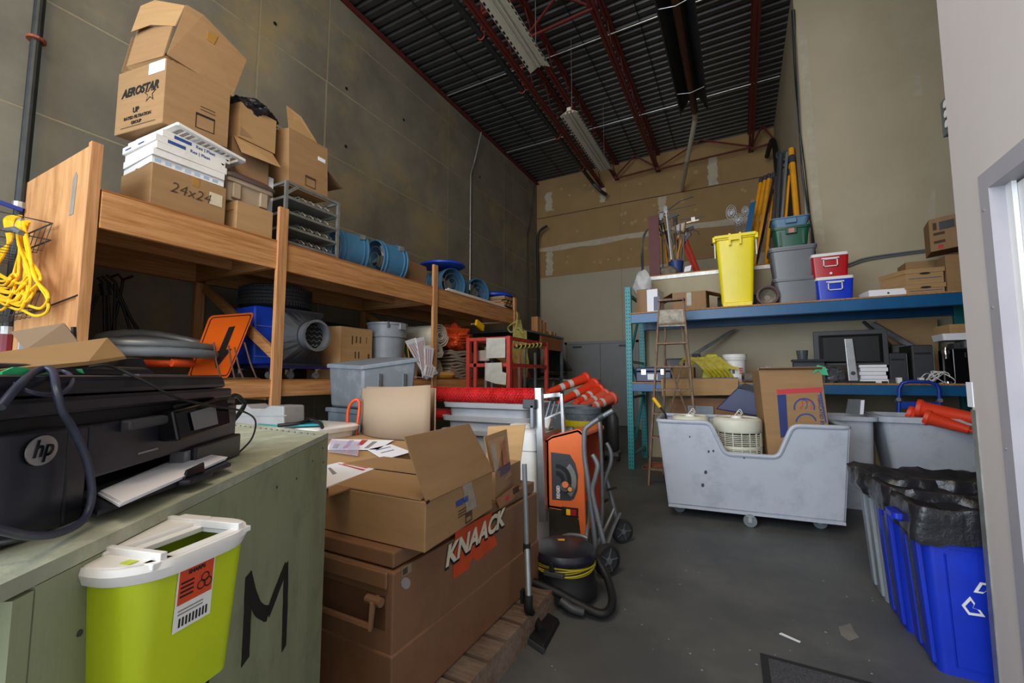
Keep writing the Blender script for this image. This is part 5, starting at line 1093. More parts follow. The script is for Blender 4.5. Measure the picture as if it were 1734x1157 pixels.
def tower(label, x, y, w_, h_, d_, rz=0, glossy=False):
    T = thing('computer_tower', label, 'computer', (x, y, R1), rz, group='black computer cases on the lower rack level')
    part('case', MB().box(-w_ / 2, w_ / 2, 0, d_, 0, h_), black, T, bevel=.005)
    part('front_bezel', MB().box(-w_ / 2 + .006, w_ / 2 - .006, -.012, 0, .006, h_ - .006), dkgrey, T, bevel=.004)
    part('drive_slot', MB().box(-w_ / 2 + .02, w_ / 2 - .02, -.014, -.012, h_ * .75, h_ * .8), black, T)
    part('trim_edge', MB().box(w_ / 2 - .004, w_ / 2 + .002, -.014, -.004, .01, h_ - .01), steel, T)
    return T
tower('black computer tower just right of the monitor', 1.58, 6.35, .16, .34, .36, .1)
tower('black computer tower with silver edge, third from the monitor', 1.78, 6.3, .18, .42, .4, .05)
tower('black computer tower leaning at the far end of the row', 1.68, 6.65, .14, .45, .3, -.1)
T = thing('chrome_speaker', 'shiny chrome and black desk speaker beside the wide case', 'speaker', (1.93, 6.16, R1))
part('column', MB().lathe([(.035, 0), (.03, .3), (.036, .33), (.02, .38)], 16), glassc, T, smooth=True); part('black_face', MB().box(-.025, .025, -.04, -.02, .02, .26), blackg, T)
T = thing('wide_computer_case', 'wide glossy black case at the right end of the lower rack level', 'computer', (2.12, 6.15, R1))
part('case', MB().box(1.97, 2.28, 6.12, 6.5, R1, R1 + .36), blackg, T, w=True, bevel=.006)
for k in range(3): part('front_mark', MB().box(2.06 + .03 * k, 2.07 + .03 * k, 6.1185, 6.1195, R1 + .27, R1 + .32), dkgrey, T, w=True)
T = thing('circuit_drawer', 'opened electronics drawer with boards on the wide black case', 'electronics', (2.12, 6.2, R1 + .361))
part('tray', MB().box(1.98, 2.28, 6.13, 6.45, R1 + .362, R1 + .372), dkgrey, T, w=True)
for k, x in enumerate((1.99, 2.07, 2.17, 2.24)): part('module', MB().box(x, x + .05, 6.14, 6.3, R1 + .372, R1 + .42 + .02 * (k % 2)), [dkgrey, steel, mat('pcb', '#3A5A55', .5), steel][k], T, w=True)
T = thing('laptop_pile', 'closed dark laptops piled behind the towers', 'laptops', (1.95, 6.6, R1))
for k in range(4): part('laptop', MB().box(1.85, 2.25, 6.55, 6.85, R1 + k * .03, R1 + k * .03 + .026), [black, dkgrey][k % 2], T, w=True, bevel=.004)
T = thing('white_tray', 'flat white tray on the opened electronics', 'tray', (2.1, 6.3, 1.64))
part('tray_body', MB().loft([rr(.36, .3, .02, 0, cx=0), rr(.38, .32, .02, .07), rr(.37, .31, .02, .07), rr(.35, .29, .02, .01)], M=TM((0, 0, 0))), paper, T)
carton('small orange brown cardboard box on the white tray', (1.99, 6.2, 1.712), (.28, 0, 0), (-.06, .24, 0), .1, cb2, tapef=0)
T = thing('white_cables', 'tangle of white cables between the black computer towers', 'cables', (1.72, 6.1, R1))
for i in range(5):
    c = V((1.76 + .03 * i, 6.12, R1 + .06)); part('cable_loop', MB().tube([c + V(((.05 + .01 * i) * math.cos(a), .03 * math.sin(2 * a), (.045 + .006 * i) * math.sin(a + i))) for a in [k * PI / 9 for k in range(18)]], .005, 6, closed=True), white, T, w=True)
T = thing('tan_backboard', 'tan cardboard panel standing behind the monitor', 'panel', (1.7, 6.95, R1)); part('panel', MB().prism([(1.5, 6.93, 1.6), (2.1, 6.93, 1.2), (2.12, 6.93, 1.95), (1.55, 6.93, 1.98)], (0, .02, 0)), cb2, T, w=True)
solo('grey_strut', MB().bar(A(1478, 548, Y=6.9), A(1550, 590, Y=6.6), .04, .05), steel, 'grey metal strut slanting behind the monitor', 'strut')
solo('grey_strut', MB().bar(A(1462, 545, Y=6.95), A(1520, 596, Y=6.7), .03, .03), dkgrey, 'thin dark strut slanting behind the monitor', 'strut')
T = thing('black_items', 'row of small black gadgets lying along the rack edge', 'gadgets', (1.45, 6.1, R1))
for k in range(7): part('gadget', MB().box(1.38 + k * .06, 1.42 + k * .06, 6.08, 6.14, R1, R1 + .02 + .02 * (k % 3)), [black, dkgrey, white][k % 3], T, w=True)
# ---------------------------------------------------------------- floor things on the right
T = thing('bin_cart', 'large grey wheeled bin cart with a scooped front cutout', 'cart', (.03, 4.55, 0))
e = V((1.305, .115, 0)).normalized(); nb = V((-e.y, e.x, 0)); p0 = V((-.62, 4.17, 0)); D = .72
F = lambda px, py: PL(px, py, p0, nb)
bl, br = F(1132, 853), F(1432, 885)
zr = .85; bl.z = br.z = .115
rl = p0 + e * -.07 - nb * .0; rrp = p0 + e * 1.375
outl = [bl, br, V((rrp.x, rrp.y, zr)), F(1342, 722), F(1318, 773), F(1228, 771), F(1202, 718), V((rl.x, rl.y, zr))]
for k in (3, 6): outl[k].z = zr
zc = (outl[4].z + outl[5].z) / 2; outl[4].z = outl[5].z = zc
part('front_wall', MB().prism(outl, nb * .012), cartg, T, w=True, bevel=.004)
B = [q + nb * D for q in outl]
part('back_wall', MB().prism([B[0], B[1], B[2], B[7]], nb * .012), cartg, T, w=True)
part('side_wall', MB().prism([bl, outl[7], B[7] + nb * .012, B[0] + nb * .012], e * .012), cartg, T, w=True)
part('side_wall', MB().prism([br, outl[2], B[2] + nb * .012, B[1] + nb * .012], -e * .012), cartg, T, w=True)
part('cart_floor', MB().prism([bl, br, B[1], B[0]], (0, 0, .012)), cartg, T, w=True)
def sm(a, b, c, r):                              # rounded corner at b
    a, b, c = V(a), V(b), V(c); p, q = b + (a - b).normalized() * r, b + (c - b).normalized() * r
    return [p.lerp(b, t).lerp(b.lerp(q, t), t) for t in (0, .25, .5, .75, 1)]
cyc = [outl[7], outl[6], outl[5], outl[4], outl[3], outl[2], B[2], B[7]]
pts = []
for i in range(8): pts += sm(cyc[i - 1], cyc[i], cyc[(i + 1) % 8], .05)
part('rolled_rim', MB().tube([q + ZZ * .0 for q in pts], .019, 8, closed=True), cartg, T, w=True, smooth=True)
part('base_lip', MB().prism([bl - nb * .01 - ZZ * .02, br - nb * .01 - ZZ * .02, B[1] + nb * .02 - ZZ * .02, B[0] + nb * .02 - ZZ * .02], (0, 0, .022)), cartg, T, w=True)
for (px, py, off) in ((1271, 894, 0), (1151, 867, 0), (1389, 895, 0)):
    c = A(px, py, Z=0) + nb * off; c = V((c.x, max(c.y, 4.22), 0))
    cs = part('caster', MB().cyl(c + V((0, -.016, .052)), c + V((0, .016, .052)), .051, n=22), cartd, T, w=True, smooth=True)
    part('caster_fork', MB().box(c.x - .014, c.x + .014, c.y - .022, c.y - .018, .04, .1).box(c.x - .014, c.x + .014, c.y + .018, c.y + .022, .04, .1).cyl((c.x, c.y - .026, .052), (c.x, c.y + .026, .052), .012, n=10).box(c.x - .03, c.x + .03, c.y - .03, c.y + .03, .088, .096), galv, cs, w=True)
for (s, u) in ((.1, .6), (1.2, .6)):
    c = p0 + e * s + nb * u; part('caster', MB().cyl(c + V((-.015, 0, .048)), c + V((.015, 0, .048)), .047, n=20), steel, T, w=True, smooth=True)
mb = MB()
for (x, y, r) in ((1260, 745 + 30, 2), (1195, 800, 3), (1190, 822, 3), (1200, 765, 2), (1208, 764, 2), (1168, 740, 1.5)):
    mb.prism([PL(x + r * math.cos(a), y + r * 1.2 * math.sin(a), p0, nb, -.0008) for a in [k * PI / 3 for k in range(6)]], -nb * .0008)
part('scuff_marks', mb, dkgrey, T, w=True, kind='stuff')
# white round air purifiers inside
def drum(label, x, y, r, z1, cord=True):
    T = thing('air_purifier', label, 'air purifier', (x, y, .13), group='round white air purifiers in the bin cart')
    h = z1 - .13
    part('drum_body', MB().lathe([(r * .9, 0), (r * .9, h - .28), (r * .93, h - .27)], 36), mat('dark_inside', '#A9A796', .7), T, smooth=True)
    part('upper_shell', MB().lathe([(r * .96, h - .13), (r * .99, h - .12), (r, h - .05), (r * .98, h - .02), (r * .9, h - .005), (r * .85, h), (r * .84, h - .012), (r * .2, h - .012)], 40), cream, T, smooth=True)
    for k in range(14): part('louvre_ring', MB().tube([(r * .95 * math.cos(a), r * .95 * math.sin(a), h - .15 - k * .0165 - (.014 if k > 6 else 0)) for a in [i * PI / 20 for i in range(40)]], .0042, 4, closed=True), cream, T)
    part('middle_band', MB().lathe([(r * .95, h - .272), (r * .965, h - .27), (r * .965, h - .25), (r * .95, h - .248)], 40, cap0=False, cap1=False), cream, T, smooth=True)
    for k in range(18):
        a = k * 2 * PI / 18; part('louvre_rib', MB().box(r * .93, r * .965, -.003, .003, h - .39, h - .13, Matrix.Rotation(a, 4, 'Z')), cream, T)
    part('lower_shell', MB().lathe([(r * .93, h - .39), (r * .95, h - .4), (r * .92, .02), (r * .88, 0)][::-1], 36, cap1=False), cream, T, smooth=True)
    part('top_knob', MB().lathe([(.05, h - .012), (.045, h + .012), (.02, h + .016)], 18), white, T, smooth=True)
    if cord: part('power_cord', MB().tube(bez([(-.02, -.02, h + .01), (.02, .0, h + .05), (.04, .02, h + .02), (0, .01, h + .03), (.03, -.01, h + .07), (.05, .0, h + .03)], 5), .004, 6), cream, T, smooth=True)
drum('round white air purifier in the cart right of the other, cord on lid', -.045, 4.52, .205, .885)
drum('round white air purifier at the left end of the cart, half hidden', -.455, 4.62, .175, .875)
# tall carton in the cart
o = V((.17, 4.52, .13)); ex = V((.475, .04, 0)); ey = V((-.05, .32, 0)); up = V((-.02, .02, 1.2))
o = V((.215, 4.50, .13)); up = V((-.065, .02, 1.185))
T = boxlean('tall cardboard box with red and blue logo standing in the bin cart', o, ex, ey, up, cb)
nf = ex.cross(up).normalized(); nf = nf if nf.y < 0 else -nf
W = lambda px, py, off=.001: PL(px, py, o, nf, -off if nf.dot(V((0, 1, 0))) > 0 else -off) if False else PL(px, py, o + nf * off, nf)
def wq(pts, m, nm, off=.001): part(nm, MB().prism([W(x, y, off) for x, y in pts], nf * .0008), m, T, w=True)
wq([(1315, 660), (1392, 656), (1393, 664), (1316, 668)], prr, 'red_band')
wq([(1316, 669), (1331, 668), (1335, 738), (1322, 742)], mat('print_navy', '#26336E', .7), 'blue_band')
wq([(1388, 664), (1391, 664), (1400, 716), (1397, 716)], prb, 'blue_rule')
def parc(cx_, cy_, r1, r2, a0, a1, m, nm, sx=1.15):
    n = 16; P_ = [(cx_ + sx * r1 * math.cos(a0 + (a1 - a0) * i / n), cy_ - r1 * math.sin(a0 + (a1 - a0) * i / n)) for i in range(n + 1)]
    Q_ = [(cx_ + sx * r2 * math.cos(a0 + (a1 - a0) * i / n), cy_ - r2 * math.sin(a0 + (a1 - a0) * i / n)) for i in range(n + 1)]
    wq(P_ + Q_[::-1], m, nm, .002)
parc(1362, 690, 16, 13.5, -.3, PI + .3, prb, 'logo_arc'); parc(1365, 716, 16, 13.5, 0.2, PI - .1, prb, 'logo_arc')
for k in range(3): parc(1354 + 8 * k, 684 + k * 1.2, 9, 7, -1.4 + .2 * k, 1.9 + .2 * k, prr if k % 2 == 0 else prb, 'logo_loop', .6)
R_ = (W(1391, 700) - W(1387, 666)).normalized(); U_ = (W(1391, 666) - W(1387, 666)).normalized()
text(T, 'FABRICATED BY:', .036, W(1384, 669, .0005), R_, U_, mat('print_navy', '#26336E', .7), bold=.0005)
wq([(1333, 735), (1336, 735), (1337, 742), (1334, 742)], prr, 'small_print')
tp = o + up + ex * .82
part('green_tape', MB().prism([W(1376, 634, .004), W(1384, 618, .006), W(1398, 622, .006), W(1403, 636, .006), W(1392, 635, .006), W(1386, 628, .006)], nf * .002), mat('green_tape', '#3FB27C', .5), T, w=True)
part('top_flap', MB().prism([o + up, o + up + ex, o + up + ex * 1.0 + V((0, -.05, .02)), o + up + V((0, -.05, .015))], (0, 0, .005)), cb3, T, w=True)
T = thing('navy_bin', 'dark navy waste bin tipped over inside the bin cart', 'bin', (.08, 4.85, .8))
c4 = [A(1212, 693, Y=4.86), A(1250, 656, Y=4.86), A(1286, 664, Y=4.86), A(1284, 706, Y=4.86)]
part('bin_body', MB().prism([c4[0], c4[1], c4[2], c4[3]], (0, .12, 0)), navy, T, w=True, bevel=.01)
part('bin_base', MB().prism([A(1249, 656, Y=4.83), A(1262, 649, Y=4.83), A(1292, 661, Y=4.83), A(1288, 668, Y=4.83)], (0, .12, 0)), black, T, w=True)
part('bin_stay', MB().box(-.04, .1, 4.88, 4.92, .13, .80), navy, T, w=True)
T = thing('yellow_handled_bar', 'black bar with yellow grip sticking out of the cart corner', 'tool', A(1125, 700, Y=4.35))
a, b, c_ = A(1106, 674, Y=4.4), A(1118, 690, Y=4.4), A(1127, 702, Y=4.4)
part('grip', MB().tube([a, b], .017, 8), yelc, T, w=True); part('bar', MB().tube([b, c_, V((-.55, 4.5, .14))], .009, 8), black, T, w=True)
# wooden step ladder
T = thing('step_ladder', 'old weathered wooden stepladder with paint stained top steps', 'ladder', (-.7, 5.4, 0))
def rail(p, q, w_=.022, h_=.05, m=ladw, n='side_rail'): return part(n, MB().bar(p, q, w_, h_, (0, 1, 0)), m, T, w=True)
tl, tr, fl, fr_ = V((-.855, 5.55, 2.2)), V((-.58, 5.55, 2.19)), V((-.985, 5.25, 0)), V((-.42, 5.25, 0))
rail(tl, fl); rail(tr, fr_)
bl2, br2 = V((-.93, 5.92, 0)), V((-.45, 5.92, 0)); tl2, tr2 = V((-.80, 5.6, 1.95)), V((-.62, 5.6, 1.95))
rail(tl2, bl2, .02, .03, n='rear_rail'); rail(tr2, br2, .02, .03, n='rear_rail')
rail(V((-.80, 5.68, 1.45)), V((-.52, 5.85, .55)), .02, .02, n='cross_brace'); rail(V((-.62, 5.68, 1.45)), V((-.88, 5.85, .55)), .02, .02, n='cross_brace')
rail(V((-.9, 5.85, .62)), V((-.48, 5.85, .62)), .02, .04, n='rear_rung')
part('ladder_top', MB().box(-.87, -.565, 5.49, 5.62, 2.185, 2.21), ladw, T, w=True)
def at_t(t): return tl.lerp(fl, t), tr.lerp(fr_, t)
for k, y in enumerate((547, 581, 621, 660, 700, 740, 792)):
    z = A(1140, y, Y=5.45).z; t = (2.2 - z) / 2.2; a, b = at_t(t)
    part('step', MB().box(a.x, b.x, a.y - .04, a.y + .08, z - .012, z + .008), ladw, T, w=True)
a, b = at_t(.055); a2, b2 = at_t(.15)
part('stained_board', MB().prism([a + V((.01, -.02, 0)), b + V((-.01, -.02, 0)), b2 + V((-.01, -.02, 0)), a2 + V((.01, -.02, 0))], (0, .012, 0)), mat('stained_board', '#A39C8E', .8, var=.3, scale=14), T, w=True)
# white corrugated stack and orange cable under the rack
T = thing('white_tray_stack', 'stack of pale blue white plastic trays under the rack behind the ladder', 'trays', (-.75, 6.5, 0))
for k in range(6): part('tray', MB().box(-1.0 + .01 * (k % 2), -.55, 6.3, 6.7, .28 + k * .045, .32 + k * .045), mat('tray_white', '#C4CBD2', .5), T, w=True, bevel=.006)
part('base_crate', MB().box(-1.0, -.55, 6.3, 6.7, 0, .27), cb_in, T, w=True)
T = thing('orange_cable', 'loose orange cable loops on the floor under the rack', 'cable', (-1.1, 6.3, 0))
for k in range(4): part('cable_loop', MB().tube([V((-1.08 + .05 * k, 6.2 + .04 * k, .015 + .012 * k)) + V(((.16 + .02 * k) * math.cos(a), .1 * math.sin(a), .01 * math.sin(3 * a))) for a in [i * PI / 12 for i in range(24)]], .007, 6, closed=True), mat('cable_orange', '#A8563A', .6), T, w=True)
T = thing('black_canister', 'dark gas canister on a small wheeled base left of the rack', 'canister', (-1.75, 6.6, 0))
part('canister_body', MB().lathe([(.07, .14), (.085, .16), (.085, .62), (.05, .7), (.03, .72)], 20), dkgrey, T, smooth=True)
part('base', MB().box(-.1, .1, -.1, .1, .07, .13), steel, T)
for s in (-1, 1): part('wheel', MB().cyl((s * .08, -.08, .04), (s * .11, -.08, .04), .04, n=14), rubber, T)
# rear right bins, hand truck, cones
T = thing('grey_bin', 'tall grey rectangular bin behind the right end of the cart', 'bin', (.90, 5.42, 0))
part('bin_body', MB().loft([rr(.34, .36, .05, 0), rr(.40, .44, .06, .84), rr(.38, .42, .06, .84), rr(.32, .34, .05, .02)]), cartg, T, smooth=True)
part('bin_rim', MB().loft([rr(.40, .44, .06, .83), rr(.46, .5, .07, .835), rr(.46, .5, .07, .875), rr(.39, .43, .06, .875), rr(.39, .43, .06, .83)], False, False), cartg, T, smooth=True)
T = thing('pleated_pad', 'grey striped pleated pad resting on the grey bin rim', 'pad', (.95, 5.35, .88))
c = [A(1437, 676, Y=5.3), A(1464, 677, Y=5.3), A(1462, 703, Y=5.3), A(1432, 700, Y=5.3)]; part('pad', MB().prism(c, (0, .03, 0)), vinyl, T, w=True)
for k in range(12): part('pleat', MB().bar(c[0].lerp(c[1], k / 11) - YY * .002, c[3].lerp(c[2], k / 11) - YY * .002, .004, .004), steel, T, w=True)
part('white_edge', MB().prism([A(1458, 678, Y=5.29), A(1464, 678, Y=5.29), A(1462, 702, Y=5.29), A(1456, 702, Y=5.29)], (0, .008, 0)), paper, T, w=True)
M = TM((1.62, 5.25, 0), -.82 + .0)
T = thing('bin_cart', 'grey bin cart holding orange cones beside the entry wall', 'cart', (A(1492, 707, Z=.88).x + .67, A(1492, 707, Z=.88).y + .34, 0), -.02)
part('cart_body', MB().loft([rr(1.1, .5, .05, .12), rr(1.28, .62, .06, .84), rr(1.25, .59, .06, .84), rr(1.07, .47, .05, .14)]), cartg, T, smooth=True)
part('rolled_rim', MB().loft([rr(1.26, .60, .06, .83), rr(1.34, .68, .08, .835), rr(1.34, .68, .08, .885), rr(1.26, .60, .06, .89), rr(1.25, .59, .06, .83)], False, False), cartg, T, smooth=True)
for s in (-1, 1):
    for u in (-1, 1): part('caster', MB().cyl((s * .45 - .015, u * .22, .05), (s * .45 + .015, u * .22, .05), .05, n=16), steel, T)
def cone(label, a, b, group, m=conem, bands=(), r0=.075, r1=.035):
    a, b = V(a), V(b); d = (b - a); T = thing('delineator_cone', label, 'cone', (a + b) / 2 - ZZ * r0, group=group)
    Q = d.to_track_quat('Z', 'Y').to_matrix().to_4x4(); Mx = Matrix.Translation(a) @ Q; L = d.length
    rad = lambda t: r0 + (r1 - r0) * t
    part('cone_tube', MB().lathe([(rad(0) * .86, .02), (rad(0) * .9, 0), (rad(0) * 1.18, 0), (rad(0) * 1.22, .03), (rad(.06), .05), (rad(1), L), (rad(1) * .7, L + .01)], 24, Mx, cap0=False), m, T, w=True, smooth=True)
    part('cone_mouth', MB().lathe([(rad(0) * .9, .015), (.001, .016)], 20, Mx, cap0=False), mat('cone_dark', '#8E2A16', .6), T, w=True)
    for t in bands: part('reflective_band', MB().lathe([(rad(t) * 1.03, L * t), (rad(t + .1) * 1.03, L * (t + .1))], 24, Mx, cap0=False, cap1=False), refl, T, w=True, smooth=True)
    part('cone_grip', MB().tube([Mx @ V((r1 * 1.0 * math.cos(q_), 0, L + .03 + .03 * math.sin(q_))) for q_ in [i * PI / 6 for i in range(12)]], .012, 6, closed=True), m, T, w=True)
    return T
cone('long orange cone across the right bin cart, wide mouth showing', A(1552, 691, Y=5.3), A(1665, 712, Y=5.15), 'orange cones in the right bin cart', r0=.07, r1=.05)
cone('orange cone nested at the left in the right bin cart', A(1536, 699, Y=5.4), A(1610, 722, Y=5.3), 'orange cones in the right bin cart', r0=.06)
cone('orange cone lowest under the others in the right bin cart', A(1565, 706, Y=5.2), A(1640, 728, Y=5.1), 'orange cones in the right bin cart', r0=.06)
T = thing('blue_hand_truck', 'blue tubular hand truck handle behind the right bin cart', 'hand truck', (1.62, 5.85, 0))
yb = 5.86
hp = [A(1522, 700, Y=yb), A(1523, 658, Y=yb), A(1528, 649, Y=yb), A(1540, 646, Y=yb), A(1572, 647, Y=yb), A(1586, 651, Y=yb), A(1590, 660, Y=yb), A(1592, 700, Y=yb)]
hp = [V((hp[0].x, yb, .1))] + hp + [V((hp[-1].x, yb, .1))]
btruck = mat('truck_blue', '#12389C', .4)
part('frame_tube', MB().tube(hp, .018, 10), btruck, T, w=True, smooth=True)
part('cross_plate', MB().box(hp[0].x, hp[-1].x, yb - .01, yb + .01, .93, 1.0), btruck, T, w=True)
part('toe_plate', MB().box(hp[0].x, hp[-1].x, yb - .12, yb + .02, .01, .03), btruck, T, w=True)
for x in (hp[0].x, hp[-1].x): part('hinge_bolt', MB().cyl((x, yb - .03, 1.02), (x, yb + .03, 1.0), .022, n=10), steel, T, w=True)
for s in (hp[0].x - .04, hp[-1].x + .04): part('wheel', MB().cyl((s - .02, yb + .06, .1), (s + .02, yb + .06, .1), .1, n=20), rubber, T, w=True)
solo('brown_carton', MB().box(1.02, 1.2, 5.75, 5.95, 0, .7), cb_in, 'brown carton in the gap between the two bin carts', 'box')
# slim bins
def slim(label, y0_, x0_, m, h=.66, ln=.55, wd=.27, nm='slim_bin'):
    T = thing(nm, label, 'bin', (x0_ + ln / 2, y0_ + wd / 2, 0), group='tall slim bins against the entry wall')
    part('bin_body', MB().loft([rr(ln, wd, .03, 0), rr(ln + .06, wd + .035, .035, h - .05), rr(ln + .03, wd + .01, .03, h - .05), rr(ln - .02, wd - .02, .03, .02)]), m, T, smooth=True)
    part('bin_rim', MB().loft([rr(ln + .06, wd + .035, .035, h - .06), rr(ln + .09, wd + .06, .04, h - .055), rr(ln + .09, wd + .06, .04, h), rr(ln + .05, wd + .02, .03, h)], False, False), m, T, smooth=True)
    for yy in (-.075, .075): part('end_flute', MB().hexa([(-ln / 2 - .014, yy - .035, .02), (-ln / 2 + .01, yy - .035, .02), (-ln / 2 + .01, yy + .035, .02), (-ln / 2 - .014, yy + .035, .02)], [(-ln / 2 - .046, yy - .035, h - .1), (-ln / 2 - .02, yy - .035, h - .1), (-ln / 2 - .02, yy + .035, h - .1), (-ln / 2 - .046, yy + .035, h - .1)]), m, T, bevel=.008)
    return T
s1 = slim('front blue recycling bin with white arrows symbol', 2.56, .70, bluep)
s2 = slim('middle blue bin with scuffed end between the other two', 2.87, .68, bluep)
s3 = slim('grey slim bin at the back of the row of three', 3.18, .67, trashg)
for s in (s1, s2): part('worn_stripe', MB().hexa([(-.284, -.03, .05), (-.282, -.03, .05), (-.282, .03, .05), (-.284, .03, .05)], [(-.314, -.03, .52), (-.312, -.03, .52), (-.312, .03, .52), (-.314, .03, .52)]), mat('scuffed_grey', '#4A5068', .8, var=.4, scale=60), s, label='greyed scuffed stripe')
# panel outline + recycling arrows on the front blue bin
fy = lambda z: -.136 - .0185 * z / .61
mb = MB()
for (a, b) in (((-.22, .04), (-.235, .50)), ((-.235, .50), (-.215, .52)), ((-.215, .52), (.3, .52)), ((-.22, .04), (.3, .04))):
    mb.bar((a[0], fy(a[1]) - .001, a[1]), (b[0], fy(b[1]) - .001, b[1]), .005, .005)
part('panel_bead', mb, bluep, s1)
def arrowsym(cx_, cz_, r):
    for k in range(3):
        a0 = PI / 2 + k * 2 * PI / 3; c_ = V((cx_ + r * math.cos(a0), cz_ + r * math.sin(a0)))
        hexo = []
        for sc in (1, .66):
            ring_ = []
            for (u, v) in ((-.75, -.35), (-.35, .45), (.35, .45), (.75, -.35), (.25, -.35), (.0, -.05), (-.25, -.35)):
                x = u * r * 1.0 * sc; y = v * r * 1.0 * sc + .02 * r; t_ = a0 - PI / 2; ring_.append((c_.x + x * math.cos(t_) - y * math.sin(t_), 0, c_.y + x * math.sin(t_) + y * math.cos(t_)))
            hexo.append([(q[0], fy(q[2]) - .002, q[2]) for q in ring_])
        part('recycling_arrow', MB().loft([hexo[0], hexo[1], [(q[0], q[1] + .0012, q[2]) for q in hexo[1]], [(q[0], q[1] + .0012, q[2]) for q in hexo[0]], hexo[0]], False, False), white, s1)
arrowsym(-.112, .322, .056)
def bag(label, T0, y0_, x0_, h, ln, wd, seed, drop=.09, out=.05):
    T = thing('bin_liner', label, 'bag', (x0_ + ln / 2, y0_ + wd / 2, h - .09), group='black liners over the slim bins'); rings = []
    lv = [(1.0 * out, -drop), (out * 1.25, -drop * .6), (out * 1.15, -drop * .2), (out * 1.05, .012), (out * .75, .03), (out * .1, .028), (-.03, .0), (-.09, -.02)]
    for k, (o_, z_) in enumerate(lv):
        base = rr(ln + .06 + 2 * o_, wd + .04 + 2 * o_, .05, h + z_, 12); n = len(base); out_ = []
        dense = []
        for i in range(n):
            p, q = V(base[i]), V(base[(i + 1) % n]); m_ = max(1, int((q - p).length / .012))
            dense += [p.lerp(q, j / m_) for j in range(m_)]
        rings.append(dense)
    m_ = min(len(r) for r in rings); R2_ = []
    for k, r in enumerate(rings):
        rr_ = []
        for i in range(m_):
            p = r[int(i * len(r) / m_)]; d = V((p.x, p.y, 0)); nz = noise.noise(V((p.x * 14, p.y * 14, k * .35 + seed))) ; n2 = noise.noise(V((p.x * 5, p.y * 5, seed + 3)))
            f_ = 1 + .8 * noise.noise(V((p.x * 40, p.y * 40, k + seed)))
            p = p + V((d.x / max(d.length, .01) * .02 * nz * f_, d.y / max(d.length, .01) * .03 * nz * f_, (.018 * nz + (.035 * n2 if k < 2 else .01 * n2)) * f_)); rr_.append(tuple(p))
        R2_.append(rr_)
    mb = MB().loft(R2_, False, True); mb.v = [(a, b, c - (h - .09)) for a, b, c in mb.v]
    part('liner_film', mb, bagm, T, smooth=True)
bag('black liner draped over the front blue recycling bin', s1, 2.56, .70, .66, .55, .27, 1, .11, .035)
bag('black liner over the middle blue bin', s2, 2.87, .68, .665, .55, .27, 4, .09, .04)
bag('black liner over the grey bin at the back of the row', s3, 3.18, .67, .675, .55, .27, 9, .09, .05)
part('bin_handle', MB().loft([rr(.02, .12, .01, .59), rr(.06, .13, .02, .60), rr(.06, .13, .02, .625), rr(.02, .12, .01, .625)], M=TM((-.35, 0, 0))), bluep, s1, label='blue end handle below the liner')
part('bin_handle', MB().box(.2, .3, .1, .2, .66, .72), bluep, s2)
# floor bits
c = [A(1287, 1108, Z=0), A(1467, 1156, Z=0)]; dx_ = (c[1] - c[0]).normalized(); dyv = V((0.02, -1, 0))
T = thing('floor_mat', 'dark grey ribbed entrance mat at the bottom of the view', 'mat', c[0] + V((.4, -.4, 0)))
q = [c[0], c[0] + dx_ * .75, c[0] + dx_ * .75 + dyv * 1.1, c[0] + dyv * 1.1]; qi = [q[0] + dx_ * .03 + dyv * .03, q[1] - dx_ * .03 + dyv * .03, q[2] - dx_ * .03 - dyv * .03, q[3] + dx_ * .03 - dyv * .03]
part('rubber_border', MB().loft([q, [p + ZZ * .006 for p in q], [p + ZZ * .006 for p in qi], [p for p in qi]]), rubber, T, w=True)
part('mat_pile', MB().prism([p + ZZ * .001 for p in qi], (0, 0, .008)), mat('mat_pile', '#4A4A50', .95, var=.4, scale=180, bump=.5), T, w=True)
solo('paper_strip', MB().prism([A(1319, 1074, Z=.001), A(1323, 1072, Z=.001), A(1356, 1087, Z=.001), A(1354, 1089, Z=.001)], (0, 0, .0015)), paper, 'small white paper strip lying on the concrete floor', 'paper')
mb = MB()
for i in range(46):
    px, py = random.uniform(880, 1480), random.uniform(930, 1150)
    c = A(px, py, Z=0); r = random.uniform(.002, .006); mb.prism([c + V((r * math.cos(k) * random.uniform(.6, 1.5), r * math.sin(k), 0)) for k in range(6)], (0, 0, .001))
o_ = solo('floor_debris', mb, mat('debris', '#A09C92', .8), 'tiny pale flecks of debris scattered on the floor', 'debris'); o_['kind'] = 'stuff'
solo('paint_splash', MB().prism([A(x, y, Z=.0005) for x, y in ((1420, 1062), (1440, 1056), (1447, 1070), (1455, 1080), (1438, 1086), (1424, 1076))], (0, 0, .0008)), mat('pale_stain', '#7A7872', .7), 'pale dried paint splash on the floor before the bins', 'stain')
# ---------------------------------------------------------------- centre floor
T = thing('cone_tub', 'large dark grey tub on the floor filled with orange cones', 'tub', (-2.42, 6.7, 0))
part('tub_body', MB().loft([rr(.82, 1.2, .06, .12), rr(.94, 1.4, .07, .82), rr(.91, 1.37, .07, .82), rr(.79, 1.17, .06, .14)]), cartd, T, smooth=True)
part('tub_rim', MB().loft([rr(.92, 1.38, .07, .81), rr(.98, 1.44, .08, .815), rr(.98, 1.44, .08, .855), rr(.92, 1.38, .07, .86), rr(.91, 1.37, .07, .81)], False, False), cartd, T, smooth=True)
part('support_fill', MB().box(-.38, .38, -.57, .57, .14, .7), cartd, T)
for s in (-1, 1):
    for u in (-1, 1): part('caster', MB().cyl((s * .32 - .02, u * .5, .06), (s * .32 + .02, u * .5, .06), .06, n=14), rubber, T)
cl = ['orange cone topmost of the pile in the dark grey tub, two white bands', 'orange cone second from the top of the pile, one white band', 'orange cone third down in the dark grey tub', 'faded orange cone with a grey band, fourth down', 'orange cone lowest at the right rim of the tub']
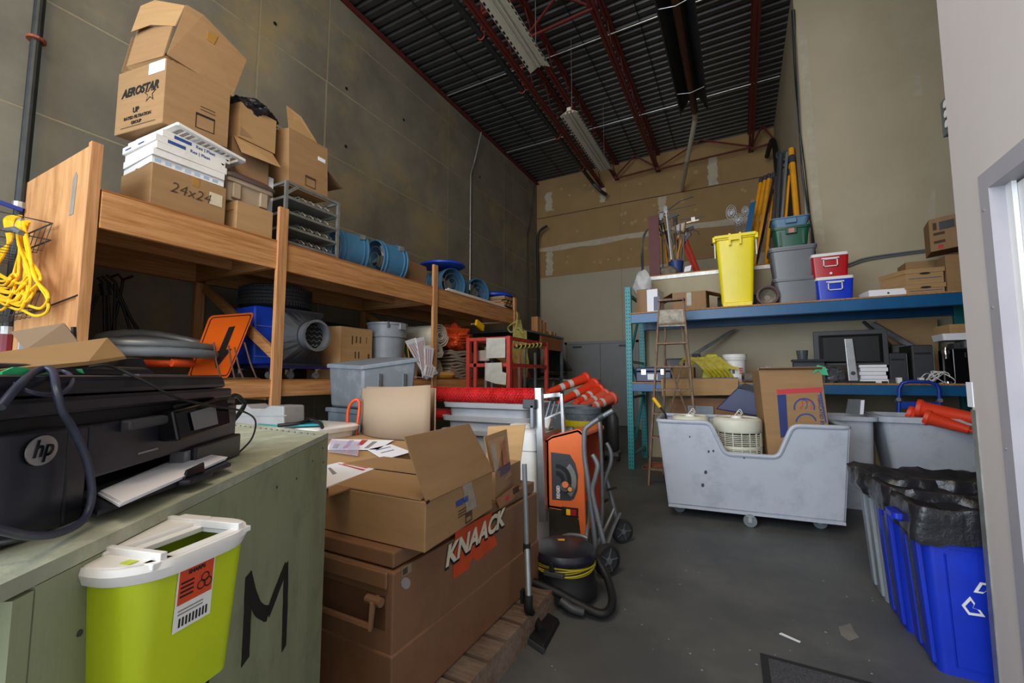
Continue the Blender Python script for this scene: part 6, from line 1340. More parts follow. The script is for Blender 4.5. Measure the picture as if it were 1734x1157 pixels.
cp = [((994, 640), (930, 664), 6.9, 6.3), ((1008, 650), (950, 680), 6.8, 6.15), ((1016, 660), (976, 682), 6.75, 6.2), ((1026, 668), (986, 688), 6.7, 6.2), ((1038, 674), (998, 692), 6.6, 6.15)]
for i, (a, b, y0_, y1_) in enumerate(cp):
    cone(cl[i], A(*a, Y=y0_), A(*b, Y=y1_), 'orange cones piled in the dark grey tub', conein if i >= 3 else conem, [(.42, .64), (.55,), (.45, .68), (.5,), (.45, .7)][i], .085, .05)
def can(label, x, y, z, r, h, m, txt=None):
    T = thing('round_can', label, 'trash can', (x, y, z))
    part('can_body', MB().lathe([(r * .82, 0), (r * .97, h * .8), (r, h * .82), (r, h * .9), (r * 1.05, h * .9), (r * 1.05, h), (r * .95, h), (r * .92, h * .85), (r * .78, .02)], 32), m, T, smooth=True)
    for a in (-2.1, -1.1, 0, 2): part('can_rib', MB().box(r * .93, r * 1.01, -.02, .02, h * .2, h * .82, Matrix.Rotation(a, 4, 'Z')), m, T)
    if txt: text(T, txt, .1, (-.02, -r * .98, h * .55), (1, 0, 0), (0, 0, 1), blk, w=False, bold=.003)
can('yellow round can with black letters below the grey one', -1.84, 5.45, 0, .235, .70, mat('can_yellow', '#C8B418', .45), 'MI')
can('blue grey round can nested in the yellow can', -1.84, 5.45, .21, .23, .64, sbin)
# nested white tubs with red netting roll
for i, (z, lb) in enumerate(((.40, 'upper pale grey tub under the red netting roll'), (.27, 'lower pale grey tub nested beneath the other'), (.0, 'deep pale tub at the bottom of the nested tubs'))):
    T = thing('wash_tub', lb, 'tub', (-2.2, 3.86, z + (.16 if i == 1 else (.16 if i == 0 else 0))), 0.02, group='nested pale grey tubs')
    h = .44 if i < 2 else .74
    sc = (1, 1.02, 1.03)[i]
    part('tub_body', MB().loft([rr(.78 * sc, .5 * sc, .06, 0), rr(.86 * sc, .56 * sc, .07, h - .05), rr(.94 * sc, .66 * sc, .08, h - .045), rr(.97 * sc, .68 * sc, .09, h), rr(.93 * sc, .64 * sc, .08, h + .004), rr(.84 * sc, .54 * sc, .07, h - .02), rr(.74, .46, .05, .02)]), tubp, T, smooth=True)
T = thing('netting_roll', 'long roll of bright red plastic netting lying on the pale tubs', 'netting', (-2.3, 3.62, 1.005))
part('roll_body', MB().tube([(-3.15 + .05 * i, 3.62 + .003 * math.sin(i), 1.075) for i in range(31)], [.066 + .004 * math.sin(i * 2.3) for i in range(31)], 22), netm, T, w=True, smooth=True)
mb = MB()
for s in (1, -1):
    for k in range(9):
        ph = k * 2 * PI / 9; mb.tube([(-3.15 + 1.5 * i / 80, 3.62 + .072 * math.cos(ph + s * i * .42), 1.075 + .072 * math.sin(ph + s * i * .42)) for i in range(81)], .0045, 4)
part('net_strands', mb, netm, T, w=True, kind='stuff')
solo('netting_roll', MB().cyl((-3.2, 3.75, .86), (-2.65, 3.72, .86), .06, n=14), netm, 'second darker red netting roll showing below the first', 'netting')
# grey rectangular bins at the shelf
T = thing('rectangular_bin', 'lower slate blue rectangular bin of the stacked pair', 'bin', (-2.95, 2.9, 0))
L_, F_, R_3 = V((-3.38, 2.74, 0)), V((-2.86, 2.66, 0)), V((-2.55, 3.0, 0)); B_ = L_ + (R_3 - F_)
def rectbin(label, z0, z1, tz, m, mm):
    T = thing('rectangular_bin', label, 'bin', (-2.95, 2.85, z0), group='stacked rectangular bins'); c = [L_, F_, R_3, B_]; g = sum(c, V((0, 0, 0))) / 4
    lo = [V(p).lerp(g, .08) + ZZ * z0 for p in c]; hi = [V(p) + ZZ * tz[i] for i, p in enumerate(c)]
    part('bin_body', MB().hexa(lo, hi), m, T, w=True, bevel=.02, smooth=True)
    rim = [V(p).lerp(g, -.05) for p in c]
    part('bin_rim', MB().hexa([p + ZZ * (tz[i] - .035) for i, p in enumerate(rim)], [p + ZZ * (tz[i] + .004) for i, p in enumerate(rim)]), mm, T, w=True, bevel=.008)
    for t in (.3, .75): part('side_flute', MB().bar(F_.lerp(R_3, t) + (F_ - L_).normalized() * .01 + ZZ * (z0 + .03), F_.lerp(R_3, t) + (F_ - L_).normalized() * .012 + ZZ * (z1 - .08), .03, .02), m, T, w=True)
    return T
bpy.data.objects.remove(T)
rectbin('lower slate blue rectangular bin of the stacked pair', 0, .97, (.97, .965, .985, .98), sbin, sbin)
rectbin('upper grey rectangular bin with slanted lid by the timber shelf', .98, 1.36, (1.37, 1.345, 1.42, 1.44), bindk, cartd)
# cardboard with curved kraft sheet, papers, orange hose
T = carton('large flat topped cardboard box behind the open box', (-1.70, 1.40, 0), (-.95, .30, 0), (.02, 1.02, 0), .815, cb2)
T = thing('kraft_sheet', 'curved sheet of kraft cardboard standing up like a cylinder', 'cardboard sheet', (-2.2, 2.4, .82))
pa, pb = A(610, 745, Y=2.45), A(728, 740, Y=2.33); n = 16; r0, r1 = [], []
for i in range(n + 1):
    t = i / n; p = pa.lerp(pb, t); bulge = math.sin(t * PI) * .10; x, y = p.x - bulge * .3, p.y - bulge
    zt = A(610 + 115 * t, 657 - 5 * t + 5 * math.sin(t * PI) * .6, Y=y).z; r0.append((x, y, .822)); r1.append((x, y, zt))
part('curved_sheet', MB().grid([r0, r1]), kraft, T, w=True, solid=.004, smooth=True)
r2, r3 = [], []
for i in range(n + 1):
    t = i / n; p = pa.lerp(pb, t); bulge = math.sin(t * PI) * .16; r2.append((p.x + .02 + bulge * .3, p.y + .03 + bulge, .822)); r3.append((p.x + .02 + bulge * .3, p.y + .03 + bulge, 1.175))
part('inner_sheet', MB().grid([r2, r3]), kraft, T, w=True, solid=.004, smooth=True)
T = thing('orange_hose', 'orange hose loop standing beside the curved kraft sheet', 'hose', (-2.6, 2.3, .8))
part('hose_loop', MB().tube(bez([A(592, 752, Y=2.35), A(589, 725, Y=2.35), A(589, 700, Y=2.35), A(594, 684, Y=2.35), A(604, 677, Y=2.36), A(609, 685, Y=2.37), A(606, 715, Y=2.37), A(601, 752, Y=2.37)], 7), .0115, 10), tarpo, T, w=True, smooth=True)
def sheetz(label, pts, z, m=paper, marks=(), nm='sign_sheet', t=.002, cat='sign'):
    q = [A(x, y, Z=z) for x, y in pts]; T = thing(nm, label, cat, sum(q, V((0, 0, 0))) / len(q), group=None); part('sheet', MB().prism(q, (0, 0, t)), m, T, w=True)
    for k, (u0, u1, v0, v1, mm) in enumerate(marks):
        f_ = lambda u, v: q[0].lerp(q[1], u).lerp(q[3].lerp(q[2], u), v) + ZZ * (t + .0003)
        part('printed_line', MB().prism([f_(u0, v0), f_(u1, v0), f_(u1, v1), f_(u0, v1)], (0, 0, .0005)), mm, T, w=True)
    return T
sheetz('white printed sign sheet farthest on the flat cardboard box', [(552, 762), (562, 744), (667, 746), (640, 762)], .822, marks=[(.1, .5, .1, .2, inkg), (.1, .9, .3, .38, mat('print_lilac', '#9A8FC0', .7)), (.4, .95, .5, .6, prr), (.1, .8, .7, .78, inkg)])
sheetz('white printed sheet under the clear film near the kraft sheet', [(622, 762), (662, 753), (697, 766), (650, 779)], .822, marks=[(.2, .8, .2, .25, prb), (.2, .7, .5, .55, prb)])
sheetz('white sign sheet with red letters overhanging at the green chest', [(545, 792), (575, 785), (642, 793), (552, 828)], .835, t=.006, marks=[(.72, .78, .1, .9, prr), (.84, .9, .15, .85, prr), (.2, .3, .2, .6, inkg)])
sheetz('clear crinkled plastic film on the cardboard box', [(556, 765), (560, 745), (610, 748), (606, 772)], .83, clearp, nm='plastic_film', cat='film')
sheetz('dark brown cardboard flap overhanging beside the green chest', [(556, 842), (556, 815), (600, 808), (618, 820)], .83, cb_in, nm='cardboard_flap', cat='cardboard sheet', t=.006)
# Knaack chest on pallet
kx0, kx1, ky0, ky1, kz0, kz1 = -1.66, -1.045, 1.13, 2.28, .125, .66
T = thing('pallet', 'worn wooden pallet under the tan steel job chest', 'pallet', (-1.35, 1.7, 0))
pw = mat('pallet_wood', '#7A6656', .85, var=.2, scale=4, stretch=(2, 12, 12), hx2='#5E4638', dirt='#8E8276', dscale=4, damt=.6)
for k in range(9):
    y = .98 + k * .147; part('deck_plank', MB().box(-1.7, -.93, y, y + .125, .10, .12), pw, T, w=True)
for x in (-.965, -1.33, -1.68): part('stringer', MB().box(x - .02, x + .035, .98, 2.28, 0.0, .099), pw, T, w=True)
T = thing('job_chest', 'tan steel jobsite chest with orange emblem on a pallet', 'chest', (-1.35, 1.7, kz0))
part('chest_body', MB().box(kx0, kx1, ky0, ky1, kz0, .60), knk, T, w=True, bevel=.006)
part('chest_lid', MB().box(kx0 + .01, kx1 - .012, ky0 + .012, ky1 - .012, .606, kz1), knk, T, w=True, bevel=.006)
part('lower_ledge', MB().box(kx0 - .006, kx1 + .006, ky0 - .006, ky1 + .006, kz0, .34), knk, T, w=True, bevel=.006)
part('end_panel', MB().box(kx0 + .02, kx1 - .02, ky0 - .012, ky0, .545, .60), knk, T, w=True, bevel=.005)
part('end_recess', MB().box(kx0 + .05, kx1 - .03, ky0 - .002, ky0, .41, .52), mat('recess_brown', '#5E3E28', .7), T, w=True)
part('carry_handle', MB().tube([(kx1 - .06, ky0 - .004, .51), (kx1 - .06, ky0 - .03, .505), (kx1 - .06, ky0 - .035, .43), (kx0 + .1, ky0 - .035, .43)], .012, 8), knk, T, w=True, smooth=True)
part('handle_pivot', MB().cyl((kx1 - .095, ky0 - .02, .508), (kx1 - .03, ky0 - .02, .508), .015, n=12), knk, T, w=True)
KX = kx1 + .0012
Kq = lambda x, y, off=0: A(x, y, X=KX + off)
def kp(nm, pts, m, off=0): part(nm, MB().prism([Kq(x, y, off) for x, y in pts], (.0008, 0, 0)), m, T, w=True)
kp('printed_emblem', [(771, 901), (833, 867), (833, 895), (842, 922), (809, 950), (800, 944), (793, 964), (767, 982), (768, 950)], mat('emblem_orange', '#C94A1C', .5, dirt='#8A4A28', dscale=20, damt=.4))
a, b = Kq(751, 962), Kq(845, 893); a2, b2 = Kq(751, 932), Kq(844, 866)
R_ = (b - a); hgt = (a2 - a).length
fl_ = text(T, 'KNAACK', .105, Kq(753, 962, .0012) + V((.0005, .0, -.006)), R_, ZZ + YY * .1, blk, shear=.28, bold=.006, sx=1.06, name='letter_shadow', spacing=1.02)
text(T, 'KNAACK', .105, Kq(753, 961, .0026) + V((.0012, 0, 0)), R_, ZZ + YY * .1, mat('emblem_cream', '#D8CFB8', .6), shear=.28, bold=.0035, sx=1.06, spacing=1.02)
kp('small_label', [(680, 962), (697, 953), (697, 968), (680, 978)], mat('label_gold', '#8A7A5A', .5)); kp('label_panel', [(682, 965), (690, 960), (690, 970), (682, 975)], dkgrey, .001)
kp('round_seal', [(687 + 8 * math.cos(k * PI / 8), 988 + 10 * math.sin(k * PI / 8)) for k in range(16)], mat('seal_grey', '#8E8A88', .6))
kp('chest_sticker', [(840, 846), (872, 822), (880, 838), (846, 862)], mat('lid_tan', '#9A6E4C', .6)); kp('chest_sticker', [(868, 828), (878, 822), (879, 832), (869, 838)], prn, .001)
kp('red_mark', [(856, 842), (862, 838), (862, 846), (856, 850)], prr, .001)
# open box on the chest
o = V((-.955, 1.18, .662)); ey = V((-.05, .53, 0)); ex = V((-.68, 0, 0))
T = thing('open_box', 'cardboard box on the tan chest with a wide flap standing open', 'box', (-1.25, 1.4, .662))
up = ZZ * .168
c = [o, o + ey, o + ey + ex, o + ex]; part('box_body', MB().hexa(c, [p + up for p in c]), cb, T, w=True, bevel=.004, seg=1)
f0, f1, f3 = o + up, o + ey + up, A(683, 740, Z=1.05)
f2 = f3 + ey * .86; part('open_flap', MB().prism([f0, f1, f2, f3], V((.005, 0, 0))), cb, T, w=True)
part('long_flap', MB().prism([o + up + V((-.02, 0, .002)), o + up + ex * .97 + V((0, 0, .002)), o + up + ex * .97 + V((0, .26, .006)), o + up + V((-.05, .26, .006))], (0, 0, .005)), cb, T, w=True)
part('long_flap', MB().prism([o + up + ey + V((-.04, 0, .002)), o + up + ex * .97 + ey + V((0, 0, .002)), o + up + ex * .97 + ey - V((0, .26, -.012)), o + up + ey - V((.02, .26, -.012))], (0, 0, .005)), cb, T, w=True)
part('corner_notch', MB().prism([A(721, 850, Y=1.179), A(727, 846, Y=1.179), A(728, 851, Y=1.179), A(723, 855, Y=1.179)], (0, -.001, 0)), black, T, w=True)
fx = lambda px, py, off=.0012: PL(px, py, o + V((off, 0, 0)), V((.53, .05, 0)))
part('clear_tape', MB().prism([fx(783, 822), fx(798, 816), fx(808, 858), fx(790, 868)], (.0006, 0, 0)), cleartape, T, w=True)
text(T, 'VIKING', .03, fx(771, 860), ey, ZZ, prb, shear=.2, bold=.0012)
frame_print(T, fx(788, 888), ey, ZZ, .055, .04, prn)
for k in range(3): part('printed_line', MB().prism([fx(776, 866 + k * 5), fx(790, 858 + k * 5), fx(790, 860 + k * 5), fx(776, 868 + k * 5)], (.0006, 0, 0)), prn, T, w=True)
T = thing('small_carton', 'small taped carton with flaps up behind the open box', 'box', (-1.2, 2.0, .662))
c = [V((-1.06, 1.83, .662)), V((-1.09, 2.16, .662)), V((-1.3, 2.14, .662)), V((-1.27, 1.81, .662))]
part('box_body', MB().loft([c, [p + ZZ * .13 for p in c], [p + ZZ * .13 for p in [q_.lerp(V((-1.18, 1.98, .662)), .04) for q_ in c]], [p + ZZ * .01 for p in [q_.lerp(V((-1.18, 1.98, .662)), .04) for q_ in c]]]), cb3, T, w=True)
q = [A(838, 826, X=-1.07), A(866, 805, X=-1.07), A(858, 727, X=-1.08), A(820, 740, X=-1.12)]
part('flap', MB().prism(q, (-.005, 0, 0)), cb3, T, w=True)
part('flap', MB().prism([c[1] + ZZ * .13, c[2] + ZZ * .13, c[2] + V((-.02, .05, .3)), c[1] + V((0, .06, .32))], (0, .005, 0)), cb2, T, w=True)
Xm = lambda x, y: A(x, y, X=-1.066)
part('printed_block', MB().prism([Xm(842, 812), Xm(864, 796), Xm(864, 782), Xm(841, 797)], (.001, 0, 0)), mat('print_slate', '#5A4E5E', .7), T, w=True)
part('red_tape', MB().prism([Xm(853, 790), Xm(858, 788), Xm(855, 745), Xm(850, 748)], (.001, 0, 0)), mat('tape_red', '#B0624A', .4), T, w=True)
part('clear_tape', MB().prism([Xm(838, 800), Xm(844, 796), Xm(838, 750), Xm(832, 753)], (.001, 0, 0)), cleartape, T, w=True)
# white softener cabinet
T = thing('water_cabinet', 'tall off-white plastic cabinet with domed lid beside the table saw', 'cabinet', (-1.52, 3.08, 0), 0.03)
part('cabinet_body', MB().loft([rr(.31, .33, .05, 0), rr(.31, .33, .05, .70)]), white, T, smooth=True)
part('cabinet_head', MB().loft([rr(.32, .34, .05, .705), rr(.32, .34, .05, .83), rr(.29, .3, .06, .85), rr(.2, .2, .06, .86)]), white, T, smooth=True)
part('shadow_gap', MB().loft([rr(.3, .32, .05, .699), rr(.3, .32, .05, .706)]), black, T)
part('round_cap', MB().lathe([(.09, .855), (.085, .88), (.05, .89)], 24, TM((-.03, 0, 0))), white, T, smooth=True)
# canister vacuum
T = thing('canister_vacuum', 'round black canister vacuum with yellow cord wound around it', 'vacuum', (-.945, 2.43, 0))
r = .185
part('base_tank', MB().lathe([(r * .9, .02), (r * 1.02, .035), (r * 1.02, .08), (r * .95, .1), (r * .92, .17)], 36), black, T, smooth=True)
part('cord_channel', MB().lathe([(r * .88, .165), (r * .88, .215)], 36), dkgrey, T, smooth=True)
part('motor_lid', MB().lathe([(r * .96, .215), (r * 1.0, .225), (r * 1.0, .25), (r * .93, .27), (r * .6, .29), (r * .1, .297)], 36), blackp, T, smooth=True)
part('front_latch', MB().box(-.012, .012, -r - .012, -r + .01, .19, .25), black, T, bevel=.004)
part('front_grip', MB().box(-.045, .07, -r - .015, -r + .02, .175, .2), dkgrey, T, bevel=.006)
part('yellow_badge', MB().prism([(-.05, .02, .296), (-.01, .04, .297), (.0, .01, .298), (-.03, -.005, .298)], (0, 0, .001)), yelc, T)
for k in range(6): part('wound_cord', MB().tube([((r * .93 + .006 * (k % 2)) * math.cos(a), (r * .93 + .006 * (k % 2)) * math.sin(a), .175 + .007 * k + .008 * math.sin(2 * a + k)) for a in [i * PI / 20 for i in range(40)]], .004, 6, closed=True), mat('cord_olive_yellow', '#B8A614', .5), T)
part('suction_hose', MB().tube(bez([(.15, .12, .2), (.24, .05, .12), (.30, -.08, .06), (.27, -.17, .04), (.14, -.17, .06), (.04, -.19, .10), (-.06, -.215, .13), (-.15, -.20, .14), (-.2, -.12, .12)], 12), [.021 + .0018 * (i % 2) for i in range(97)], 12), black, T, smooth=True)
part('hose_cuff', MB().tube(bez([(.06, -.2, .07), (.12, -.21, .05), (.18, -.19, .035)], 8), [.021 + .0015 * (i % 2) for i in range(17)], 12), dkgrey, T, smooth=True)
T = thing('vacuum_wand', 'silver vacuum wand with black floor head leaning on the chest', 'wand', A(905, 1090, Z=0))
wt, wm, wbm = A(888, 786, Y=2.02), A(892, 925, Y=1.97), A(895, 1012, Y=1.93)
part('upper_tube', MB().tube([wt, wm], .0125, 14), steel, T, w=True, smooth=True)
part('lower_tube', MB().tube([wm, wbm], .016, 14), alu, T, w=True, smooth=True)
part('slide_lock', MB().tube([wm + ZZ * .012, wm - ZZ * .03], .018, 12), black, T, w=True)
part('elbow', MB().tube(bez([wbm + ZZ * .01, wbm - ZZ * .05, A(903, 1045, Z=.06), A(918, 1070, Z=.035)], 6), .022, 12), black, T, w=True, smooth=True)
part('clip', MB().bar(wbm + V((-.03, 0, -.03)), wbm + V((-.03, 0, .03)), .03, .015), black, T, w=True)
q = [A(893, 1090, Z=.0), A(921, 1109, Z=.0), A(949, 1056, Z=.0), A(915, 1035, Z=.0)]
part('floor_head', MB().hexa(q, [p.lerp(A(917, 1072, Z=0), .12) + ZZ * .03 for p in q]), black, T, w=True, bevel=.005)
part('head_bumper', MB().bar(q[0] + ZZ * .014, q[1] + ZZ * .014, .012, .02), dkgrey, T, w=True)
# table saw standing on end
T = thing('table_saw', 'orange portable table saw folded upright on its wheeled stand', 'table saw', (-1.05, 3.1, 0))
SY = 2.95
Sq = lambda x, y, yy=SY: A(x, y, Y=yy)
def sp(nm, pts, m, dep=.0008, yy=SY - .001, **k): return part(nm, MB().prism([Sq(x, y, yy) for x, y in pts], (0, dep, 0)), m, T, w=True, **k)
sp('housing_front', [(924, 745), (935, 738), (978, 727), (983, 729), (988, 735), (990, 848), (992, 908), (984, 910), (980, 880), (962, 866), (926, 860)], orange, .03, SY, bevel=.006)
sp('housing_back', [(924, 745), (935, 738), (978, 727), (988, 735), (990, 848), (975, 862), (926, 860)], orange, .03, SY + .5)
a = [Sq(x, y) for x, y in ((924, 745), (935, 738), (978, 727), (988, 735))]
for i in range(3): part('housing_top', MB().prism([a[i], a[i + 1], a[i + 1] - ZZ * .02, a[i] - ZZ * .02], (0, .52, 0)), orange, T, w=True)
a = [Sq(x, y) for x, y in ((926, 860), (962, 866), (980, 880), (984, 910), (992, 908))]
for i in range(3): part('housing_underside', MB().prism([a[i], a[i + 1], a[i + 1] + ZZ * .02, a[i] + ZZ * .02], (0, .52, 0)), orange, T, w=True)
part('housing_flank', MB().prism([Sq(924, 745), Sq(926, 860), Sq(926, 860) + XX * .02, Sq(924, 745) + XX * .02], (0, .52, 0)), orange, T, w=True)
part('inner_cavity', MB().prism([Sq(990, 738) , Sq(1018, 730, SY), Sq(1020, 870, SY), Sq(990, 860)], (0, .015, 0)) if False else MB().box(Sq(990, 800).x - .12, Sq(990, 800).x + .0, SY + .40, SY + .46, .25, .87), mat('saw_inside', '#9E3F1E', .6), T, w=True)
sp('bevel_scale_panel', [(933, 766), (965, 770), (974, 785), (979, 805), (978, 830), (972, 845), (966, 848), (935, 846)], dkgrey, -.002)
def sarc(cx_, cy_, ra, rb, a0, a1, m, nm, off):
    n = 14; pts = [(cx_ + ra * math.cos(a0 + (a1 - a0) * i / n), cy_ - ra * 1.15 * math.sin(a0 + (a1 - a0) * i / n)) for i in range(n + 1)] + [(cx_ + rb * math.cos(a0 + (a1 - a0) * i / n), cy_ - rb * 1.15 * math.sin(a0 + (a1 - a0) * i / n)) for i in range(n, -1, -1)]
    part(nm, MB().prism([Sq(x, y, SY - off) for x, y in pts], (0, -.001, 0)), m, T, w=True)
sarc(942, 815, 34, 26, -.75, .85, galv, 'angle_scale', .004); sarc(942, 815, 25, 8, -.3, 1.6, black, 'arc_slot', .0035); sarc(942, 815, 19, 15, .0, 1.9, dkgrey, 'slot_guide', .005)
part('height_wheel', MB().cyl(Sq(957, 824), Sq(957, 824, SY - .03), .035, n=20), dkgrey, T, w=True)
part('crank_knob', MB().cyl(Sq(957, 821, SY - .03), Sq(957, 821, SY - .045), .022, n=16), mat('knob_orange', '#D86A2C', .5), T, w=True)
part('crank_knob', MB().cyl(Sq(965, 829, SY - .03), Sq(965, 829, SY - .05), .015, n=14), mat('knob_amber', '#C8863A', .5), T, w=True)
text(T, 'RIDGID', .034, Sq(948, 845, SY - .004), ZZ, -XX, mat('ridgid_white', '#D8CCCB', .5), bold=.0016, sx=.8)
sp('switch_frame', [(952, 858), (979, 861), (979, 877), (953, 873)], black, -.012)
sp('switch_yellow', [(959, 862), (966, 863), (966, 873), (959, 872)], yelc, -.004, SY - .014); sp('switch_red', [(967, 863), (976, 864), (976, 874), (967, 873)], mat('switch_red', '#A01828', .5), -.004, SY - .014)
tx = -1.325
te = [Sq(913, 884, SY - .06), Sq(924, 885, SY - .06), Sq(916, 657, SY - .06), Sq(905, 657, SY - .06)]; tx = te[3].x + .02
part('table_edge', MB().hexa([te[0], te[1], te[1] + YY * .05, te[0] + YY * .05], [te[3], te[2], te[2] + YY * .05, te[3] + YY * .05]), alu, T, w=True, bevel=.003)
part('table_plate', MB().box(Sq(924, 745).x - .03, Sq(924, 745).x - .008, SY - .0, SY + .5, .26, .84), alu, T, w=True)
part('fence_clamp', MB().box(tx - .1, tx + .0, SY - .10, SY - .055, 1.02, 1.09), dkgrey, T, w=True, bevel=.008)
part('clamp_lever', MB().box(tx - .04, tx - .01, SY - .10, SY - .06, .88, 1.05), steel, T, w=True, bevel=.006)
for (x0_, y0_, x1_, y1_, ww) in ((914, 672, 950, 668, .03), (917, 712, 950, 698, .014), (918, 752, 952, 734, .022), (916, 668, 918, 755, .02), (951, 667, 955, 745, .022)):
    part('extension_rail', MB().bar(Sq(x0_, y0_, 3.1), Sq(x1_, y1_, 3.1), ww, ww, (0, 1, 0)), alu, T, w=True)
for k in range(3): part('rail_strut', MB().bar(Sq(924 + 8 * k, 708, 3.12), Sq(932 + 8 * k, 680, 3.12), .012, .012, (0, 1, 0)), steel, T, w=True)
part('blade_guard', MB().prism([Sq(920, 712, 3.2), Sq(934, 706, 3.2), Sq(928, 728, 3.2), Sq(920, 732, 3.2)], (0, .04, 0)), white, T, w=True)
part('motor_fitting', MB().cyl(Sq(955, 735, 3.2), Sq(972, 728, 3.2), .03, n=12), steel, T, w=True)
def tb(pts, r=.0145, m=steel, nm='stand_tube', yy=2.85): part(nm, MB().tube(bez([A(x, y, Y=q_[0] if q_ else yy) for x, y, *q_ in pts], 6), r, 10), m, T, w=True, smooth=True)
tb([(1038, 695), (1018, 707), (1000, 719), (991, 728), (989, 745), (990, 775), (995, 810), (1000, 850), (1006, 900), (1008, 925), (1003, 938), (990, 946)], .0165)
part('tube_collar', MB().cyl(A(1022, 704, Y=2.85), A(1014, 709, Y=2.85), .021, n=12), dkgrey, T, w=True)
tb([(1003, 770), (1008, 778), (1012, 790), (1008, 810), (1003, 830), (1006, 850), (1014, 885), (1024, 925)], .0155, yy=2.83)
tb([(1027, 750, 3.35), (1034, 765, 3.35), (1034, 785, 3.35), (1024, 815, 3.35), (1020, 850, 3.35), (1014, 905, 3.35)], .0145)
tb([(1015, 715, 3.3), (1018, 770, 3.3), (1020, 850, 3.3), (1019, 890, 3.3)], .0145)
tb([(1024, 800, 3.4), (1032, 830, 3.4), (1040, 862, 3.4), (1048, 900, 3.4)], .0145)
tb([(1040, 862, 3.3), (1025, 895, 3.2), (1005, 935, 3.0)], .0125); tb([(1050, 870, 3.4), (1038, 895, 3.2), (1026, 930, 2.9)], .0125)
tb([(942, 922), (952, 910), (965, 906), (985, 908), (995, 912)], .013)
tb([(995, 850, 3.2), (994, 900, 2.95), (988, 945, 2.85)], .0145)
part('brake_lever', MB().bar(A(1028, 830, Y=3.35), A(1044, 826, Y=3.35), .03, .015).bar(A(1022, 850, Y=3.35), A(1030, 846, Y=3.35), .02, .02), black, T, w=True)
def wheel(c, R_w, yaw):
    M = TM(c, yaw) @ Matrix.Rotation(PI / 2, 4, 'Y'); w_ = .022
    part('wheel_tyre', MB().lathe([(R_w * .78, -w_), (R_w * .95, -w_), (R_w, -w_ * .5), (R_w, w_ * .5), (R_w * .95, w_), (R_w * .78, w_)], 32, M, cap0=False, cap1=False), rubber, T, w=True, smooth=True)
    part('wheel_disc', MB().lathe([(R_w * .8, -.01), (R_w * .8, .014)], 28, M), dkgrey, T, w=True)
    for k in range(5):
        a = k * 2 * PI / 5; part('wheel_spoke', MB().box(-.004, .0, R_w * .15, R_w * .78, .012, .02, M @ Matrix.Rotation(a, 4, 'Z')), steel, T, w=True)
    part('wheel_hub', MB().cyl(M @ V((0, 0, -.024)), M @ V((0, 0, .026)), R_w * .2, n=14), steel, T, w=True)
c1 = A(1027, 978, Z=0); wheel((c1.x, c1.y + .02, .098), .098, -.55)
c2 = A(1054, 919, Z=0); wheel((c2.x, c2.y, .085), .085, -.8)
# ---------------------------------------------------------------- green plywood chest
CZ = 1.07
P0, P1, P2 = A(0, 991, Z=CZ), A(556, 733, Z=CZ), A(392, 715, Z=CZ)
ce = (P1 - P0).normalized(); cn = V((ce.y, -ce.x, 0))
def C(s, o, z=0): return P0 + ce * s + cn * o + ZZ * (z - CZ + CZ - CZ) if False else V((P0.x + ce.x * s + cn.x * o, P0.y + ce.y * s + cn.y * o, z))
T = thing('plywood_chest', 'big green painted plywood chest with black spray painted letter', 'chest', (C(.4, -.3)))
L = (P1 - P0).length; d2 = (P2 - P1)
e0 = .035
def poly(s0, inset=0):
    q = [C(L - inset, -inset), V((P2.x, P2.y, 0)) + V((inset, -inset * .2, 0)), C(s0, -.72), C(s0, -inset)]; return q
body = poly(e0)
def band(q, z0, z1): return MB().hexa([V((p.x, p.y, z0)) for p in q], [V((p.x, p.y, z1)) for p in q])
part('chest_core', band([C(L - .02, -.02), V((P2.x + .02, P2.y - .01, 0)), C(e0 + .02, -.70), C(e0 + .02, -.02)], .0, 1.045), green, T, w=True)
part('front_panel', MB().prism([C(e0, 0, 0), C(L, 0, 0), C(L, 0, 1.053), C(e0, 0, 1.053)], -cn * .018), green, T, w=True)
part('end_panel', MB().prism([C(e0, -.019, 0), C(e0, -.70, 0), C(e0, -.70, 1.05), C(e0, -.019, 1.05)], ce * .018), green, T, w=True)
part('end_batten', MB().prism([C(e0 - .002, -.0, 0), C(e0 - .002, -.06, 0), C(e0 - .002, -.06, 1.05), C(e0 - .002, -.0, 1.05)], -ce * .02), green, T, w=True)
h0 = V((0, 0, 0)); hg1, hg0 = A(512, 748, Z=CZ), A(392, 735, Z=CZ)
# lid: front board and rear board with a hinge line between
dd = (P2 - P1).normalized(); k0, k1 = (hg1 - P1).length, 0
Fp = [C(-.32, 0, 1.054), C(L, 0, 1.054)]
q = [V((P1.x, P1.y, 1.054)), V((P2.x, P2.y, 1.054)), C(-.32, -.72, 1.054), C(-.32, 0, 1.054)]
back_dir = (q[2] - q[1]).normalized()
tb_ = .075
ra, rb = q[0] + (q[3] - q[0]).normalized() * tb_, q[1] + (q[3] - q[0]).normalized() * tb_
part('rear_lid_board', MB().prism([q[0], q[1], rb + (q[3] - q[0]).normalized() * -.003, ra + (q[3] - q[0]).normalized() * -.003], (0, 0, .016)), greent, T, w=True)
part('lid_board', MB().prism([ra, rb, q[2], q[3]], (0, 0, .016)), greent, T, w=True)
for i in range(16):
    p = ra.lerp(rb, .06 + i * .055); part('hinge_knuckle', MB().cyl(p + ZZ * .017, p.lerp(rb, .03) + ZZ * .017, .003, n=6), steel, T, w=True)
for (s, z) in ((.62, 1.0), (.75, .99), (.88, 1.01), (.98, 1.03), (.99, .985), (.42, .97), (.06, .9), (.09, .98)):
    part('screw_head', MB().cyl(C(s, 0, z), C(s, .0015, z), .0035, n=8), dkgrey, T, w=True)
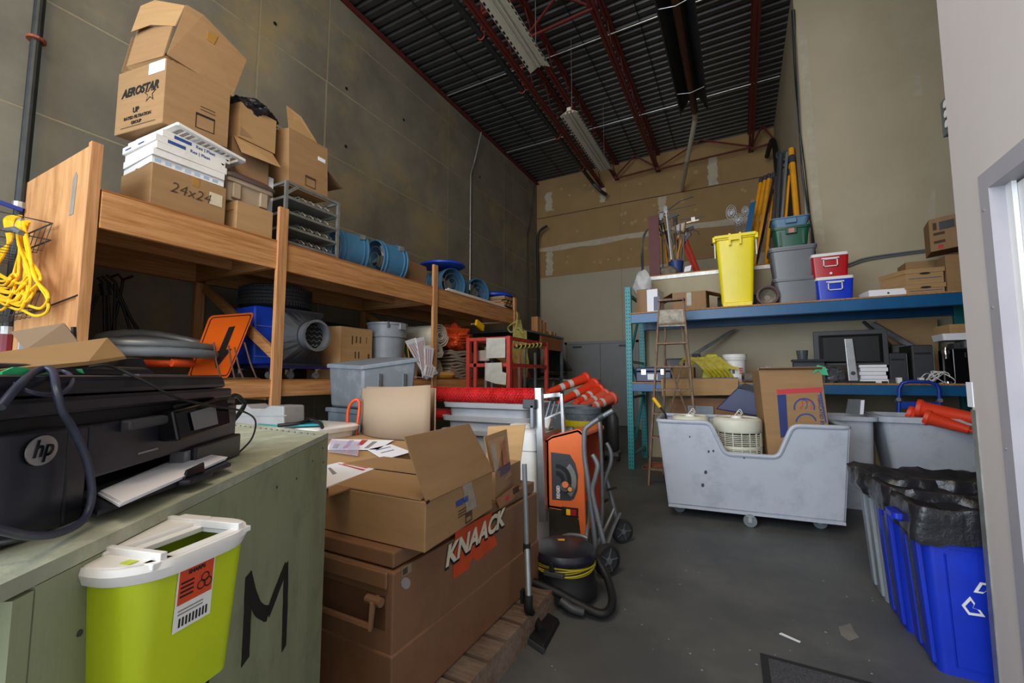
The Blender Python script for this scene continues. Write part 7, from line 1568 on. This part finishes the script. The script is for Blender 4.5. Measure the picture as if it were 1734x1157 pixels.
def stroke(pts, wd, nm='painted_stroke'):
    n = 18; P_ = bez([C(s, .0009, z) for s, z in pts], 8); mb = MB(); tan = []
    rows = []
    for i, p in enumerate(P_):
        t = (P_[min(i + 1, len(P_) - 1)] - P_[max(i - 1, 0)]).normalized(); b = cn.cross(t).normalized(); w_ = wd * 1.1 * (.8 + .2 * math.sin(PI * min(1, (i + 2) / 8) / 2)) * (1 + .12 * noise.noise(p * 40))
        rows.append((p - b * w_ / 2, p + b * w_ / 2))
    mb.prism([r[0] for r in rows] + [r[1] for r in rows[::-1]], cn * .0007); part(nm, mb, mat('spray_black', '#141410', .7, var=.2, scale=50), T, w=True)
stroke([(.494, .865), (.497, .80), (.497, .70)], .028); stroke([(.492, .862), (.54, .78), (.60, .735)], .026); stroke([(.60, .735), (.64, .76), (.70, .795)], .026); stroke([(.70, .80), (.705, .70), (.708, .60)], .026)
stroke([(.37, .83), (.35, .77), (.33, .70)], .03); stroke([(.2, .70), (.28, .69), (.36, .70)], .03)
# ---------------------------------------------------------------- printer
O = A(103, 893, Z=CZ + .001); Rt = A(397, 771, Z=CZ + .001); pe = (Rt - O); PW = pe.length; pe.normalize(); pn = V((pe.y, -pe.x, 0))
T = thing('printer', 'black all-in-one inkjet printer with paper in its tray on the green chest', 'printer', O - pn * .15 + pe * .2)
Pq = lambda s, o, z: V((O.x + pe.x * s + pn.x * o, O.y + pe.y * s + pn.y * o, CZ + .001 + z))
def pbox(nm, s0, s1, o0, o1, z0, z1, m, bev=.004, top=0, **k):
    part(nm, MB().hexa([Pq(s0, o0, z0), Pq(s1, o0, z0), Pq(s1, o1, z0), Pq(s0, o1, z0)], [Pq(s0 + top, o0, z1), Pq(s1 - top, o0, z1), Pq(s1 - top, o1 - top, z1), Pq(s0 + top, o1 - top, z1)]), m, T, w=True, bevel=bev, **k)
S0 = -.13
cur = [(S0, -.33), (S0, -.07), (S0 + .012, -.03), (S0 + .04, -.006), (S0 + .08, .002), (-.004, .004), (-.004, -.33)]
part('ink_door', MB().hexa([Pq(0, 0, 0)] * 4, [Pq(0, 0, 0)] * 4) if False else MB().prism([Pq(s, o, 0.002) for s, o in cur], (0, 0, .118)), blackp, T, w=True, bevel=.004, smooth=True)
pbox('front_body', 0, .035, -.33, 0, .0, .118, blackp)
pbox('front_body', .0352, PW - .0, -.33, 0, .046, .118, blackp)
pbox('front_body', PW - .12, PW, -.33, -.02, .0, .0458, blackp)
pbox('paper_recess', .0352, PW - .1205, -.33, -.10, .0, .0455, black, 0)
pbox('dark_gap', S0 + .01, PW - .012, -.32, -.012, .118, .134, black, 0)
pbox('scanner_bed', S0 + .0, PW - .03, -.33, .0, .134, .155, blackp, .005)
pbox('document_lid', S0 + .005, PW - .035, -.32, -.008, .156, .182, blackp, .008, .006)
pbox('feeder_cover', S0 + .0, .27, -.30, -.05, .182, .196, blackp, .006, .01)
part('feeder_tray', MB().hexa([Pq(.0, -.29, .198), Pq(.33, -.29, .198), Pq(.33, -.10, .198), Pq(.0, -.10, .198)], [Pq(.0, -.29, .2), Pq(.33, -.30, .222), Pq(.33, -.11, .216), Pq(.0, -.10, .2)]), blackp, T, w=True, bevel=.003)
pbox('feeder_wall', .30, .335, -.29, -.27, .2, .26, blackg, .004)
pbox('glass_strip', .18, .33, -.06, -.03, .1822, .184, screen, 0)
part('tray_arm', MB().tube([Pq(.30, -.2, .21), Pq(.29, -.2, .27)], .004, 6), black, T, w=True)
# control panel, tilted
Bp = lambda px, py, o: PL(px, py, Pq(0, o, 0), pn)
cpo = [Bp(294, 697, .022), Bp(386, 674, .022), Bp(391, 719, .03), Bp(304, 748, .03)]
CP_ = part('control_panel', MB().hexa([p - pn * .03 for p in cpo], cpo), blackg, T, w=True, bevel=.004)
sc_ = [(322, 699), (364, 687), (369, 718), (329, 729)]
part('touch_screen', MB().prism([Bp(x, y, .0235 + .008 * (y - 686) / 45) for x, y in sc_], pn * .0008), screen, CP_, w=True)
pbox('lower_right_body', .285, PW, -.05, .012, 0.0, .05, blackp, .004)
pbox('card_slot', .262, .283, -.02, .004, .012, .045, screen, .001)
pbox('top_right_module', .24, PW + .002, -.14, -.004, .118, .132, blackp, .004)
part('handle_trim', MB().loft([[Pq(s, o_, z_) for o_, z_ in ((.0, .100), (.014, .104), (.014, .116), (.0, .118))] for s in (.09, .12, .2, .25)]), dkgrey, T, w=True, bevel=.003)
# output tray with paper
tq = [A(165, 866, Z=CZ + .018), A(198, 868, Z=CZ + .018), A(392, 784, Z=CZ + .022), A(372, 772, Z=CZ + .022)]
t0, t1 = Pq(.062, 0, .012), Pq(.335, 0, .012)
tz_ = CZ + .02
tr_ = [t0, A(165, 864, Z=tz_), A(392, 783, Z=tz_), t1]; tr_[0] = A(158, 846, Z=tz_) - pn * .02; tr_[3] = A(350, 768, Z=tz_) - pn * .0
tr_ = [V((p.x, p.y, tz_ - .008)) for p in tr_]
part('output_tray', MB().prism(tr_, (0, 0, .007)), blackp, T, w=True, bevel=.002)
part('tray_stop', MB().prism([tr_[1].lerp(tr_[2], .48), tr_[1].lerp(tr_[2], .72), tr_[1].lerp(tr_[2], .70) + pn * .016, tr_[1].lerp(tr_[2], .50) + pn * .016], (0, 0, .009)), blackp, T, w=True, bevel=.003)
part('stop_tab', MB().prism([tr_[1].lerp(tr_[2], .52) + ZZ * .008, tr_[1].lerp(tr_[2], .70) + ZZ * .008, tr_[1].lerp(tr_[2], .69) + ZZ * .026, tr_[1].lerp(tr_[2], .54) + ZZ * .022], pn * .004), blackg, T, w=True, bevel=.002)
pq = [A(166, 838, Z=tz_ + .001), A(203, 859, Z=tz_ + .001), A(383, 779, Z=tz_ + .001), A(322, 770, Z=tz_ + .001)]
T2 = thing('paper_stack', 'thin stack of blank white paper in the printer tray', 'paper stack', pq[1])
for k in range(4):
    j = V((random.uniform(-.002, .002), random.uniform(-.002, .002), k * .0014)); part('sheet', MB().prism([p + j for p in pq], (0, 0, .0012)), paper, T2, w=True)
c = PL(70, 763, Pq(0, .0035, 0), pn); part('maker_badge', MB().prism([c + pe * .021 * math.cos(k * PI / 12) + ZZ * .0165 * math.sin(k * PI / 12) for k in range(24)], pn * .0012), alu, T, w=True)
text(T, 'hp', .027, c - pe * .0135 + pn * .0014 - ZZ * .0065, pe, ZZ, blackg, shear=.25, bold=.0004, ext=.0004)
part('model_text', MB().prism([Pq(.135, .0006, .062), Pq(.185, .0006, .062), Pq(.185, .0006, .0645), Pq(.135, .0006, .0645)], pn * .0004), inkg, T, w=True)
# cables, tape, torn carton on the printer
cabm = mat('cable_slate', '#2E3346', .4, var=.1, scale=20)
T = thing('power_cable', 'thick dark slate power cable looping over the printer front', 'cable', Pq(-.02, .05, 0))
B_ = lambda px, py, o: PL(px, py, Pq(0, o, 0), pn)
part('cable_run', MB().tube(bez([B_(0, 690, .01), B_(30, 655, .0), B_(62, 628, -.03), B_(88, 628, -.02), B_(96, 660, .012), B_(104, 695, .02), B_(124, 728, .022), B_(144, 772, .025), B_(154, 815, .028), B_(154, 850, .03), B_(140, 882, .035), B_(100, 903, .04), B_(55, 908, .045), B_(10, 900, .05), B_(-40, 885, .05)], 7), .0042, 10), cabm, T, w=True, smooth=True)
part('cable_run', MB().tube(bez([B_(14, 645, -.02), B_(50, 664, .004), B_(95, 669, .006), B_(118, 656, 0), B_(122, 640, -.02), B_(105, 629, -.04), B_(60, 630, -.05)], 7), .0026, 8), cabm, T, w=True, smooth=True)
part('cable_run', MB().tube(bez([B_(150, 622, -.05), B_(175, 619, -.04), B_(200, 625, -.03), B_(245, 646, -.0), B_(300, 674, .03), B_(360, 688, .035), B_(405, 695, .03), B_(428, 706, .0), B_(433, 720, -.02), B_(425, 745, -.0), B_(400, 770, .0), B_(386, 776, .012)], 7), .0022, 8), black, T, w=True, smooth=True)
part('cable_tail', MB().tube(bez([A(-20, 922, Z=CZ + .022), A(20, 917, Z=CZ + .022), A(60, 909, Z=CZ + .022)], 5), .0022, 8), black, T, w=True)
T = thing('green_tape', 'crumpled green tape strips on top of the printer', 'tape', Pq(-.1, -.05, .2))
gt = mat('green_tape_bright', '#35C27C', .4, var=.1, scale=20)
for pts in ([(0, 630), (20, 622), (42, 622), (52, 632), (20, 640), (0, 648)], [(0, 636), (40, 640), (90, 628), (95, 631), (45, 646), (0, 652)], [(128, 626), (136, 625), (140, 633), (134, 631)]):
    part('tape_strip', MB().prism([PL(x, y, Pq(0, -.03, 0), pn) for x, y in pts], pn * .002), gt, T, w=True)
T = thing('torn_carton', 'flattened torn cardboard carton lying on the printer', 'cardboard', Pq(0, -.2, .2))
Z1 = CZ + .205
q1 = [PL(0, 598, Pq(0, -.10, 0), pn), PL(182, 572, Pq(0, -.14, 0), pn), PL(212, 603, Pq(0, -.10, 0), pn), PL(150, 612, Pq(0, -.06, 0), pn), PL(0, 624, Pq(0, -.05, 0), pn)]
part('lower_board', MB().prism([PL(-60, 604, Pq(0, -.10, 0), pn)] + q1[1:-1] + [PL(-60, 632, Pq(0, -.05, 0), pn)], (-.002, .003, -.005)), cb2, T, w=True)
q2 = [PL(18, 562, Pq(0, -.22, 0), pn), PL(108, 547, Pq(0, -.24, 0), pn), PL(132, 580, Pq(0, -.16, 0), pn), PL(42, 593, Pq(0, -.14, 0), pn)]
part('raised_flap', MB().prism(q2, (-.002, .004, -.003)), kraft, T, w=True)
# ---------------------------------------------------------------- sharps container
zl = 1.045
FL, FR, BR = A(155, 1008, Z=zl), A(420, 898, Z=zl), A(361, 855, Z=zl)
se = (FR - FL).normalized(); sn = V((se.y, -se.x, 0)); SW = (FR - FL).length; SD = abs((BR - FR).dot(sn))
SD = max(.095, min(SD, .13)); ctr = (FL + FR) / 2 - sn * SD / 2
sl_ = (A(116, 962, Z=zl) - ctr).dot(se); sr_ = (A(423, 886, Z=zl) - ctr).dot(se); SW = (sr_ - sl_); ctr = ctr + se * (sl_ + sr_) / 2; print('SW', SW, SD); ry_ = math.atan2(se.y, se.x)
T = thing('sharps_container', 'translucent yellow green sharps container with white slotted lid', 'container', (ctr.x, ctr.y, zl - .175), ry_)
H_ = .175
part('tub_body', MB().loft([rr(SW * .78, SD * .68, .02, 0, 6), rr(SW * .93, SD * .86, .03, H_ - .008, 6), rr(SW * .91, SD * .82, .03, H_ - .008, 6), rr(SW * .78, SD * .66, .02, .004, 6)]), limep, T, smooth=True)
part('lid_skirt', MB().loft([rr(SW + .0, SD + .0, SD * .42, H_ - .016, 8), rr(SW + .01, SD + .008, SD * .43, H_ - .004, 8), rr(SW + .006, SD + .004, SD * .42, H_ + .003, 8), rr(SW * .93, SD * .88, .03, H_ + .003, 8), rr(SW * .91, SD * .84, .03, H_ - .016, 8)], False, False), white, T, smooth=True)
u0, u1 = -SW * .23, SW * .27
part('lid_end', MB().prism([(x, y, H_ - .004) for x, y, z in rr(SW * .99, SD * .96, SD * .4, 0, 8) if x < u0 - .0] + [(u0, -SD * .47, H_ - .004)][:0], (0, 0, .008)), white, T)
part('lid_end', MB().prism([(x, y, H_ - .004) for x, y, z in rr(SW * .99, SD * .96, SD * .4, 0, 8) if x > u1], (0, 0, .008)), white, T)
rl_ = [(x, y) for x, y, z in rr(SW * .99, SD * .96, SD * .4, 0, 8) if x < u0]; xm = max(x for x, y in rl_)
part('lid_bridge', MB().box(-SW * .36, u1 + .03, SD * .1, SD * .47, H_ - .002, H_ + .008), white, T, bevel=.002)
part('lid_bridge', MB().box(-SW * .36, u1 + .03, SD * .0, SD * .1, H_ - .004, H_ + .003), white, T, bevel=.001)
part('lid_bridge', MB().box(-SW * .38, SW * .4, -SD * .48, -SD * .36, H_ - .003, H_ + .004), white, T, bevel=.001)
for x in (u0 - .012, u1 + .006): part('lid_rail', MB().box(x - .004, x + .004, -SD * .47, SD * .47, H_ + .002, H_ + .012), white, T, bevel=.001)
part('tab_slot', MB().box(u1 + .012, u1 + .024, -SD * .15, SD * .0, H_ + .0045, H_ + .0052), limep, T); part('tab_slot', MB().box(u0 - .032, u0 - .022, -SD * .3, -SD * .2, H_ + .0045, H_ + .0052), limep, T)
fy2 = lambda z: -SD * (.35 + .08 * z / H_) - .0012
def sq2(nm, x0_, x1_, z0_, z1_, m, off=0): part(nm, MB().prism([(x0_, fy2(z0_) - off, z0_), (x1_, fy2(z0_) - off, z0_), (x1_, fy2(z1_) - off, z1_), (x0_, fy2(z1_) - off, z1_)], (0, -.0005, 0)), m, T)
lx0, lx1 = -SW * .17, -SW * .17 + .047
sq2('label_paper', lx0, lx1, H_ - .088, H_ - .016, white)
so = mat('label_red_orange', '#D9481C', .5)
sq2('label_orange', lx0 + .002, lx1 - .002, H_ - .058, H_ - .018, so, .0006)
for k in range(3):
    cx_, cz_ = (lx0 + lx1) / 2 + .011 + .005 * math.cos(PI / 2 + k * 2.094), H_ - .043 + .005 * math.sin(PI / 2 + k * 2.094); yy = fy2(cz_) - .0016
    part('biohazard_ring', MB().tube([(cx_ + .005 * math.cos(a), yy, cz_ + .005 * math.sin(a)) for a in [i * PI / 6 for i in range(12)]], .0007, 4, closed=True), blk, T)
text(T, 'SHARPS', .0062, (lx0 + .012, fy2(H_ - .026) - .0012, H_ - .026), (1, 0, 0), (0, 0, 1), blk, ext=.0003, w=False, bold=.0002)
for k in range(4): sq2('printed_line', lx0 + .004, lx0 + .02, H_ - .05 + k * .005, H_ - .048 + k * .005, blk, .0012)
for k in range(9): sq2('barcode_bar', lx0 + .006 + k * .0042, lx0 + .008 + k * .0042, H_ - .084, H_ - .074, blk, .0006)
for k in range(2): sq2('printed_line', lx0 + .004, lx1 - .012, H_ - .066 - k * .004, H_ - .0645 - k * .004, inkg, .0006)
part('sharps_contents', MB().hexa([(-SW * .34, -SD * .25, .01), (SW * .34, -SD * .25, .01), (SW * .34, SD * .25, .01), (-SW * .34, SD * .25, .01)], [(-SW * .36, -SD * .27, .03), (SW * .36, -SD * .27, .075), (SW * .36, SD * .27, .07), (-SW * .36, SD * .27, .03)]), mat('contents_olive', '#55661C', .8, var=.5, scale=60, dirt='#2C6A7A', dscale=30, damt=.7), T)
part('hanging_bracket', MB().bar((SW * .1, SD * .5, H_ - .06), (SW * .42, SD * .5 + .012, H_ - .06), .01, .05), limep, T)
# ---------------------------------------------------------------- things behind the chest
T = thing('grey_tool_case', 'grey plastic case standing behind the green chest', 'case', (-3.0, 1.95, 0))
q = [A(372, 722, Y=1.85), A(372, 688, Y=1.85), A(415, 685, Y=1.85), A(424, 692, Y=1.85), A(448, 692, Y=1.85), A(456, 687, Y=1.85), A(480, 688, Y=1.85), A(492, 722, Y=1.85)]
q[0].z = q[-1].z = .0; part('case_shell', MB().prism(q, (0, .16, 0)), mat('case_grey', '#8A8886', .5), T, w=True, bevel=.01)
part('case_bead', MB().bar(A(378, 704, Y=1.848), A(486, 704, Y=1.848), .006, .006), mat('case_grey', '#8A8886', .5), T, w=True)
T = thing('white_lidded_tub', 'white tub with wide lid behind the corner of the green chest', 'tub', (-2.82, 2.15, 0))
part('tub_body', MB().loft([rr(.42, .34, .05, 0), rr(.5, .4, .06, .86)]), white, T, smooth=True)
part('tub_lid', MB().loft([rr(.56, .46, .08, .86), rr(.58, .48, .09, .89), rr(.54, .44, .08, .905)]), white, T, smooth=True)
T = thing('teal_saw', 'flat teal tool with black strap lying on the white tub lid', 'tool', (-2.8, 2.1, .905))
q = [A(432, 712, Z=.93), A(545, 712, Z=.93), A(548, 718, Z=.93), A(440, 722, Z=.93)]; part('teal_blade', MB().prism(q, (0, 0, -.012)), teal, T, w=True)
part('black_strap', MB().tube(bez([A(470, 721, Z=.93), A(505, 717, Z=.94), A(525, 712, Z=.95), A(540, 716, Z=.94), A(546, 724, Z=.92)], 6), .012, 8), black, T, w=True, smooth=True)
part('black_buckle', MB().box(-2.80, -2.70, 2.02, 2.1, .93, .96), black, T, w=True, bevel=.01)
# black cable loop behind the printer's right corner
solo('black_strap_loop', MB().tube(bez([B_(385, 676, -.06), B_(398, 670, -.06), B_(408, 676, -.06), B_(411, 692, -.06), Pq(PW + .01, -.06, .012)], 6), .006, 8), black, 'black strap loop rising behind the right side of the printer', 'strap', smooth=True)
T = thing('neon_straps', 'small yellow green and orange straps on the bins behind the kraft sheet', 'straps', A(700, 645, X=-3.76))
for i, (y, m) in enumerate(((650, mat('strap_neon', '#B8C820', .5)), (653, conem), (655, tarpo))):
    part('strap', MB().bar(A(684 + 3 * i, 646, X=-3.76 - .03 * i) + ZZ * .02, A(715 - 2 * i, 645, X=-3.76 - .03 * i) + ZZ * .02, .05, .014), m, T, w=True)
